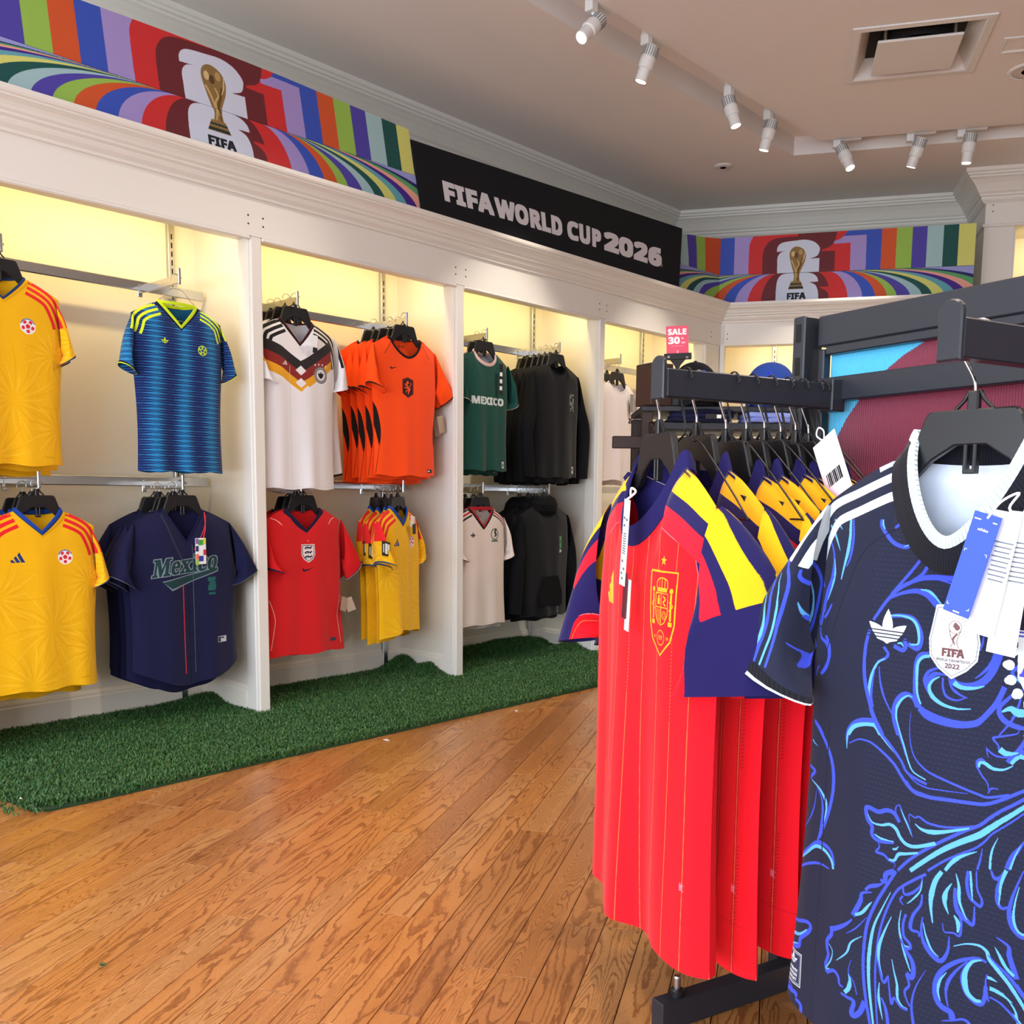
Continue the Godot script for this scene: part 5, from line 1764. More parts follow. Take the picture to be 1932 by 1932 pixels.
	# orange shirts
	var og := cloth("orange_cloth", Color.WHITE, print_orange())
	var op := cloth("orange_plain", c8("#ff5015"))
	var odims := shirt_dims({"len": 0.66, "neck": "w", "fd": 0.092, "nw": 0.1, "ws": 0.2, "wa": 0.205, "wh": 0.196, "seed": 8, "thick": 0.038, "sl": [[Vector2(0.198, -0.05), Vector2(0.203, -0.24), 0.02, 0.0], [Vector2(0.255, -0.15), Vector2(0.215, -0.27), 0.034, 0.006], [Vector2(0.325, -0.235), Vector2(0.235, -0.305), 0.03, 0.01]], "flat": [[Vector2(0.198, -0.05), Vector2(0.203, -0.24), 0.02, 0.0], [Vector2(0.255, -0.15), Vector2(0.215, -0.27), 0.034, 0.0], [Vector2(0.325, -0.235), Vector2(0.235, -0.305), 0.03, 0.0]], "sl_left": [[Vector2(0.198, -0.05), Vector2(0.203, -0.24), 0.02, 0.0], [Vector2(0.225, -0.14), Vector2(0.19, -0.26), 0.045, 0.01], [Vector2(0.24, -0.235), Vector2(0.155, -0.275), 0.05, 0.02]]})
	var ora := make_shirt("football_shirt", odims, {"front": og, "back": op, "sleeve": op, "cuff": black_rib, "collar": [[-0.016, 0.003, black_rib]], "lining": og}, "")
	var kt := hang_tag(ora, Vector3(0.235, -0.355, 0.0), Vector2(0.045, 0.085), M.tag_kraft, 0.25, "brown card swing tag")
	hang(ora, hk, -3.17, 1.705, -3.60, 5, 0.055, 0.0, ["orange football shirt with a black lion crest, front of its arm", "orange football shirt first behind the one with the crest showing, hem lower", "orange football shirt packed behind the front two"], ["black hanger of the front orange shirt", "black hanger among the packed orange shirts"], "orange football shirts", 31)
	# red shirts
	var rd := cloth("red_cloth", Color.WHITE, print_red())
	var rp := cloth("red_plain", c8("#cf1a1f"))
	var nrib := cloth("navy_rib", c8("#181c38"))
	var red := make_shirt("football_shirt", shirt_dims({"len": 0.65, "neck": "v", "fd": 0.098, "nw": 0.094, "ws": 0.2, "wa": 0.205, "wh": 0.225, "seed": 11, "sl_left": [[Vector2(0.195, -0.055), Vector2(0.2, -0.24), 0.02, 0.0], [Vector2(0.205, -0.15), Vector2(0.175, -0.255), 0.04, 0.012], [Vector2(0.2, -0.265), Vector2(0.13, -0.285), 0.045, 0.026]], "flat": [[Vector2(0.198, -0.055), Vector2(0.21, -0.24), 0.02, 0.0], [Vector2(0.24, -0.15), Vector2(0.205, -0.27), 0.04, 0.0], [Vector2(0.262, -0.27), Vector2(0.185, -0.29), 0.036, 0.0]],  "fold": 0.012, "sl": [[Vector2(0.213, -0.052), Vector2(0.223, -0.24), 0.02, 0.0], [Vector2(0.262, -0.15), Vector2(0.222, -0.28), 0.036, 0.004], [Vector2(0.318, -0.255), Vector2(0.236, -0.33), 0.03, 0.008]]}), {"front": rd, "back": rp, "sleeve": rp, "cuff": nrib, "collar": [[-0.02, 0.002, nrib]], "lining": rp}, "")
	for sv in [1.0, -1.0]:
		part("cuff_line", sleeve_mesh(shirt_dims({"seed": 11, "sl": [[Vector2(0.213, -0.052), Vector2(0.223, -0.24), 0.02, 0.0], [Vector2(0.262, -0.15), Vector2(0.222, -0.28), 0.036, 0.004], [Vector2(0.318, -0.255), Vector2(0.236, -0.33), 0.03, 0.008]]}), sv, 0.958, 0.972, 2, 0.003), wplain, red)
	hang_tag(red, Vector3(0.205, -0.41, 0.035), Vector2(0.045, 0.065), M.tag_kraft, -0.3, "brown card swing tag", "hang_tag", 0.3)
	hang_tag(red, Vector3(0.222, -0.415, 0.03), Vector2(0.04, 0.065), M.tag_kraft, 0.35, "brown card swing tag", "hang_tag", -0.4)
	hang(red, hk, -2.565, 0.89, -3.60, 3, 0.055, 0.0, ["red football shirt with a white shield crest and navy collar, front of its arm", "red football shirt tucked behind the one with the shield crest", "rear red football shirt, its hem just showing"], ["black hanger of the front red shirt", "black hanger behind the front red shirt's", "rear black hanger of the red shirts"], "red football shirts", 41)
	# green shirts
	var gn := cloth("green_cloth", Color.WHITE, print_green())
	var gp := cloth("green_plain", c8("#14463d"))
	var pinkrib := cloth("blush_rib", c8("#d8b8b0"))
	var grey_in := cloth("grey_inside", c8("#8a8f92"))
	var grn := make_shirt("football_shirt", shirt_dims({"len": 0.615, "neck": "u", "fd": 0.07, "nw": 0.084, "ws": 0.172, "wa": 0.176, "wh": 0.172, "seed": 13, "sl_left": [[Vector2(0.17, -0.055), Vector2(0.174, -0.235), 0.02, 0.0], [Vector2(0.19, -0.14), Vector2(0.16, -0.25), 0.034, 0.01], [Vector2(0.19, -0.25), Vector2(0.13, -0.275), 0.036, 0.022]], "fold": 0.018, "cuff": 0.008}), {"front": gn, "back": gp, "sleeve": gp, "cuff": pinkrib, "collar": [[-0.004, 0.012, pinkrib]], "lining": grey_in}, "")
	var ly := hang_tag(grn, Vector3(0.072, -0.055, 0.055), Vector2(0.026, 0.16), M.tag_black, -0.02, "long black hanging label with white patches")
	for k in 3:
		part("label_patch", MB.new().box(Vector3(0, -0.055 - 0.036 * k, 0.001), Vector3(0.018, 0.02, 0.001)).done(), M.tag_white, ly)
	hang(grn, hk, -3.725, 1.70, -3.60, 2, 0.06, 0.0, ["dark green shirt lettered MEXICO across the chest, in front", "second dark green shirt behind the lettered one"], ["black hanger of the front green shirt", "black hanger behind the front green shirt's"], "dark green shirts", 51)
	# black long-sleeved tops
	var bl := cloth("black_top_cloth", Color.WHITE, print_black(0))
	var bp := cloth("black_plain", c8("#07080d"))
	var bdim := shirt_dims({"len": 0.64, "neck": "u", "fd": 0.055, "nw": 0.075, "ws": 0.2, "wa": 0.2, "wh": 0.19, "seed": 15, "cuff": 0.0, "thick": 0.04, "sl": [[Vector2(0.198, -0.052), Vector2(0.2, -0.235), 0.02, 0.0], [Vector2(0.245, -0.22), Vector2(0.19, -0.27), 0.036, 0.004], [Vector2(0.29, -0.37), Vector2(0.215, -0.4), 0.036, 0.006], [Vector2(0.275, -0.64), Vector2(0.2, -0.645), 0.034, 0.01]]})
	var blk := make_shirt("long_sleeved_top", bdim, {"front": bl, "back": bp, "sleeve": bp, "collar": [[-0.012, 0.003, bp]], "lining": bp}, "")
	hang(blk, hk, -4.315, 1.70, -3.60, 7, 0.042, 0.0, ["black long-sleeved top with a small pale chest print, front of its arm", "black long-sleeved top first behind the one with the chest print", "black long-sleeved top packed in the row behind"], ["black hanger of the front black long-sleeved top", "black hanger among the packed black tops"], "black long-sleeved tops", 61)
	# cream shirts
	var cm := cloth("cream_cloth", Color.WHITE, print_cream())
	var cp := cloth("cream_plain", c8("#dccfc6"))
	var crib := cloth("crimson_rib", c8("#a8222c"))
	var crm := make_shirt("football_shirt", shirt_dims({"len": 0.625, "neck": "v", "fd": 0.105, "nw": 0.088, "ws": 0.184, "wa": 0.188, "wh": 0.2, "seed": 17, "sl_left": [[Vector2(0.195, -0.055), Vector2(0.2, -0.24), 0.02, 0.0], [Vector2(0.205, -0.15), Vector2(0.175, -0.255), 0.04, 0.012], [Vector2(0.2, -0.265), Vector2(0.13, -0.285), 0.045, 0.026]], "flat": [[Vector2(0.198, -0.055), Vector2(0.21, -0.24), 0.02, 0.0], [Vector2(0.24, -0.15), Vector2(0.205, -0.27), 0.04, 0.0], [Vector2(0.262, -0.27), Vector2(0.185, -0.29), 0.036, 0.0]],  "cuff": 0.012}), {"front": cm, "back": cp, "cuff": black_rib, "collar": [[-0.014, 0.002, black_rib], [0.0, 0.008, crib]], "lining": cp}, "")
	part("neck_tape", collar_mesh(shirt_dims({"neck": "v", "fd": 0.0, "nw": 0.08, "bd": 0.022, "zn": 0.026}), -0.014, 0.006), crib, crm)
	hang(crm, hk, -3.70, 0.89, -3.60, 3, 0.055, 0.0, ["cream football shirt with black and crimson collar, in front on its arm", "cream football shirt hidden behind the front one"], ["black hanger of the front cream shirt", "black hanger behind the front cream shirt's"], "cream football shirts", 71)
	# black hoodies
	var hd := cloth("hoodie_cloth", Color.WHITE, print_black(1))
	var hdim := shirt_dims({"len": 0.63, "neck": "u", "fd": 0.04, "nw": 0.078, "ws": 0.21, "wa": 0.215, "wh": 0.2, "seed": 19, "cuff": 0.0, "thick": 0.05, "sl": [[Vector2(0.208, -0.052), Vector2(0.213, -0.24), 0.03, 0.0], [Vector2(0.25, -0.22), Vector2(0.195, -0.28), 0.045, 0.004], [Vector2(0.28, -0.4), Vector2(0.2, -0.42), 0.044, 0.006], [Vector2(0.3, -0.6), Vector2(0.225, -0.61), 0.04, 0.01]]})
	var hoo := make_shirt("hooded_sweatshirt", hdim, {"front": hd, "back": bp, "sleeve": bp, "lining": bp}, "", "hoodie")
	part("hood", MB.new().lathe([Vector2(0.09, -0.05), Vector2(0.105, -0.02), Vector2(0.1, 0.015), Vector2(0.075, 0.045), Vector2(0.06, 0.05), Vector2(0.07, 0.02), Vector2(0.06, -0.03)], 24, Vector3(0, 0.0, -0.005), Basis(Vector3(1, 0, 0), Vector3(0, 1, 0.25), Vector3(0, -0.1, 0.62))).done(), bp, hoo)
	part("front_pocket", MB.new().extrude(pv([-0.1, -0.57, 0.1, -0.57, 0.1, -0.5, 0.065, -0.4, -0.065, -0.4, -0.1, -0.5]), 0.055, 0.062, 0.002).done(), bp, hoo)
	hang(hoo, hk, -4.235, 0.90, -3.61, 4, 0.062, 0.0, ["black hooded sweatshirt with a small green chest print, front of its arm", "black hooded sweatshirt first behind the one with the green print", "black hooded sweatshirt deep in the row"], ["black hanger of the front black hoodie", "black hanger among the packed hoodies"], "black hoodies", 81)
	# white tees
	var wt := cloth("tee_cloth", Color.WHITE, print_white())
	var wtp := cloth("tee_plain", c8("#eae2de"))
	var tee := make_shirt("tee_shirt", shirt_dims({"len": 0.6, "neck": "u", "fd": 0.06, "nw": 0.082, "ws": 0.18, "wa": 0.185, "wh": 0.185, "seed": 23, "cuff": 0.0}), {"front": wt, "back": wtp, "sleeve": wtp, "collar": [[-0.016, 0.0, wtp]], "lining": wtp}, "")
	hang_tag(tee, Vector3(0.09, -0.07, 0.05), Vector2(0.035, 0.11), cloth("tag_grey", c8("#8f8a86")), 0.0, "grey swing tag")
	hang(tee, hk, -4.90, 1.655, -3.60, 2, 0.08, 0.0, ["white tee with a grey swing tag in the last bay", "second pale tee behind the white one in the last bay"], ["black hanger of the white tee", "black hanger behind the white tee's"], "white tees", 91)
	remove_child(hk)
	hk.queue_free()

# ---------------------------------------------------------------- the black rack in front
const RYAW := -0.3111      # the rack's turn: x along its panel, z along its arms

func rk(u: float, y: float, n: float) -> Vector3:
	return RACK + RU * u + RA * n + Vector3.UP * y

func print_panel() -> Texture2D:
	var cv := Cv.new(-0.05, 1.24, 1.25, 1.1, 800.0, c8("#54c4ec"))
	cv.disc(Vector2(0.272, 0.9), 0.339, c8("#862f46"))
	cv.rect(0.272, 0.14, 1.2, 1.239, c8("#862f46"))
	cv.rect(0.0, 0.14, 0.272, 0.6, c8("#54c4ec"))
	return cv.tex()

func rib_bump() -> Texture2D:
	var im := Image.create(256, 8, false, Image.FORMAT_RGB8)
	for x in 256:
		var t := fmod(x / 16.0, 1.0)
		var h := 0.5 + 0.5 * cos(TAU * t)
		im.fill_rect(Rect2i(x, 0, 1, 8), Color(h, h, h))
	return ImageTexture.create_from_image(im)

func build_rack() -> void:
	var bm: StandardMaterial3D = M.black_metal
	var o := thing("garment_rack", "black metal two-arm garment rack with a cyan and burgundy ribbed panel", "rack", RACK, RYAW)
	part("header_beam", MB.new().box(Vector3(0.545, 1.2635, -0.012), Vector3(1.21, 0.056, 0.026), 0.0025).done(), bm, o)
	part("slim_beam", MB.new().box(Vector3(0.555, 1.2265, -0.010), Vector3(1.19, 0.016, 0.022), 0.002).done(), bm, o)
	part("middle_beam", MB.new().box(Vector3(0.55, 1.1525, 0.0), Vector3(1.19, 0.044, 0.026), 0.0025).done(), bm, o)
	part("low_beam", MB.new().box(Vector3(0.55, 0.16, -0.01), Vector3(1.19, 0.05, 0.03), 0.0025).done(), bm, o)
	for u in [-0.085, 1.17]:
		var p := part("post", MB.new().box(Vector3(u, 0.6465, 0.0), Vector3(0.03, 1.293, 0.05), 0.0025).done(), bm, o)
		var sl := MB.new()
		for k in 16:
			sl.box(Vector3(u, 1.262 - 0.062 * k, 0.0252), Vector3(0.012, 0.034, 0.001))
		part("slots", sl.done(), M.slot_black, p)
		part("side_strip", MB.new().box(Vector3(u + 0.036 * (1.0 if u < 0 else -1.0), 0.66, -0.008), Vector3(0.014, 1.14, 0.02), 0.002).done(), bm, o)
	var pm := mat("panel_print", Color.WHITE, 0.42)
	pm.albedo_texture = print_panel()
	pm.heightmap_enabled = false
	var pb := MB.new()
	pb.quad(Vector3(-0.045, 0.18, -0.022), Vector3(1.15, 0.18, -0.022), Vector3(1.15, 1.22, -0.022), Vector3(-0.045, 1.22, -0.022), Vector2(0.004, 0.9636), Vector2(0.96, 0.9636), Vector2(0.96, 0.018), Vector2(0.004, 0.018))
	# the ribs of the twin-wall sheet
	var rb := MB.new()
	var ribs := 239
	for k in ribs:
		var u0 := -0.045 + k * 0.005
		var e: Array[Vector2] = [Vector2(u0, -0.0225), Vector2(u0 + 0.0015, -0.0208), Vector2(u0 + 0.0035, -0.0208), Vector2(u0 + 0.005, -0.0225)]
		for s in 3:
			var a := e[s]
			var b := e[s + 1]
			var uv := func(q: Vector2, y: float) -> Vector2: return Vector2((q.x + 0.05) / 1.25, (1.24 - y) / 1.1)
			rb.quad(Vector3(a.x, 0.18, a.y), Vector3(b.x, 0.18, b.y), Vector3(b.x, 1.222, b.y), Vector3(a.x, 1.222, a.y), uv.call(a, 0.18), uv.call(b, 0.18), uv.call(b, 1.222), uv.call(a, 1.222))
	rb.box(Vector3(0.5525, 0.7, -0.025), Vector3(1.195, 1.04, 0.004))
	part("ribbed_panel", rb.done(), pm, o)
	for u in [0.0, 0.535]:
		part("hang_arm", MB.new().box(Vector3(u, 1.137, 0.214), Vector3(0.022, 0.046, 0.40), 0.002).done(), bm, o)
		part("arm_socket", MB.new().box(Vector3(u, 1.139, 0.02), Vector3(0.03, 0.058, 0.035), 0.002).done(), bm, o)
		var cap := PackedVector2Array()
		for k in 9:
			var a := PI * k / 8.0
			cap.append(Vector2(cos(a) * 0.016, 1.166 + sin(a) * 0.014))
		cap.append_array([Vector2(-0.016, 1.11), Vector2(0.016, 1.11)])
		var cm := MB.new().extrude(cap, 0.418, 0.427, 0.002, Transform3D(Basis(), Vector3(u, 0, 0)))
		part("arm_end_cap", cm.done(), bm, o)
	for u in [-0.014, 1.1]:
		var f := part("foot", MB.new().box(Vector3(u, 0.027, 0.0), Vector3(0.032, 0.054, 0.76), 0.002).done(), bm, o)
		for n in [0.335, -0.335]:
			part("leveller_nut", MB.new().lathe([Vector2(0.013, 0.0), Vector2(0.013, 0.011), Vector2(0.011, 0.014), Vector2(0.0, 0.014)], 6, Vector3(u, 0.054, n)).done(), M.black_plastic, f)
			part("leveller_bolt", MB.new().lathe([Vector2(0.0065, 0.0), Vector2(0.0068, 0.024), Vector2(0.0058, 0.027), Vector2(0.0, 0.027)], 14, Vector3(u, 0.064, n)).done(), M.steel, f)

# ---------------------------------------------------------------- red shirts with navy sleeves
const RED_DIMS := {"len": 0.775, "neck": "u", "fd": 0.125, "nw": 0.108, "ws": 0.214, "wa": 0.238, "wh": 0.243, "ya": -0.27, "drop": 0.06, "thick": 0.045, "fold": 0.02, "seed": 12, "cuff": 0.0, "zn": 0.045, "bd": 0.03,
	"flat": [[Vector2(0.233, -0.06), Vector2(0.238, -0.27), 0.03, 0.0], [Vector2(0.33, -0.125), Vector2(0.225, -0.31), 0.06, 0.02], [Vector2(0.43, -0.295), Vector2(0.175, -0.345), 0.06, 0.035]],
	"sl": [[Vector2(0.212, -0.06), Vector2(0.236, -0.27), 0.03, 0.0, -0.01], [Vector2(0.262, -0.15), Vector2(0.225, -0.30), 0.05, -0.015, -0.045], [Vector2(0.312, -0.325), Vector2(0.195, -0.345), 0.045, -0.022, -0.068]],
	"sl_left": [[Vector2(0.212, -0.06), Vector2(0.236, -0.27), 0.025, 0.0], [Vector2(0.28, -0.16), Vector2(0.245, -0.29), 0.045, 0.012], [Vector2(0.355, -0.345), Vector2(0.235, -0.318), 0.04, 0.03]]}

func print_red_navy() -> Texture2D:
	var cv := cv_shirt(1700, c8("#ee0f22"))
	var navy := c8("#1e1a55")
	var gold := c8("#f0b41e")
	# pinstripes with their woven shadow
	for k in range(-5, 6):
		var x0 := k * 0.047 + 0.01
		var wob := 0.006 * sin(k * 2.1)
		var p := cv.smooth([Vector2(x0 + wob, 0.0), Vector2(x0, -0.2), Vector2(x0 - wob, -0.45), Vector2(x0 + wob * 0.5, -0.80)], 8)
		cv.line(p, c8("#c8101e"), 0.0072)
		var start := 0.25 + 0.17 * fmod(k * 1.37 + 9.0, 1.0)
		for j in 22:
			var y := -start - j * 0.0058
			cv.line(PackedVector2Array([Vector2(x0 - 0.007, y - 0.004), Vector2(x0 + 0.007, y + 0.003)]), c8("#c4101e"), 0.0018)
			cv.line(PackedVector2Array([Vector2(x0 - 0.007, y - 0.25), Vector2(x0 + 0.007, y - 0.243)]), c8("#c4101e"), 0.0018)
		cv.line(p, c8("#e8663a"), 0.0020)
		for j in 22:
			var y := -start - j * 0.0058
			cv.line(PackedVector2Array([Vector2(x0 - 0.0004, y), Vector2(x0 + 0.0004, y - 0.0025)]), c8("#ee0f22"), 0.0024)
	# navy yokes and sleeves, stripes over the shoulders
	for s in [1.0, -1.0]:
		cv.poly(PackedVector2Array([Vector2(0.04 * s, 0.05), Vector2(0.09 * s, -0.03), Vector2(0.082 * s, -0.085), Vector2(0.19 * s, -0.135), Vector2(0.21 * s, -0.2), Vector2(0.238 * s, -0.29), Vector2(0.245 * s, -0.36), Vector2(0.5 * s, -0.5), Vector2(0.5 * s, 0.06)]), navy)
		cv.line(PackedVector2Array([Vector2(0.082 * s, -0.085), Vector2(0.19 * s, -0.135), Vector2(0.21 * s, -0.2), Vector2(0.238 * s, -0.29)]), c8("#e07a80"), 0.0016)
	var shade := [c8("#f7be1a"), c8("#e31b34")]
	shoulder_bands(cv, shade, 0.022, 0.034, 0.020, [Vector2(0.118, 0.0), Vector2(0.17, -0.022), Vector2(0.22, -0.05), Vector2(0.27, -0.08), Vector2(0.33, -0.125), Vector2(0.36, -0.165)])
	# crest
	var at := Vector2(0.118, -0.225)
	var sh := PackedVector2Array()
	for q in [[-0.038, 0.062], [0.038, 0.062], [0.037, -0.02], [0.028, -0.046], [0.0, -0.07], [-0.028, -0.046], [-0.037, -0.02], [-0.038, 0.062]]:
		sh.append(at + Vector2(q[0], q[1]))
	cv.poly(sh, c8("#d80e20"))
	cv.line(sh, gold, 0.0035)
	cv.line(cv.smooth([at + Vector2(-0.016, 0.036), at + Vector2(-0.014, 0.048), at + Vector2(0, 0.052), at + Vector2(0.014, 0.048), at + Vector2(0.016, 0.036)], 5), gold, 0.002)
	cv.rect(at.x - 0.015, at.y + 0.030, at.x + 0.015, at.y + 0.037, gold)
	for k in 3:
		cv.line(PackedVector2Array([at + Vector2(-0.008 + k * 0.008, 0.036), at + Vector2(-0.008 + k * 0.008, 0.05)]), gold, 0.0016)
	var box := PackedVector2Array()
	for q in [[-0.018, 0.028], [0.018, 0.028], [0.018, -0.006], [0.010, -0.018], [0, -0.022], [-0.010, -0.018], [-0.018, -0.006], [-0.018, 0.028]]:
		box.append(at + Vector2(q[0], q[1]))
	cv.line(box, gold, 0.002)
	cv.line(pv([at.x, at.y + 0.028, at.x, at.y - 0.02]), gold, 0.0016)
	cv.line(pv([at.x - 0.018, at.y + 0.006, at.x + 0.018, at.y + 0.006]), gold, 0.0016)
	cv.rect(at.x - 0.013, at.y + 0.010, at.x - 0.004, at.y + 0.02, gold)
	cv.rect(at.x - 0.011, at.y + 0.02, at.x - 0.006, at.y + 0.025, gold)
	cv.line(cv.smooth([at + Vector2(0.005, 0.024), at + Vector2(0.012, 0.019), at + Vector2(0.006, 0.014), at + Vector2(0.013, 0.009)], 4), gold, 0.003)
	for k in 4:
		cv.line(pv([at.x - 0.014 + k * 0.0038, at.y + 0.003, at.x - 0.014 + k * 0.0038, at.y - 0.015 + k * -0.001]), gold, 0.0014)
	cv.ring(at + Vector2(0.009, -0.006), 0.006, gold, 0.0013)
	cv.ring(at + Vector2(0.009, -0.006), 0.003, gold, 0.001)
	for s in [-1.0, 1.0]:
		cv.rect(at.x + s * 0.026 - 0.0022, at.y - 0.014, at.x + s * 0.026 + 0.0022, at.y + 0.028, gold)
		cv.disc(at + Vector2(s * 0.026, 0.033), 0.0045, gold)
		cv.rect(at.x + s * 0.026 - 0.005, at.y - 0.022, at.x + s * 0.026 + 0.005, at.y - 0.015, gold)
		cv.line(cv.smooth([at + Vector2(s * 0.022, 0.016), at + Vector2(s * 0.031, 0.01), at + Vector2(s * 0.021, 0.002)], 4), gold, 0.002)
	cv.ring(at + Vector2(0, -0.042), 0.0115, gold, 0.0016)
	cv.text("RFEF", at + Vector2(0, -0.0455), 0.007, gold, 0.013, 0.0, 0.0)
	cv.text("19", at + Vector2(-0.02, -0.044), 0.005, gold)
	cv.text("09", at + Vector2(0.02, -0.044), 0.005, gold)
	star(cv, Vector2(0.118, -0.146), 0.0085, gold)
	# three-bar mark, left breast
	for k in 3:
		var x0 := -0.125 + k * 0.0135
		var hh := 0.017 + 0.017 * k
		var q := PackedVector2Array([Vector2(x0, -0.235), Vector2(x0 + 0.011, -0.237), Vector2(x0 + 0.010 - hh * 0.06, -0.237 + hh * 0.55), Vector2(x0 + 0.004 - hh * 0.12, -0.235 + hh * 1.15), Vector2(x0 - 0.004 - hh * 0.28, -0.235 + hh * 0.85)])
		cv.poly(q, c8("#f2c428"))
	cv.text("climacool", Vector2(0.19, -0.645), 0.011, c8("#f0a0b8"), 0.012, 0.0, -PI / 2)
	cv.line(pv([-0.4, -0.70, 0.4, -0.70]), c8("#cc0e1e"), 0.0016)
	return cv.tex()

func build_red_shirts() -> void:
	var cl := cloth("pinstripe_cloth", Color.WHITE, print_red_navy())
	var rp := cloth("pinstripe_red", c8("#ee0f22"))
	var nvy := cloth("deep_navy", c8("#1e1a55"))
	var inner := cloth("pale_inside", c8("#d8c4d6"))
	var look := {"front": cl, "back": rp, "sleeve": cl, "collar": [[-0.004, 0.030, nvy]], "lining": inner}
	var d := RED_DIMS.duplicate()
	var full := shirt_dims(d)
	var s := make_shirt("football_shirt", full, look, "red pinstriped football shirt with navy sleeves and gold crest, front of the rack's left arm", "shirt")
	part("neck_facing", lining_mesh(full, 0.12, 0.009), nvy, s)
	var tg := hang_tag(s, Vector3(0.055, -0.052, 0.075), Vector2(0.024, 0.14), M.tag_white, -0.12, "long white printed swing tag")
	var ink := MB.new()
	for k in 9:
		ink.box(Vector3(0.0, -0.055 - 0.004 * k, 0.001), Vector3(0.012, 0.0018, 0.0006))
	for q in [[-0.005, -0.03], [0.005, -0.032], [-0.004, -0.042], [-0.003, -0.1], [0.004, -0.112], [-0.004, -0.12], [0.0, -0.128]]:
		ink.box(Vector3(q[0], q[1], 0.001), Vector3(0.006, 0.004, 0.0006))
	part("tag_print", ink.done(), mat("ink_grey", c8("#6a7684"), 0.7), tg)
	hang_tag(s, Vector3(0.05, -0.17, 0.073), Vector2(0.016, 0.075), mat("tag_maroon", c8("#5a1626"), 0.6), -0.1, "maroon swing tag")
	hang_tag(s, Vector3(0.056, -0.18, 0.070), Vector2(0.018, 0.085), M.tag_white, -0.08, "white card behind the maroon tag")
	part("tag_string", MB.new().tube(smooth_path([Vector3(0.05, -0.045, 0.068), Vector3(0.058, -0.034, 0.07), Vector3(0.066, -0.04, 0.066), Vector3(0.055, -0.052, 0.076)], 4), 0.002, 6).done(), M.cord_white, s)
	var grp := "red pinstriped shirts on the rack's left arm"
	s.set_meta("group", grp)
	var hk := make_hanger("black hanger of the front red pinstriped shirt, bright wire hook", 0.166, M.chrome, "", 0.17, -1.0)
	# yaw, along the arm, neck height, size
	var stack := [[-0.26, 0.408, 0.999, 1.0], [-0.2, 0.328, 0.998, 1.03], [-0.12, 0.262, 0.99, 1.0], [-0.18, 0.215, 0.992, 1.01], [-0.10, 0.172, 0.995, 1.0], [-0.16, 0.132, 0.99, 1.02], [-0.08, 0.095, 0.995, 0.97], [-0.1, 0.062, 0.99, 1.0]]
	var words := ["", "second red pinstriped shirt from the arm's tip, sleeve stripes overlapping the first", "third red pinstriped shirt along the rack's left arm", "red pinstriped shirt half way along the rack's left arm", "red pinstriped shirt just past half way along the arm", "red pinstriped shirt with the big white price tag at its shoulder", "red pinstriped shirt last but one before the ribbed panel", "red pinstriped shirt hanging nearest the ribbed panel"]
	var hwords := ["", "black hanger second from the tip of the rack's left arm", "black hanger third along the rack's left arm", "black hanger half way along the rack's left arm", "black hanger just past half way along the left arm", "black hanger of the shirt with the big white price tag", "black hanger last but one before the ribbed panel", "black hanger nearest the ribbed panel"]
	for k in stack.size():
		var q = stack[k]
		var at := rk(-0.015, q[2], q[1])
		var yaw: float = RYAW + q[0]
		if k == 0:
			s.position = at
			s.rotation.y = yaw
			hk.position = at
			hk.rotation.y = yaw
		else:
			var c := copy(s, at, yaw, words[k], grp)
			for ch in c.get_children():
				if str(ch.name).begins_with("hang_tag") or str(ch.name).begins_with("tag_"):
					c.remove_child(ch)
					ch.queue_free()
			c.scale = Vector3(1.0, q[3], 0.62)
			if k == 5:
				var big := hang_tag(c, Vector3(0.135, 0.06, 0.02), Vector2(0.06, 0.11), M.tag_white, 0.5, "big white price tag with a barcode")
				var bars := MB.new()
				for b in 9:
					bars.box(Vector3(-0.018 + b * 0.0042, -0.07, 0.001), Vector3(0.0016 + 0.001 * (b % 3), 0.022, 0.0006))
				part("barcode", bars.done(), M.tag_black, big)
				part("tag_loop", MB.new().tube(smooth_path([Vector3(0.0, -0.006, 0.001), Vector3(-0.012, 0.012, 0.002), Vector3(-0.004, 0.022, 0.0), Vector3(0.006, 0.01, 0.001), Vector3(0.0, -0.006, 0.002)], 5), 0.0016, 6).done(), M.cord_white, big)
			copy(hk, at, yaw, hwords[k], "hangers on the rack's left arm")
	hk.set_meta("group", "hangers on the rack's left arm")
	# empty twisted wire hangers between them
	var tw := thing("wire_hanger", "bare black twisted wire hanger between the first two red shirts", "hanger", rk(0.0, 0.985, 0.365), RYAW - 0.2, "bare wire hangers on the rack's left arm")
	part("hook", hook_mesh(0.18, 0.0016, 0.017, true, -1.0), M.black_plastic, tw)
	part("wire_frame", MB.new().tube(smooth_path([Vector3(0, 0.072, 0), Vector3(0.03, 0.058, 0), Vector3(0.06, 0.05, 0), Vector3(0.19, -0.055, 0), Vector3(0.18, -0.066, 0), Vector3(0, -0.068, 0), Vector3(-0.18, -0.066, 0), Vector3(-0.19, -0.055, 0), Vector3(-0.06, 0.05, 0), Vector3(-0.03, 0.058, 0), Vector3(0, 0.072, 0)], 4), 0.0016, 6).done(), M.black_plastic, tw)
	var tn := [0.262, 0.218, 0.175, 0.135, 0.098, 0.062, 0.045]
	var tw_words := ["bare black wire hanger third from the arm's tip", "bare black wire hanger half way along the left arm", "bare black wire hanger past half way along the left arm", "bare black wire hanger behind the big white price tag", "bare black wire hanger third before the ribbed panel", "bare black wire hanger second before the ribbed panel", "bare black wire hanger close against the ribbed panel"]
	for k in tn.size():
		copy(tw, rk(0.0, 0.985, tn[k]), RYAW - 0.16 + 0.02 * (k % 3), tw_words[k], "bare wire hangers on the rack's left arm")

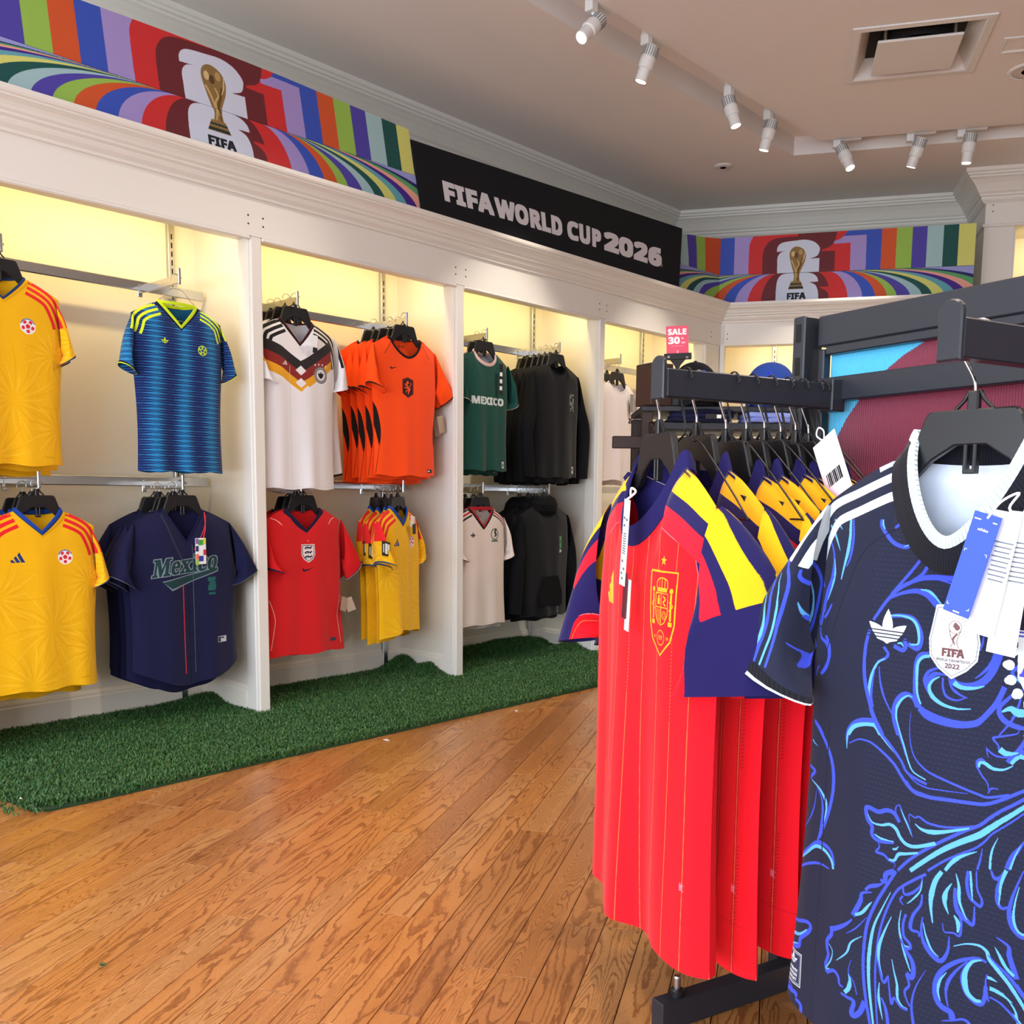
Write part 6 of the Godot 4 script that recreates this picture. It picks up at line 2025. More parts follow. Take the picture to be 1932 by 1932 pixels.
# ---------------------------------------------------------------- the black shirt with blue scrolls on the right arm
# a drawn scroll: widths and points in tenths of a millimetre on the shirt
func sw(cv: Cv, c: Color, w: Array, a: Array) -> void:
	var p := []
	var all_left := true
	for k in range(0, a.size(), 2):
		p.append(Vector2(a[k], a[k + 1]) * 0.0001)
		if a[k] > -700:
			all_left = false
	cv.line(cv.smooth(p, 7), c, w[0] * 0.0001, w[1] * 0.0001, w[2] * 0.0001)
	if all_left:
		for k in p.size():
			p[k].x = -p[k].x
		cv.line(cv.smooth(p, 7), c, w[0] * 0.0001, w[1] * 0.0001, w[2] * 0.0001)

func scrolls(cv: Cv) -> void:
	var b := c8("#3d52e2")
	var l := c8("#5fb2f4")
	sw(cv, b, [44, 44, 38], [-285, -1196, -442, -1355, -625, -1544, -814, -1765])
	sw(cv, b, [49, 54, 38], [-206, -1266, -328, -1447, -485, -1559, -703, -1678, -868, -1848, -1006, -2045, -1062, -2130])
	sw(cv, b, [17, 68, 74], [-813, -1778, -620, -1633, -377, -1526, -166, -1493, 92, -1491, 306, -1519])
	sw(cv, b, [11, 27, 22], [-165, -1510, -7, -1535, 149, -1584, 277, -1641])
	sw(cv, b, [23, 74, 85], [-854, -1833, -670, -1740, -449, -1688, -284, -1719, -144, -1831, -78, -1849])
	sw(cv, l, [11, 44, 17], [-382, -1664, -260, -1672, -164, -1733, -71, -1836])
	sw(cv, b, [8, 38, 38], [10, -1730, 39, -1777, 84, -1834])
	sw(cv, l, [8, 38, 16], [21, -1741, 64, -1774, 109, -1826])
	sw(cv, b, [45, 57, 45], [-1036, -795, -1037, -872, -949, -986, -825, -1096, -650, -1139, -513, -1095, -451, -992])
	sw(cv, l, [11, 28, 11], [-665, -1135, -541, -1096, -476, -1026, -462, -955])
	sw(cv, l, [17, 28, 11], [-1015, -794, -1011, -859, -977, -922])
	sw(cv, b, [51, 45, 28], [-831, -904, -725, -838, -588, -784])
	sw(cv, b, [46, 68, 57], [-796, -2049, -624, -2025, -455, -2051, -359, -2180, -329, -2303, -376, -2423, -518, -2378])
	sw(cv, l, [17, 46, 17], [-811, -2045, -653, -2026, -482, -2054, -394, -2146, -363, -2282, -380, -2365, -490, -2379])
	sw(cv, b, [56, 62, 56], [-578, -2321, -550, -2408, -597, -2471, -729, -2431])
	sw(cv, l, [11, 34, 11], [-682, -2394, -617, -2385, -586, -2425])
	sw(cv, b, [40, 46, 29], [-884, -2465, -810, -2547, -851, -2618, -968, -2675])
	sw(cv, l, [12, 46, 46], [-851, -2618, -966, -2701, -1042, -2873, -1070, -3039, -1071, -3174])
	sw(cv, b, [47, 58, 52], [-1110, -2268, -1159, -2489, -1168, -2759, -1135, -2996, -1058, -3226, -969, -3424, -819, -3641])
	sw(cv, b, [12, 41, 29], [-998, -2786, -1027, -2978, -1031, -3167, -992, -3294])
	sw(cv, b, [12, 35, 17], [-934, -2736, -907, -2931, -835, -3132, -704, -3333])
	sw(cv, b, [52, 63, 57], [-587, -3592, -661, -3417, -679, -3262, -616, -3106, -507, -3030, -392, -3067, -330, -3172])
	sw(cv, l, [34, 40, 11], [-572, -3589, -627, -3410, -636, -3254, -572, -3125, -477, -3051, -407, -3057])
	sw(cv, b, [50, 66, 66], [-211, -2464, -331, -2494, -384, -2616, -385, -2821, -367, -3024, -290, -3165, -110, -3233, 103, -3269, 307, -3267, 452, -3214, 543, -3111, 652, -2946, 732, -2741])
	sw(cv, l, [39, 44, 22], [-196, -2493, -289, -2518, -357, -2612, -358, -2817, -339, -2993, -279, -3124])
	sw(cv, b, [27, 55, 38], [-69, -2620, -197, -2690, -244, -2799, -211, -2895, -167, -2964])
	sw(cv, b, [11, 71, 71], [41, -2704, -90, -2699, -178, -2776, -190, -2892])
	sw(cv, l, [16, 60, 11], [-49, -2730, -137, -2795, -177, -2890, -125, -2995, 12, -3072, 195, -3097, 357, -3072])
	sw(cv, b, [22, 33, 11], [-4, -2736, 4, -2860, 57, -2964, 188, -2991, 298, -2935])
	sw(cv, b, [16, 38, 11], [68, -2725, 114, -2842, 208, -2913, 311, -2945])
	sw(cv, b, [81, 92, 54], [108, -2743, 175, -2794, 327, -2795, 469, -2723, 580, -2573, 650, -2372, 674, -2202, 680, -2119])
	sw(cv, l, [65, 49, 11], [136, -2776, 228, -2823, 377, -2811, 497, -2767])
	sw(cv, b, [11, 48, 37], [382, -2688, 462, -2615, 562, -2480, 610, -2306, 633, -2124])
	sw(cv, l, [46, 36, 21], [726, -2113, 767, -2214, 795, -2293])
	sw(cv, b, [16, 26, 11], [452, -2158, 444, -2255, 420, -2342])
	sw(cv, b, [36, 62, 41], [830, -2820, 755, -2904, 690, -2988, 696, -3083, 795, -3160, 945, -3191, 1039, -3185])
	sw(cv, l, [16, 89, 79], [717, -3043, 818, -2989, 912, -3031, 1027, -2999])
	sw(cv, b, [54, 91, 67], [-1383, -3762, -1324, -3633, -1167, -3523, -950, -3480])
	sw(cv, l, [30, 48, 42], [-1356, -3756, -1274, -3636, -1133, -3565, -962, -3544, -864, -3650])
	sw(cv, b, [44, 50, 31], [-2051, -3704, -1923, -3791, -1841, -3864])
	sw(cv, l, [41, 59, 18], [-1561, -808, -1541, -1021, -1562, -1237, -1609, -1429, -1656, -1636])
	sw(cv, b, [29, 47, 18], [-1511, -806, -1480, -1045, -1513, -1315, -1573, -1453])
	sw(cv, l, [36, 42, 6], [-1970, -900, -1829, -1032, -1708, -1245])
	sw(cv, l, [30, 24, 6], [-1887, -816, -1765, -894, -1701, -952])
	sw(cv, b, [18, 55, 49], [-1973, -1038, -1854, -1225, -1813, -1415, -1845, -1665, -1940, -1980, -1962, -2122])
	sw(cv, l, [12, 42, 12], [-1809, -1360, -1782, -1550, -1822, -1746, -1903, -1948])
	sw(cv, b, [43, 55, 43], [-1891, -2450, -1807, -2578, -1797, -2745, -1863, -2896, -1953, -3010])
	sw(cv, b, [49, 43, 25], [-1945, -2204, -1874, -2112, -1806, -1994])
	sw(cv, b, [33, 62, 72], [-2588, -1439, -2541, -1696, -2548, -1958, -2588, -2225, -2670, -2455, -2780, -2691, -2877, -2940])
	sw(cv, l, [10, 67, 14], [-2687, -1839, -2663, -2056, -2684, -2323, -2785, -2580, -2942, -2756, -3092, -2856])
	sw(cv, b, [10, 98, 98], [-2728, -2639, -2858, -2768, -3048, -2873, -3119, -2871])
	sw(cv, l, [9, 43, 38], [-2450, -1571, -2418, -1839, -2435, -2122, -2524, -2438, -2643, -2718, -2739, -2965])
	sw(cv, b, [47, 57, 42], [-2375, -1384, -2283, -1675, -2318, -1936, -2402, -2249, -2491, -2566, -2629, -2983])
	sw(cv, l, [10, 45, 5], [-3236, -2508, -3139, -2459, -3046, -2351])
	sw(cv, l, [10, 40, 10], [-3351, -2828, -3226, -2725, -3104, -2595])
	sw(cv, b, [10, 45, 35], [-3065, -2523, -3142, -2691, -3129, -2849])
	sw(cv, l, [9, 42, 23], [-2172, -1973, -2134, -2128, -2061, -2278])
	sw(cv, b, [37, 70, 51], [-2132, -2170, -2028, -2306, -1983, -2068, -1912, -1810, -1813, -1594])
	sw(cv, b, [32, 56, 42], [-2144, -1514, -2153, -1621, -2066, -1719, -2002, -1776])
	sw(cv, b, [14, 33, 24], [-2307, -2539, -2196, -2694, -2219, -2871, -2157, -3011])
	sw(cv, b, [23, 42, 33], [-2005, -2898, -2060, -2994, -2072, -3060])
	sw(cv, b, [32, 60, 37], [-2040, -2350, -1986, -2491, -1865, -2559, -1800, -2696, -1844, -2893, -1952, -3018])
	sw(cv, b, [47, 61, 52], [-2045, -3712, -1886, -3848, -1733, -4027, -1623, -4256, -1588, -4525, -1618, -4790, -1697, -5073, -1820, -5375])
	sw(cv, l, [28, 19, 5], [-2090, -4006, -2025, -4033, -1946, -4062])
	sw(cv, b, [43, 53, 33], [-2136, -4403, -1983, -4437, -2070, -4549, -2051, -4599])
	sw(cv, l, [14, 52, 14], [-2035, -4594, -1864, -4666, -1727, -4801, -1705, -4945, -1760, -5191])
	sw(cv, b, [9, 47, 38], [-1924, -4661, -1813, -4782, -1774, -4966, -1799, -5258, -1846, -5428])
	sw(cv, b, [7, 28, 9], [-1927, -4706, -1952, -4933, -2046, -5162, -2220, -5378])
	sw(cv, b, [58, 63, 39], [-2284, -5846, -2048, -5631, -1859, -5465, -1674, -5447, -1547, -5524, -1498, -5680])
	sw(cv, l, [29, 53, 39], [-2290, -5882, -2076, -5697, -1884, -5529, -1698, -5520, -1555, -5613, -1508, -5732])
	sw(cv, b, [34, 44, 20], [-2271, -6000, -2034, -5845, -1797, -5753, -1587, -5755])
	sw(cv, b, [41, 68, 68], [-1386, -3862, -1371, -3692, -1266, -3577, -1101, -3503, -962, -3475])
	sw(cv, l, [9, 50, 50], [-1380, -3955, -1379, -3757, -1288, -3623, -1122, -3558, -959, -3535])
	sw(cv, l, [48, 44, 18], [-971, -3527, -862, -3626, -719, -3756, -559, -3879])
	sw(cv, b, [35, 44, 35], [-1042, -3318, -988, -3429, -863, -3606, -698, -3751, -524, -3911, -398, -4059, -121, -4129])
	sw(cv, b, [14, 41, 54], [-1347, -3874, -1180, -3779, -990, -3785, -802, -3874, -617, -3992, -478, -4138, -323, -4257, -111, -4282])
	sw(cv, b, [47, 47, 34], [-673, -3249, -665, -3386, -591, -3530, -506, -3690, -444, -3833])
	sw(cv, l, [17, 26, 17], [-641, -3243, -620, -3397, -556, -3562, -482, -3724, -396, -3921, -317, -4020, -138, -4075])
	sw(cv, b, [13, 21, 9], [-460, -3995, -326, -4121, -138, -4172, 62, -4160, 389, -4130])
	sw(cv, b, [52, 47, 39], [-429, -4166, -296, -4270, -90, -4286, 147, -4263, 414, -4240, 598, -4211, 771, -4120, 938, -4005, 1087, -3902])
	sw(cv, b, [6, 30, 34], [-411, -3240, -419, -3456, -384, -3683, -302, -3841, -131, -3957, 93, -4018, 328, -4074, 518, -4111, 628, -4120, 871, -4031])
	sw(cv, b, [63, 63, 50], [-301, -3181, -173, -3272, 48, -3306, 241, -3302, 425, -3251, 511, -3161, 610, -3015])
	sw(cv, b, [28, 39, 20], [680, -3003, 686, -3092, 762, -3168, 920, -3209, 1039, -3186])
	sw(cv, l, [8, 67, 79], [719, -3050, 803, -2999, 889, -3010, 1027, -3003])
	sw(cv, b, [8, 31, 19], [934, -3224, 907, -3274, 772, -3328, 651, -3371, 644, -3400, 702, -3460, 714, -3521])
	sw(cv, l, [79, 67, 8], [722, -3502, 803, -3538, 942, -3500])
	sw(cv, b, [20, 28, 8], [562, -3518, 665, -3587, 789, -3587, 874, -3563])
	sw(cv, b, [6, 16, 6], [564, -3517, 578, -3569, 596, -3629])
	sw(cv, b, [20, 36, 16], [479, -3795, 470, -3713, 517, -3666, 563, -3683])
	sw(cv, l, [28, 48, 12], [492, -3773, 507, -3714, 565, -3710, 658, -3753, 782, -3739, 890, -3667])
	sw(cv, b, [24, 20, 12], [478, -3776, 529, -3857, 608, -3949, 622, -4020])
	sw(cv, b, [12, 24, 8], [622, -4075, 657, -4002, 745, -3993])
	sw(cv, b, [39, 43, 39], [1093, -3993, 946, -4121, 780, -4255, 662, -4370, 560, -4482, 399, -4593, 216, -4732, 28, -4885, -165, -5052, -323, -5211, -462, -5381])
	sw(cv, l, [47, 78, 51], [1099, -4081, 953, -4228, 788, -4382, 671, -4498, 550, -4616, 334, -4765, 149, -4907, -40, -5082, -274, -5319])
	sw(cv, b, [19, 27, 31], [1103, -4152, 926, -4344, 710, -4551, 627, -4669, 524, -4784, 344, -4914, 158, -5059, -31, -5240])
	sw(cv, b, [57, 61, 43], [-480, -4737, -572, -4642, -683, -4633, -815, -4690, -955, -4671, -1005, -4701, -969, -4836, -894, -4917, -892, -5020, -815, -5079, -680, -5069, -549, -5029])
	sw(cv, l, [9, 54, 45], [-973, -4765, -897, -4857, -760, -4858, -628, -4810, -528, -4841, -457, -4931, -357, -4991, -211, -4977, 46, -4856])
	sw(cv, l, [13, 31, 7], [-854, -5009, -749, -5039, -549, -5025])
	sw(cv, b, [13, 22, 9], [-494, -4501, -546, -4545, -548, -4615, -485, -4718])
	sw(cv, b, [22, 30, 9], [-493, -4510, -421, -4640, -329, -4754, -270, -4875])
	sw(cv, l, [9, 22, 7], [-474, -4555, -386, -4690, -281, -4855])
	sw(cv, b, [9, 30, 30], [-329, -4694, -340, -4588, -255, -4604, -194, -4577, -69, -4621, 131, -4619, 322, -4577, 507, -4516])
	sw(cv, l, [9, 64, 21], [-250, -4682, -144, -4730, -2, -4723, 173, -4668, 435, -4559])
	sw(cv, b, [13, 40, 31], [-786, -5101, -768, -5168, -810, -5243, -691, -5246, -610, -5292, -522, -5294])
	sw(cv, l, [22, 49, 26], [-611, -5282, -524, -5265, -465, -5165, -350, -5119, -176, -5049])
	sw(cv, l, [22, 31, 4], [-565, -5125, -512, -5109, -471, -5060])
	sw(cv, b, [9, 13, 7], [-522, -5294, -509, -5331, -529, -5368])
	sw(cv, l, [38, 55, 8], [185, -5171, 256, -5048, 364, -4937, 545, -4824])
	sw(cv, b, [6, 24, 28], [601, -4770, 588, -4906, 560, -5050])
	sw(cv, l, [6, 28, 28], [775, -4588, 722, -4734, 704, -4870, 707, -5003])
	sw(cv, b, [6, 59, 70], [1106, -4494, 1031, -4642, 954, -4775, 904, -4941])
	sw(cv, l, [6, 20, 28], [1045, -4602, 987, -4747, 938, -4931])
	sw(cv, b, [46, 66, 56], [-2436, -6801, -2249, -6804, -2010, -6719, -1900, -6740, -1939, -6847, -2105, -7024, -2131, -7152, -2302, -7226, -2483, -7241])
	sw(cv, l, [36, 56, 15], [-2469, -6977, -2383, -7038, -2143, -6973, -1972, -6827])
	sw(cv, l, [26, 36, 15], [-2479, -7216, -2374, -7222, -2151, -7120])
	sw(cv, b, [26, 36, 36], [-2549, -7600, -2428, -7787, -2250, -7852, -2130, -7951])
	sw(cv, b, [36, 77, 36], [-2482, -7810, -2367, -7904, -2152, -7893, -2130, -7951])
	sw(cv, l, [10, 41, 26], [-2585, -7901, -2553, -8080, -2489, -8243])
	sw(cv, b, [21, 62, 52], [-2549, -7886, -2470, -8067, -2390, -8271])
	sw(cv, b, [50, 65, 65], [-2146, -7983, -2023, -8035, -2028, -8223])
	sw(cv, l, [10, 20, 7], [-2272, -8112, -2206, -8169, -2141, -8214])
	sw(cv, b, [66, 75, 35], [-510, -5411, -637, -5494, -653, -5602, -721, -5604])
	sw(cv, b, [9, 58, 36], [-653, -5612, -739, -5683, -873, -5750, -939, -5826])
	sw(cv, b, [14, 68, 77], [-834, -5820, -983, -5883, -1001, -5995, -1064, -6146, -1107, -6247])
	sw(cv, l, [41, 46, 7], [-1072, -6223, -968, -6152, -880, -6025, -827, -5949])
	sw(cv, b, [23, 60, 78], [-1116, -6304, -1221, -6420, -1368, -6532, -1496, -6606])
	sw(cv, b, [66, 57, 47], [-1471, -6585, -1465, -6670, -1539, -6789, -1533, -6897, -1500, -6994, -1545, -7147, -1512, -7254])
	sw(cv, l, [10, 24, 19], [-1510, -6821, -1426, -6896, -1444, -7036, -1529, -7195, -1462, -7176])
	sw(cv, b, [53, 48, 24], [-1512, -7254, -1383, -7164, -1290, -7210, -1258, -7306, -1194, -7321])
	sw(cv, b, [7, 23, 7], [-1202, -6542, -1049, -6406, -883, -6184])
	sw(cv, l, [7, 37, 9], [-948, -6484, -1109, -6634, -1173, -6811, -1341, -6996])
	sw(cv, b, [33, 71, 80], [-1226, -7423, -1112, -7436, -1012, -7456, -1039, -7620, -1000, -7656, -909, -7559, -847, -7381])
	sw(cv, l, [56, 66, 9], [-1165, -7384, -1107, -7303, -1089, -7187, -1119, -7092])
	sw(cv, b, [7, 19, 14], [-1094, -6886, -1121, -7071, -1028, -7181, -970, -7339])
	sw(cv, b, [44, 48, 44], [-488, -5404, -647, -5703, -769, -5953, -868, -6241, -900, -6486, -905, -6807, -875, -7114, -824, -7370, -764, -7599, -718, -7775])
	sw(cv, l, [9, 57, 31], [-547, -5709, -674, -6002, -773, -6268, -814, -6557, -819, -6856, -791, -7142, -738, -7438, -673, -7753])
	sw(cv, b, [38, 34, 30], [-49, -5290, -230, -5439, -431, -5628, -549, -5853, -644, -6136, -696, -6406, -713, -6685, -710, -6937, -681, -7241, -640, -7541, -606, -7721])
	sw(cv, l, [9, 53, 18], [-512, -6035, -612, -6290, -677, -6524, -665, -6729, -598, -6910])
	sw(cv, b, [23, 41, 36], [-689, -6717, -634, -6863, -571, -6982, -510, -6873])
	sw(cv, l, [9, 50, 9], [-637, -7011, -638, -7180, -606, -7335, -551, -7500])
	sw(cv, b, [23, 59, 54], [-592, -7202, -504, -7352, -442, -7642])
	sw(cv, l, [50, 71, 13], [147, -5197, 76, -5337, 38, -5527, 38, -5685, 75, -5899])
	sw(cv, l, [8, 67, 8], [276, -5310, 212, -5448, 207, -5586, 263, -5722])
	sw(cv, b, [33, 71, 17], [318, -5354, 327, -5505, 371, -5645, 482, -5730, 558, -5750, 557, -5521])
	sw(cv, l, [8, 46, 12], [316, -5171, 360, -5320, 383, -5525, 481, -5721])
	sw(cv, b, [41, 41, 16], [460, -5096, 451, -5252, 490, -5411, 559, -5473, 626, -5497, 639, -5416, 575, -5286, 552, -5067])
	sw(cv, l, [16, 33, 8], [484, -5088, 502, -5254, 530, -5454])
	sw(cv, b, [8, 30, 30], [198, -5854, 225, -5961, 332, -5941, 410, -5950, 418, -5782, 393, -5695])
	sw(cv, l, [13, 54, 21], [327, -5709, 381, -5796, 385, -5921])
	sw(cv, b, [13, 73, 13], [-58, -5859, -62, -6060, 10, -6232, 190, -6360, 280, -6206, 287, -6007])
	sw(cv, l, [9, 30, 9], [-45, -5934, 2, -6096, 82, -6244, 178, -6315])
	sw(cv, b, [21, 56, 21], [-82, -5568, -94, -5712, -187, -5885, -219, -6039, -195, -6090, -102, -6085, -88, -6140])
	sw(cv, b, [31, 39, 17], [-366, -5545, -338, -5657, -215, -5594, -109, -5459, -95, -5355])
	sw(cv, b, [31, 26, 17], [-357, -5694, -396, -5758, -340, -5809])
	sw(cv, l, [9, 26, 9], [-93, -5394, -114, -5540, -210, -5683, -289, -5771])
	sw(cv, b, [35, 44, 48], [-291, -5913, -325, -6058, -304, -6213, -215, -6280, -201, -6335, -273, -6374])
	sw(cv, l, [9, 35, 13], [-371, -5892, -388, -6081, -357, -6233, -297, -6332, -212, -6329])
	sw(cv, b, [31, 66, 66], [-354, -6273, -273, -6384, -171, -6486, -132, -6612, -157, -6724, -233, -6694])
	sw(cv, l, [9, 35, 13], [-336, -6327, -268, -6463, -176, -6650])
	sw(cv, b, [35, 35, 22], [-231, -6714, -181, -6836, -239, -6943, -212, -7034, -153, -7121])
	sw(cv, l, [9, 45, 13], [-465, -6605, -412, -6769, -359, -6912, -338, -7089, -257, -7167, -183, -7165])
	sw(cv, b, [22, 40, 31], [-506, -6850, -472, -7044, -429, -7213, -391, -7113, -289, -7181, -181, -7185])
	sw(cv, b, [6, 30, 47], [30, -6545, -79, -6792, -128, -7018, -116, -7217, -59, -7461])
	sw(cv, b, [29, 70, 82], [743, -6177, 632, -6167, 467, -6248, 320, -6367, 210, -6510, 161, -6690, 182, -6861, 257, -6948, 368, -6978, 393, -7066])
	sw(cv, l, [8, 38, 13], [287, -6478, 216, -6607, 195, -6756, 233, -6879])
	sw(cv, b, [17, 46, 17], [524, -6245, 400, -6412, 314, -6586, 295, -6752, 331, -6915])
	sw(cv, b, [33, 50, 50], [579, -6214, 510, -6328, 472, -6480, 531, -6651, 650, -6736, 723, -6723, 753, -6614, 753, -6479])
	sw(cv, l, [16, 74, 33], [688, -6170, 580, -6232, 513, -6366, 506, -6505, 549, -6643, 648, -6707, 712, -6689])
	sw(cv, l, [8, 55, 50], [343, -6112, 491, -6029, 639, -5997, 734, -6037, 776, -6126, 873, -6220, 1022, -6348, 1152, -6482, 1265, -6603])
	sw(cv, b, [12, 49, 61], [755, -6077, 869, -6165, 1016, -6257, 1163, -6384, 1255, -6458])
	sw(cv, b, [12, 29, 21], [762, -6322, 751, -6442, 780, -6602, 802, -6660])
	sw(cv, l, [41, 37, 6], [764, -6360, 810, -6360, 883, -6377])
	sw(cv, l, [53, 49, 6], [800, -6488, 909, -6500, 1080, -6560])
	sw(cv, b, [21, 33, 29], [807, -6600, 916, -6620, 1044, -6688, 1171, -6774, 1279, -6821])
	sw(cv, l, [6, 28, 28], [1088, -6688, 1188, -6767, 1261, -6851])
	sw(cv, b, [13, 34, 51], [269, -7133, 403, -7071, 516, -7010, 593, -7034, 619, -7143])
	sw(cv, l, [6, 50, 50], [575, -7042, 605, -7068, 582, -7160])
	sw(cv, b, [24, 49, 40], [722, -5012, 763, -5093, 833, -5070, 896, -4957])
	sw(cv, b, [32, 48, 28], [864, -5004, 807, -5209, 818, -5374, 875, -5438, 943, -5405])
	sw(cv, l, [48, 28, 8], [896, -4957, 847, -5140, 840, -5310, 838, -5414])
	sw(cv, b, [12, 67, 51], [1099, -4894, 1000, -5219, 964, -5454, 1010, -5623, 1118, -5704, 1203, -5664])
	sw(cv, l, [8, 36, 28], [1062, -5107, 1024, -5322, 1021, -5527, 1081, -5653, 1183, -5671])
func print_scrolls() -> Texture2D:
	var cv := cv_shirt(2000, c8("#1c2239"))
	# knitted dashes down the chest
	var dash := c8("#262c46")
	for y in 100:
		for x in 34:
			var px := -0.11 + x * 0.0068 + 0.0034 * (y % 2)
			cv.rect(px, -0.09 - y * 0.0068, px + 0.0042, -0.0915 - y * 0.0068, dash)
	for y in 46:
		for x in 9:
			for s in [1.0, -1.0]:
				cv.disc(Vector2(s * (0.165 + x * 0.0068), -0.55 - y * 0.0064), 0.0011, c8("#10142a"))
	scrolls(cv)
	for s in [1.0, -1.0]:
		cv.line(cv.smooth([Vector2(0.07 * s, -0.086), Vector2(0.125 * s, -0.119), Vector2(0.157 * s, -0.184), Vector2(0.195 * s, -0.295)], 6), c8("#0f1328"), 0.0014)
		cv.line(pv([0.172 * s, -0.36, 0.18 * s, -0.86]), c8("#12172e"), 0.002)
	# white tapes over the shoulders
	var tape := c8("#dceaf2")
	shoulder_bands(cv, [tape, tape], 0.010, 0.0125, 0.013, [Vector2(0.086, -0.008), Vector2(0.15, -0.034), Vector2(0.2, -0.056), Vector2(0.228, -0.095), Vector2(0.246, -0.135)])
	trefoil(cv, Vector2(-0.084, -0.224), 0.030, c8("#e2f2f0"), c8("#1c2239"))
	# the champions' shield
	var at := Vector2(0.010, -0.226)
	var sh := PackedVector2Array()
	for q in [[-0.024, 0.043], [0.0, 0.046], [0.024, 0.043], [0.032, 0.0], [0.03, -0.022], [0.018, -0.036], [0.0, -0.048], [-0.018, -0.036], [-0.03, -0.022], [-0.032, 0.0], [-0.024, 0.043]]:
		sh.append(at + Vector2(q[0], q[1]))
	cv.poly(sh, c8("#e6f4f2"))
	var ins := PackedVector2Array()
	for q in sh:
		ins.append(at + (q - at) * 0.92)
	cv.line(ins, c8("#6a6f86"), 0.0009)
	var ink := c8("#7c5a5c")
	var cc := at + Vector2(0.001, 0.017)
	for k in 20:
		var a := TAU * k / 20.0
		if absf(a - PI) < 0.5:
			continue
		cv.line(PackedVector2Array([cc + Vector2(sin(a), cos(a)) * 0.0105, cc + Vector2(sin(a), cos(a)) * (0.0155 + 0.003 * (k % 2))]), c8("#8a8a94"), 0.0005)
	cv.ring(cc, 0.0078, ink, 0.0007)
	cv.poly(cv.smooth([cc + Vector2(-0.003, 0.001), cc + Vector2(0.0, 0.006), cc + Vector2(0.006, 0.0), cc + Vector2(0.002, -0.004), cc + Vector2(-0.003, 0.001)], 4), ink)
	cv.line(cv.smooth([cc + Vector2(-0.007, -0.004), cc + Vector2(-0.0045, -0.013), cc + Vector2(-0.002, -0.019), cc + Vector2(-0.005, -0.026)], 5), ink, 0.0009)
	cv.line(cv.smooth([cc + Vector2(0.007, -0.004), cc + Vector2(0.004, -0.012), cc + Vector2(0.003, -0.019), cc + Vector2(0.006, -0.026)], 5), ink, 0.0009)
	cv.line(cv.smooth([cc + Vector2(0.003, -0.008), cc + Vector2(-0.002, -0.015), cc + Vector2(0.001, -0.022)], 5), ink, 0.0022, 0.003, 0.001)
	cv.disc(cc + Vector2(0.0005, -0.0285), 0.0075, ink, 0.0016)
	cv.text("FIFA", at + Vector2(0.0, -0.020), 0.0098, c8("#6d4a4c"), 0.027, 0.0005)
	cv.text("WORLD CHAMPIONS", at + Vector2(0.0, -0.0265), 0.0036, c8("#6d6470"), 0.042, 0.0001)
	cv.text("2022", at + Vector2(0.0, -0.035), 0.0062, c8("#6d5a60"), 0.018, 0.0002)
	# the association crest at the breast
	var ac := Vector2(0.118, -0.248)
	var white := c8("#e4f4f6")
	for k in 15:
		var a := lerpf(0.35, TAU - 0.35, k / 14.0)
		var q := ac + Vector2(sin(a) * 0.041, cos(a) * 0.045)
		cv.disc(q, 0.0062, white)
		cv.disc(q + Vector2(sin(a) * 0.0035, cos(a) * 0.0035), 0.0045, white)
	cv.poly(PackedVector2Array([ac + Vector2(-0.033, 0.036), ac + Vector2(0.033, 0.036), ac + Vector2(0.031, -0.012), ac + Vector2(0.018, -0.034), ac + Vector2(0, -0.041), ac + Vector2(-0.018, -0.034), ac + Vector2(-0.031, -0.012)]), white)
	cv.rect(ac.x - 0.036, ac.y + 0.034, ac.x + 0.036, ac.y + 0.044, white)
	var iblue := c8("#4a48c0")
	for k in 2:
		cv.rect(ac.x - 0.034, ac.y + 0.036 + k * 0.0045, ac.x + 0.034, ac.y + 0.0382 + k * 0.0045, iblue)
	cv.text("AFA", ac + Vector2(0.0, -0.01), 0.021, iblue, 0.056, 0.0008, 0.0, "Droid Serif", 700)
	cv.line(cv.smooth([ac + Vector2(-0.022, 0.028), ac + Vector2(0.0, 0.016), ac + Vector2(0.022, 0.028)], 5), iblue, 0.0012, 0.004, 0.0012)
	# sewn label by the hem
	var lx := -0.226
	var ly := -0.752
	cv.rect(lx - 0.0205, ly - 0.026, lx + 0.0205, ly + 0.026, c8("#d8e6e8"))
	cv.rect(lx - 0.0190, ly - 0.0245, lx + 0.0190, ly + 0.0245, c8("#1d2440"))
	cv.rect(lx - 0.0175, ly - 0.023, lx + 0.0175, ly + 0.023, c8("#d8e6e8"))
	cv.rect(lx - 0.0168, ly - 0.0222, lx + 0.0168, ly + 0.0222, c8("#2a3350"))
	trefoil(cv, Vector2(lx, ly + 0.012), 0.0115, c8("#e2eef0"), c8("#2a3350"))
	cv.text("AUTHENTIC", Vector2(lx, ly - 0.0055), 0.0044, c8("#e2eef0"), 0.026, 0.0002)
	cv.text("LICENSED", Vector2(lx, ly - 0.0125), 0.0044, c8("#e2eef0"), 0.024, 0.0002)
	cv.text("PRODUCT", Vector2(lx, ly - 0.0195), 0.0044, c8("#e2eef0"), 0.023, 0.0002)
	return cv.tex()

func rib_texture(a: Color, b: Color) -> ImageTexture:
	var im := Image.create(16, 4, false, Image.FORMAT_RGB8)
	for x in 16:
		im.fill_rect(Rect2i(x, 0, 1, 4), a.lerp(b, smoothstep(0.55, 1.0, 0.5 + 0.5 * cos(TAU * x / 16.0))))
	return ImageTexture.create_from_image(im)

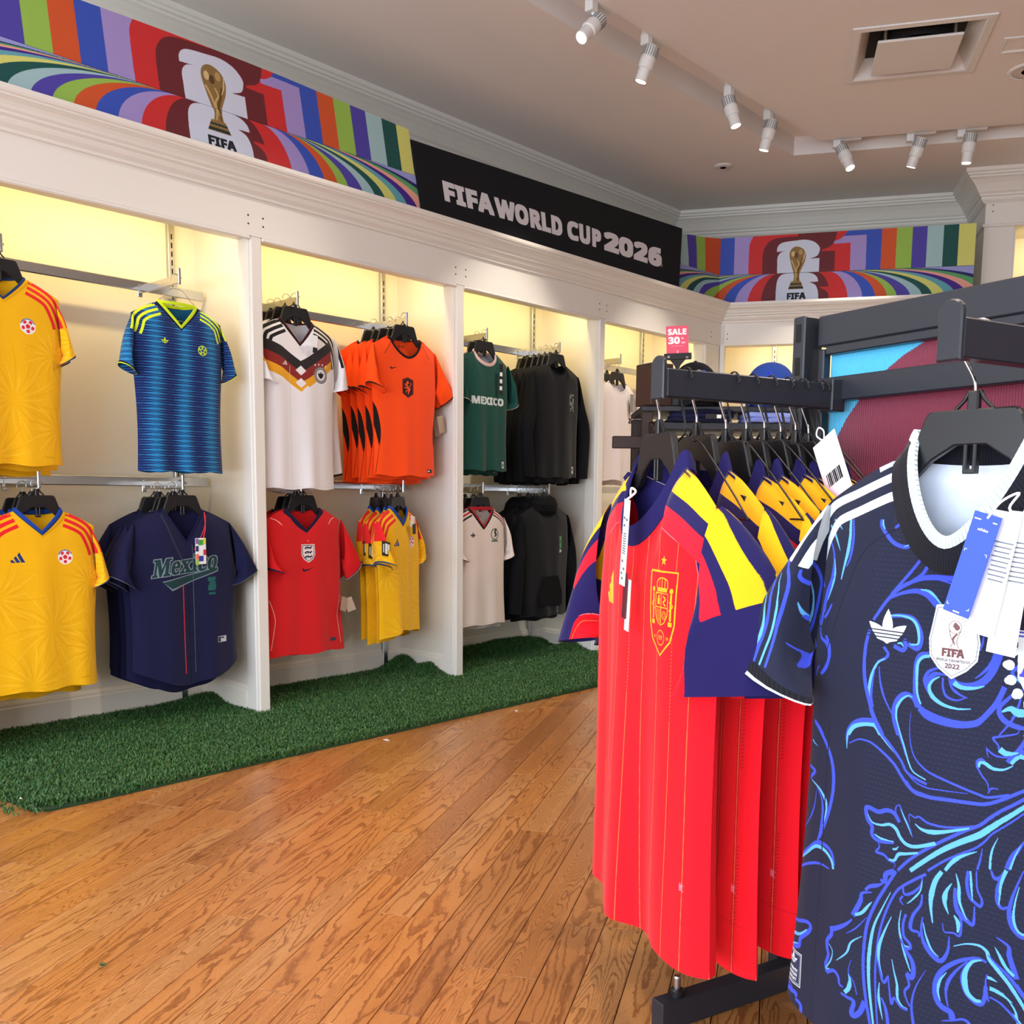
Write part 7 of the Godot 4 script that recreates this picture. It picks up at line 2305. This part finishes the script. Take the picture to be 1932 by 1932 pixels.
func build_scroll_shirt() -> void:
	var cl := cloth("scroll_cloth", Color.WHITE, print_scrolls(), 0.75)
	var bk := cloth("scroll_plain", c8("#1c2239"))
	var white_rib := cloth("white_rib", Color.WHITE, rib_texture(c8("#e6f2f4"), c8("#a9bcc6")))
	white_rib.uv1_scale = Vector3(110, 1, 1)
	var cuff_rib := cloth("white_cuff_rib", Color.WHITE, rib_texture(c8("#e6f2f4"), c8("#a9bcc6")))
	cuff_rib.uv1_scale = Vector3(300, 1, 1)
	var black_rib2 := cloth("black_knit", Color.WHITE, rib_texture(c8("#11131b"), c8("#1d202b")))
	black_rib2.uv1_scale = Vector3(160, 1, 1)
	var inner := cloth("mesh_inside", c8("#cdd9ea"))
	var d := shirt_dims({"len": 0.80, "neck": "w", "fd": 0.138, "nw": 0.098, "ws": 0.2, "wa": 0.215, "wh": 0.238, "ya": -0.27, "drop": 0.056, "hem": 0.035, "thick": 0.030, "fold": 0.009, "seed": 5, "cuff": 0.0, "zn": 0.042, "bd": 0.008,
		"flat": [[Vector2(0.198, -0.056), Vector2(0.213, -0.265), 0.03, 0.0], [Vector2(0.262, -0.16), Vector2(0.222, -0.29), 0.042, 0.010], [Vector2(0.352, -0.292), Vector2(0.208, -0.35), 0.036, 0.018]],
		"sl": [[Vector2(0.198, -0.056), Vector2(0.213, -0.265), 0.03, 0.0], [Vector2(0.25, -0.16), Vector2(0.205, -0.29), 0.042, 0.035], [Vector2(0.312, -0.282), Vector2(0.168, -0.335), 0.03, 0.07]]})
	var s := make_shirt("football_shirt", d, {"front": cl, "back": bk, "sleeve": cl, "lining": inner, "collar": [[-0.006, 0.028, black_rib2], [0.026, 0.041, white_rib]]}, "black football shirt with blue scrollwork and white collar trim, front of the rack's right arm")
	for sv in [1.0, -1.0]:
		part("cuff", sleeve_mesh(d, sv, 0.86, 0.955, 4, 0.002), black_rib2, s)
		part("cuff_trim", sleeve_mesh(d, sv, 0.95, 1.0, 3, 0.001), cuff_rib, s, "white ribbed cuff edge")
	for q in [[Vector3(0.100, -0.066, 0.062), Vector2(0.034, 0.165), M.tag_white, -0.10, "white folded swing tag"], [Vector3(0.086, -0.066, 0.070), Vector2(0.034, 0.145), M.tag_white, -0.17, "white printed swing tag"]]:
		var t := hang_tag(s, q[0], q[1], q[2], q[3], q[4])
		var pr := MB.new()
		for k in 9:
			pr.box(Vector3(0.004, -0.035 - 0.0055 * k, 0.0009), Vector3(0.022 - 0.002 * (k % 3), 0.0014, 0.0004))
		part("tag_print", pr.done(), M.ink_grey, t)
	var bt := hang_tag(s, Vector3(0.069, -0.069, 0.080), Vector2(0.033, 0.122), mat("tag_blue", c8("#3358e8"), 0.5), -0.265, "blue swing tag with pale print")
	var bp := MB.new()
	for q in [[-0.0125, -0.045, 0.003, 0.0006], [-0.0137, -0.0463, 0.0006, 0.003], [0.0125, -0.045, 0.003, 0.0006], [0.0137, -0.0463, 0.0006, 0.003], [-0.0125, -0.113, 0.003, 0.0006], [-0.0137, -0.1117, 0.0006, 0.003], [0.0125, -0.113, 0.003, 0.0006], [0.0137, -0.1117, 0.0006, 0.003], [-0.010, -0.008, 0.008, 0.0014], [0.011, -0.008, 0.005, 0.0014], [0.0, -0.119, 0.008, 0.0016]]:
		bp.box(Vector3(q[0], q[1], 0.0009), Vector3(q[2], q[3], 0.0004))
	var word := TextMesh.new()
	var sf := SystemFont.new()
	sf.font_names = PackedStringArray(["Droid Sans"])
	sf.font_weight = 700
	word.font = sf
	word.text = "adidas"
	word.font_size = 32
	word.pixel_size = 0.00013
	word.depth = 0.0003
	part("tag_print", bp.done(), M.tag_white, bt)
	var wp := part("tag_word", word, M.tag_white, bt)
	wp.position = Vector3(0.0, -0.019, 0.0010)
	part("tag_string", MB.new().tube(smooth_path([Vector3(0.069, -0.074, 0.082), Vector3(0.08, -0.055, 0.076), Vector3(0.095, -0.045, 0.066), Vector3(0.088, -0.062, 0.072), Vector3(0.1, -0.07, 0.066), Vector3(0.104, -0.03, 0.05)], 5), 0.0016, 6).done(), M.cord_white, s)
	var at := rk(0.51, 1.004, 0.335)
	var yaw := -0.206
	s.position = at
	s.rotation.y = yaw
	s.set_meta("group", "scrollwork shirts on the rack's right arm")
	var hk := make_hanger("black plastic hanger of the scrollwork shirt, chrome hook over the right arm", 0.165, M.chrome, "", 0.15, -1.0)
	hk.position = at + Vector3(0, 0.0, 0)
	hk.rotation.y = yaw
	var c := copy(s, rk(0.535, 1.0, 0.24), RYAW + 0.0, "second scrollwork shirt directly behind the front one on the right arm", "scrollwork shirts on the rack's right arm")
	for ch in c.get_children():
		if str(ch.name).begins_with("hang_tag") or str(ch.name).begins_with("tag_"):
			c.remove_child(ch)
			ch.queue_free()
	c.scale = Vector3(1, 1, 0.7)
	copy(hk, rk(0.535, 1.0, 0.24), RYAW, "black plastic hanger behind the scrollwork shirt's hanger")

# ---------------------------------------------------------------- the shelf unit behind, turf and bits
func build_shelf_unit() -> void:
	var dirx := Vector3(0.75, 0, -0.66).normalized()
	var yaw := atan2(-dirx.z, dirx.x)
	var at := Vector3(-2.33, 0, -3.38)
	var o := thing("shelf_unit", "dark metal shelf unit with slotted posts standing behind the red shirts", "shelf unit", at, yaw)
	var bm: StandardMaterial3D = M.black_metal
	for q in [[0.0, 0.02], [0.75, 0.02], [0.0, -0.36], [0.75, -0.36]]:
		var p := part("post", MB.new().box(Vector3(q[0], 0.65, q[1]), Vector3(0.045, 1.3, 0.045), 0.003).done(), M.brown_metal, o)
		var sl := MB.new()
		for k in 12:
			sl.box(Vector3(q[0] + 0.012, 1.22 - 0.07 * k, q[1] + 0.0228), Vector3(0.012, 0.022, 0.001))
		part("slots", sl.done(), M.slot_black, p)
	part("shelf", MB.new().box(Vector3(0.375, 1.315, -0.17), Vector3(0.80, 0.022, 0.42), 0.003).done(), bm, o)
	part("shelf", MB.new().box(Vector3(0.40, 1.245, -0.17), Vector3(0.72, 0.03, 0.42), 0.003).done(), bm, o)
	part("pegboard", MB.new().box(Vector3(0.375, 0.66, -0.19), Vector3(0.70, 1.1, 0.012), 0.002).done(), bm, o)
	var dots := MB.new()
	for x in 9:
		for y in 5:
			dots.lathe([Vector2(0.004, 0.0), Vector2(0.0, 0.001)], 6, Vector3(0.12 + x * 0.025, 1.15 - y * 0.025, -0.1838), Basis(Vector3.RIGHT, Vector3.BACK, Vector3.DOWN))
	part("peg_holes", dots.done(), mat("hole_light", c8("#9a9a98"), 0.6), o)
	part("side_arm", MB.new().box(Vector3(-0.075, 1.178, 0.02), Vector3(0.13, 0.05, 0.03), 0.003).done(), M.brown_metal, o)
	part("shelf_bracket", MB.new().box(Vector3(0.02, 1.225, 0.1), Vector3(0.03, 0.05, 0.16), 0.003, Basis(Vector3.RIGHT, 0.18)).done(), M.brown_metal, o)
	var loc := func(x: float, y: float, z: float) -> Vector3: return at + Basis(Vector3.UP, yaw) * Vector3(x, y, z)
	# brown carton
	var bx := thing("brown_carton", "small dark brown carton with pale dotted marks at the shelf unit's end", "box", loc.call(0.03, 1.326, 0.0), yaw + 0.5)
	part("carton", MB.new().box(Vector3(0, 0.085, 0), Vector3(0.11, 0.17, 0.11), 0.003).done(), mat("carton_brown", c8("#3a251e"), 0.6), bx)
	var mk := MB.new()
	for x in [-0.025, 0.025]:
		mk.box(Vector3(x, 0.07, 0.0555), Vector3(0.03, 0.009, 0.001), 0.0, Basis(Vector3.BACK, 0.3))
		for y in [-0.022, 0.022]:
			mk.lathe([Vector2(0.007, 0.0), Vector2(0.0, 0.0008)], 10, Vector3(x, 0.07 + y, 0.0552), Basis(Vector3.RIGHT, Vector3.BACK, Vector3.DOWN))
	part("marks", mk.done(), M.tag_white, bx)
	# caps
	cap_thing("lower black baseball cap nested under the one with the blue mark", loc.call(0.2, 1.327, -0.02), yaw + 0.35, c8("#15171c"), 1.0)
	cap_thing("lower blue cap nested under the royal blue cloth cap", loc.call(0.52, 1.327, -0.05), yaw - 0.3, c8("#2f4fa8"), 1.05)
	cap_thing("black baseball cap with a blue mark, uppermost on the shelf unit", loc.call(0.2, 1.405, -0.02), yaw + 0.35, c8("#15171c"), 1.0)
	cap_thing("royal blue cloth cap on top of the shelf unit beside the rack post", loc.call(0.52, 1.405, -0.05), yaw - 0.3, c8("#2f4fa8"), 1.05)
	# folded clothes
	var cols := ["#171a34", "#1a1d40", "#14162c"]
	var lab := ["lowest folded navy garment on the shelf unit, beneath two others", "middle folded navy garment on the shelf unit with a paper label", "topmost folded navy garment on the shelf unit"]
	for k in 3:
		var f := thing("folded_garment", lab[k], "folded clothes", loc.call(0.22 + 0.01 * k, 1.262 + 0.017 * k, -0.05), yaw, "folded navy garments on the shelf unit")
		part("folded_cloth", folded_mesh(0.26, 0.2, 0.017, k), cloth("fold_navy_%d" % k, c8(cols[k])), f)
		if k == 1:
			part("label", MB.new().box(Vector3(0.04, 0.004, 0.1065), Vector3(0.07, 0.02, 0.001)).done(), M.tag_black, f)
			part("label_patch", MB.new().box(Vector3(0.06, 0.004, 0.1072), Vector3(0.018, 0.014, 0.001)).done(), M.tag_white, f)
	for k in 2:
		var f := thing("folded_garment", ["lower folded light blue garment right on the shelf unit", "upper folded light blue garment right on the shelf unit"][k], "folded clothes", loc.call(0.5, 1.262 + 0.02 * k, -0.05), yaw, "folded light blue garments on the shelf unit")
		part("folded_cloth", folded_mesh(0.2, 0.2, 0.02, 5 + k), cloth("fold_blue_%d" % k, c8(["#7f8fd8", "#93a6e8"][k])), f)
	# sale sign
	var s := thing("sale_sign", "small pink sale card in a black clip stand above the shelf unit", "sign", loc.call(0.12, 1.326, 0.02), 0.72)
	var cv := Cv.new(-0.045, 0.118, 0.09, 0.118, 2600.0, c8("#ef5a76"))
	cv.text("SALE", Vector2(0.0, 0.083), 0.023, Color.WHITE, 0.074, 0.001)
	cv.text("30", Vector2(-0.014, 0.047), 0.027, Color.WHITE, 0.046, 0.001)
	cv.text("%", Vector2(0.021, 0.064), 0.008, Color.WHITE)
	cv.text("OFF", Vector2(0.024, 0.047), 0.007, Color.WHITE)
	cv.rect(-0.026, 0.037, 0.026, 0.0385, c8("#f8b0bc"))
	cv.rect(-0.003, 0.006, 0.003, 0.02, c8("#f8c0c8"))
	var cm := mat("card_print", Color.WHITE, 0.5)
	cm.albedo_texture = cv.tex()
	var card := MB.new()
	card.quad(Vector3(-0.045, 0.0, 0.0009), Vector3(0.045, 0, 0.0009), Vector3(0.045, 0.118, 0.0009), Vector3(-0.045, 0.118, 0.0009))
	card.box(Vector3(0, 0.059, 0), Vector3(0.0898, 0.1178, 0.0012))
	var cd := part("card", card.done(), cm, s)
	cd.position = Vector3(0, 0.205, 0)
	cd.rotation.z = 0.05
	part("clip_bar", MB.new().box(Vector3(0, 0.2, 0.004), Vector3(0.112, 0.026, 0.01), 0.002, Basis(Vector3.BACK, 0.05)).done(), M.black_plastic, s)
	part("clip_neck", MB.new().extrude(pv([-0.035, 0.192, 0.035, 0.192, 0.012, 0.165, 0.006, 0.15, -0.006, 0.15, -0.012, 0.165]), -0.004, 0.006, 0.001).done(), M.black_plastic, s)
	part("stem", MB.new().tube([Vector3(0, 0.0, 0), Vector3(0, 0.08, 0), Vector3(0, 0.16, 0)], 0.006, 10).done(), M.black_plastic, s)
	part("clamp", MB.new().box(Vector3(0, 0.02, 0), Vector3(0.04, 0.04, 0.03), 0.004).box(Vector3(0.012, 0.045, 0.0), Vector3(0.014, 0.03, 0.014), 0.003).done(), M.black_plastic, s)
	for x in [-0.038, 0.038]:
		part("rivet", MB.new().lathe([Vector2(0.005, 0), Vector2(0.0, 0.002)], 10, Vector3(x, 0.198, 0.0092), Basis(Vector3.RIGHT, Vector3.BACK, Vector3.DOWN)).done(), M.steel, s)

func folded_mesh(w: float, dp: float, h: float, seed_: int) -> ArrayMesh:
	var rows := []
	for r in 9:
		var row := PackedVector3Array()
		var a := lerpf(-PI / 2, PI / 2, r / 8.0)
		for c in 33:
			var t := TAU * c / 32.0
			var sx := signf(cos(t)) * pow(absf(cos(t)), 0.35)
			var sz := signf(sin(t)) * pow(absf(sin(t)), 0.35)
			var sh := 1.0 - 0.06 * (1.0 - cos(a)) + 0.02 * sin(t * 5.0 + seed_ * 2.0)
			row.append(Vector3(sx * w / 2 * sh, h * 0.5 + sin(a) * h * 0.5 + 0.002 * sin(sx * 6.0 + seed_), -sz * dp / 2 * sh))
		rows.append(row)
	var mb := MB.new()
	mb.grid(rows, [], true)
	for e in [0, 8]:
		for c in 32:
			if e == 8:
				mb.tri(Vector3(0, h, 0), rows[8][c], rows[8][c + 1])
			else:
				mb.tri(Vector3(0, 0, 0), rows[0][c + 1], rows[0][c])
	return mb.done()

func cap_thing(label: String, at: Vector3, yaw: float, c: Color, s: float) -> void:
	var o := thing("baseball_hat", label, "cap", at, yaw)
	var m := cloth("cap_" + c.to_html(false), c)
	var rows := []
	for r in 9:
		var a := PI / 2 * r / 8.0
		var row := PackedVector3Array()
		for k in 25:
			var t := -TAU * k / 24.0
			row.append(Vector3(cos(t) * 0.095 * cos(a * 0.98), 0.105 * pow(sin(a), 0.9), sin(t) * 0.085 * cos(a * 0.98)) * s)
		rows.append(row)
	var mb := MB.new()
	mb.grid(rows, [], true)
	part("crown", mb.done(), m, o)
	rows = []
	for r in 5:
		var row := PackedVector3Array()
		for k in 13:
			var t := lerpf(-1.15, 1.15, k / 12.0)
			var rr := lerpf(0.092, 0.165, r / 4.0)
			row.append(Vector3(sin(t) * 0.09, 0.012 + 0.02 * (1.0 - t * t) - 0.012 * r / 4.0, cos(t) * rr * 0.95) * s)
		rows.append(row)
	rows.reverse()
	mb = MB.new()
	mb.grid(rows, [])
	part("brim", mb.done(), m, o)
	part("button", MB.new().lathe([Vector2(0.008, 0.104), Vector2(0.006, 0.11), Vector2(0.0, 0.111)], 10).done(), m, o)
	part("front_mark", MB.new().lathe([Vector2(0.012, 0.0), Vector2(0.0, 0.003)], 12, Vector3(0.0, 0.055, 0.074) * s, Basis(Vector3.RIGHT, Vector3(0, 0.4, 0.9), Vector3(0, -0.9, 0.4))).done(), mat("cap_mark", c8("#2a3fc8"), 0.7), o)

func build_turf() -> void:
	# edge of the turf: straight along the wall, its near end turned back
	var outline := [Vector3(-4.0, 0, -1.02), Vector3(-3.15, 0, -1.09), Vector3(-2.95, 0, -1.105), Vector3(-2.905, 0, -1.14), Vector3(-2.9, 0, -1.25), Vector3(-2.9, 0, -5.6), Vector3(-3.2, 0, -5.75), Vector3(-3.9, 0, -5.85)]
	var t := base("artificial_turf", Vector3(-3.4, 0.0, -3.3))
	tag(t, "strip of artificial green turf along the foot of the wall bays", "turf")
	var mat_ := MB.new()
	var pl := PackedVector2Array()
	for p in outline:
		pl.append(Vector2(p.x + 3.4, -(p.z + 3.3)))
	mat_.extrude(pl, 0.001, 0.008, 0.0, Transform3D(Basis(Vector3.RIGHT, Vector3.FORWARD, Vector3.UP), Vector3.ZERO))
	part("turf_backing", mat_.done(), mat("turf_base", c8("#1e3f22"), 0.95), t)
	var blade := MB.new()
	var w := 0.0018
	for k in 3:
		var a := TAU * k / 3.0 + 0.4
		var dv := Vector3(cos(a), 0, sin(a))
		var sd := Vector3(-dv.z, 0, dv.x) * w
		var p0 := dv * 0.002
		var p1 := dv * 0.006 + Vector3.UP * 0.011
		var p2 := dv * 0.013 + Vector3.UP * 0.017
		blade.quad(p0 - sd, p0 + sd, p1 + sd, p1 - sd)
		blade.tri(p1 - sd, p1 + sd, p2)
	var bmat := mat("turf_blade", Color.WHITE, 0.6)
	bmat.vertex_color_use_as_albedo = true
	var mm := MultiMesh.new()
	mm.transform_format = MultiMesh.TRANSFORM_3D
	mm.use_colors = true
	mm.mesh = blade.done()
	var n := 120000
	mm.instance_count = n
	var r := RandomNumberGenerator.new()
	r.seed = 99
	var tones := [Color(0.035, 0.135, 0.035), Color(0.05, 0.17, 0.045), Color(0.03, 0.11, 0.032), Color(0.09, 0.2, 0.07), Color(0.06, 0.15, 0.03)]
	var k := 0
	while k < n:
		var p := Vector3(r.randf_range(-3.995, -2.895), 0.006, r.randf_range(-5.82, -1.03))
		if p.x > -2.902 - maxf(0.0, (p.z + 1.25)) * 0.4 or p.z > -1.04 - (p.x + 4.0) * 0.07:
			if r.randf() < 0.9:
				continue
		if p.z < -5.6 and p.x > -3.2:
			continue
		# rucks where the strip was pushed against the partitions
		var lift := 0.0
		for q in [[-3.43, -3.72, 0.055, 0.10], [-3.41, -3.9, 0.075, 0.09], [-4.50, -3.95, 0.05, 0.2], [-4.2, -3.96, 0.06, 0.22], [-4.62, -3.7, 0.05, 0.12], [-3.9, -3.96, 0.045, 0.15], [-2.25, -3.9, 0.035, 0.12]]:
			lift += q[2] * exp(-(pow(p.z - q[0], 2.0) / (q[3] * q[3]) + pow(p.x - q[1], 2.0) / 0.006))
		var b := Basis(Vector3.UP, r.randf() * TAU) * Basis(Vector3(1, 0, 0), r.randf_range(-0.35, 0.35))
		var s := r.randf_range(0.75, 1.3)
		mm.set_instance_transform(k, Transform3D(b.scaled(Vector3(s, s * r.randf_range(0.7, 1.2), s)), p + Vector3.UP * lift - t.position))
		var c: Color = tones[r.randi() % tones.size()]
		mm.set_instance_color(k, c * r.randf_range(0.75, 1.25))
		k += 1
	var mi := MultiMeshInstance3D.new()
	mi.name = "turf_blades"
	mi.multimesh = mm
	mi.material_override = bmat
	mi.set_meta("kind", "stuff")
	t.add_child(mi, true)
	# the lifted backing under the rucks
	var hill := MB.new()
	for q in [[-3.43, -3.72, 0.055, 0.10], [-3.41, -3.9, 0.075, 0.09], [-4.50, -3.95, 0.05, 0.2], [-4.2, -3.96, 0.06, 0.22], [-4.62, -3.7, 0.05, 0.12], [-3.9, -3.96, 0.045, 0.15], [-2.25, -3.9, 0.035, 0.12]]:
		var rows := []
		for a in 9:
			var row := PackedVector3Array()
			for b in 11:
				var dx := lerpf(-0.15, 0.15, b / 10.0)
				var dz := lerpf(0.2, -0.2, a / 8.0)
				var x: float = maxf(q[1] + dx, -3.99)
				row.append(Vector3(x, 0.006 + q[2] * exp(-(dz * dz / (q[3] * q[3]) + pow(x - q[1], 2.0) / 0.006)), q[0] + dz) - t.position)
			rows.append(row)
		hill.grid(rows, [])
	part("turf_ruck", hill.done(), M.turf_base, t)

func build_bits() -> void:
	var paper := mat("paper_scrap", c8("#e8ded8"), 0.8)
	var list := [[Vector3(-2.836, 0.001, -2.398), 0.016, "white paper scrap on the oak floor by the turf edge"], [Vector3(-2.819, 0.001, -3.136), 0.010, "small white scrap on the floor farther along the turf edge"], [Vector3(-3.03, 0.02, -1.11), 0.007, "white fleck on the near corner of the turf"], [Vector3(-3.45, 0.022, -3.02), 0.005, "tiny white fleck in the middle of the turf"]]
	for q in list:
		var mb := MB.new()
		var l: float = q[1]
		mb.extrude(pv([-l, -l * 0.3, -l * 0.2, -l * 0.5, l, -l * 0.1, l * 0.7, l * 0.4, -l * 0.5, l * 0.35]), 0.0, 0.0012, 0.0002, Transform3D(Basis(Vector3.RIGHT, Vector3.FORWARD, Vector3.UP), Vector3.ZERO))
		mb.extrude(pv([-l * 0.5, -l * 0.2, l * 0.4, -l * 0.2, l * 0.2, l * 0.3]), 0.001, 0.004, 0.0003, Transform3D(Basis(Vector3.RIGHT, Vector3.FORWARD, Vector3.UP).rotated(Vector3.RIGHT, 0.2), Vector3.ZERO))
		single("paper_scrap", mb.done(), paper, q[2], "litter", q[0])
	var f := MB.new()
	var r := RandomNumberGenerator.new()
	r.seed = 2
	for k in 26:
		var a := Vector3(r.randf_range(-1, 1), r.randf_range(0.0, 1), r.randf_range(-1, 1)).normalized() * 0.009
		f.tube([Vector3(0, 0.004, 0), a * 0.6 + Vector3(0, 0.004, 0.001), a + Vector3(0.001, 0.003, 0)], 0.0006, 4)
	single("turf_tuft", f.done(), mat("tuft_green", c8("#5d6b40"), 0.8), "loose tuft of pale turf fibres lying on the oak planks", "litter", Vector3(-1.847, 0.001, -0.816))

func _ready() -> void:
	rng.seed = 7
	set_view()
	make_materials()
	build_walls()
	build_floor()
	build_ceiling()
	build_bay_fittings()
	build_diffuser()
	build_track_heads()
	build_ceiling_bits()
	build_banners()
	build_rack()
	build_wall_clothes()
	build_red_shirts()
	build_scroll_shirt()
	build_shelf_unit()
	build_turf()
	build_bits()
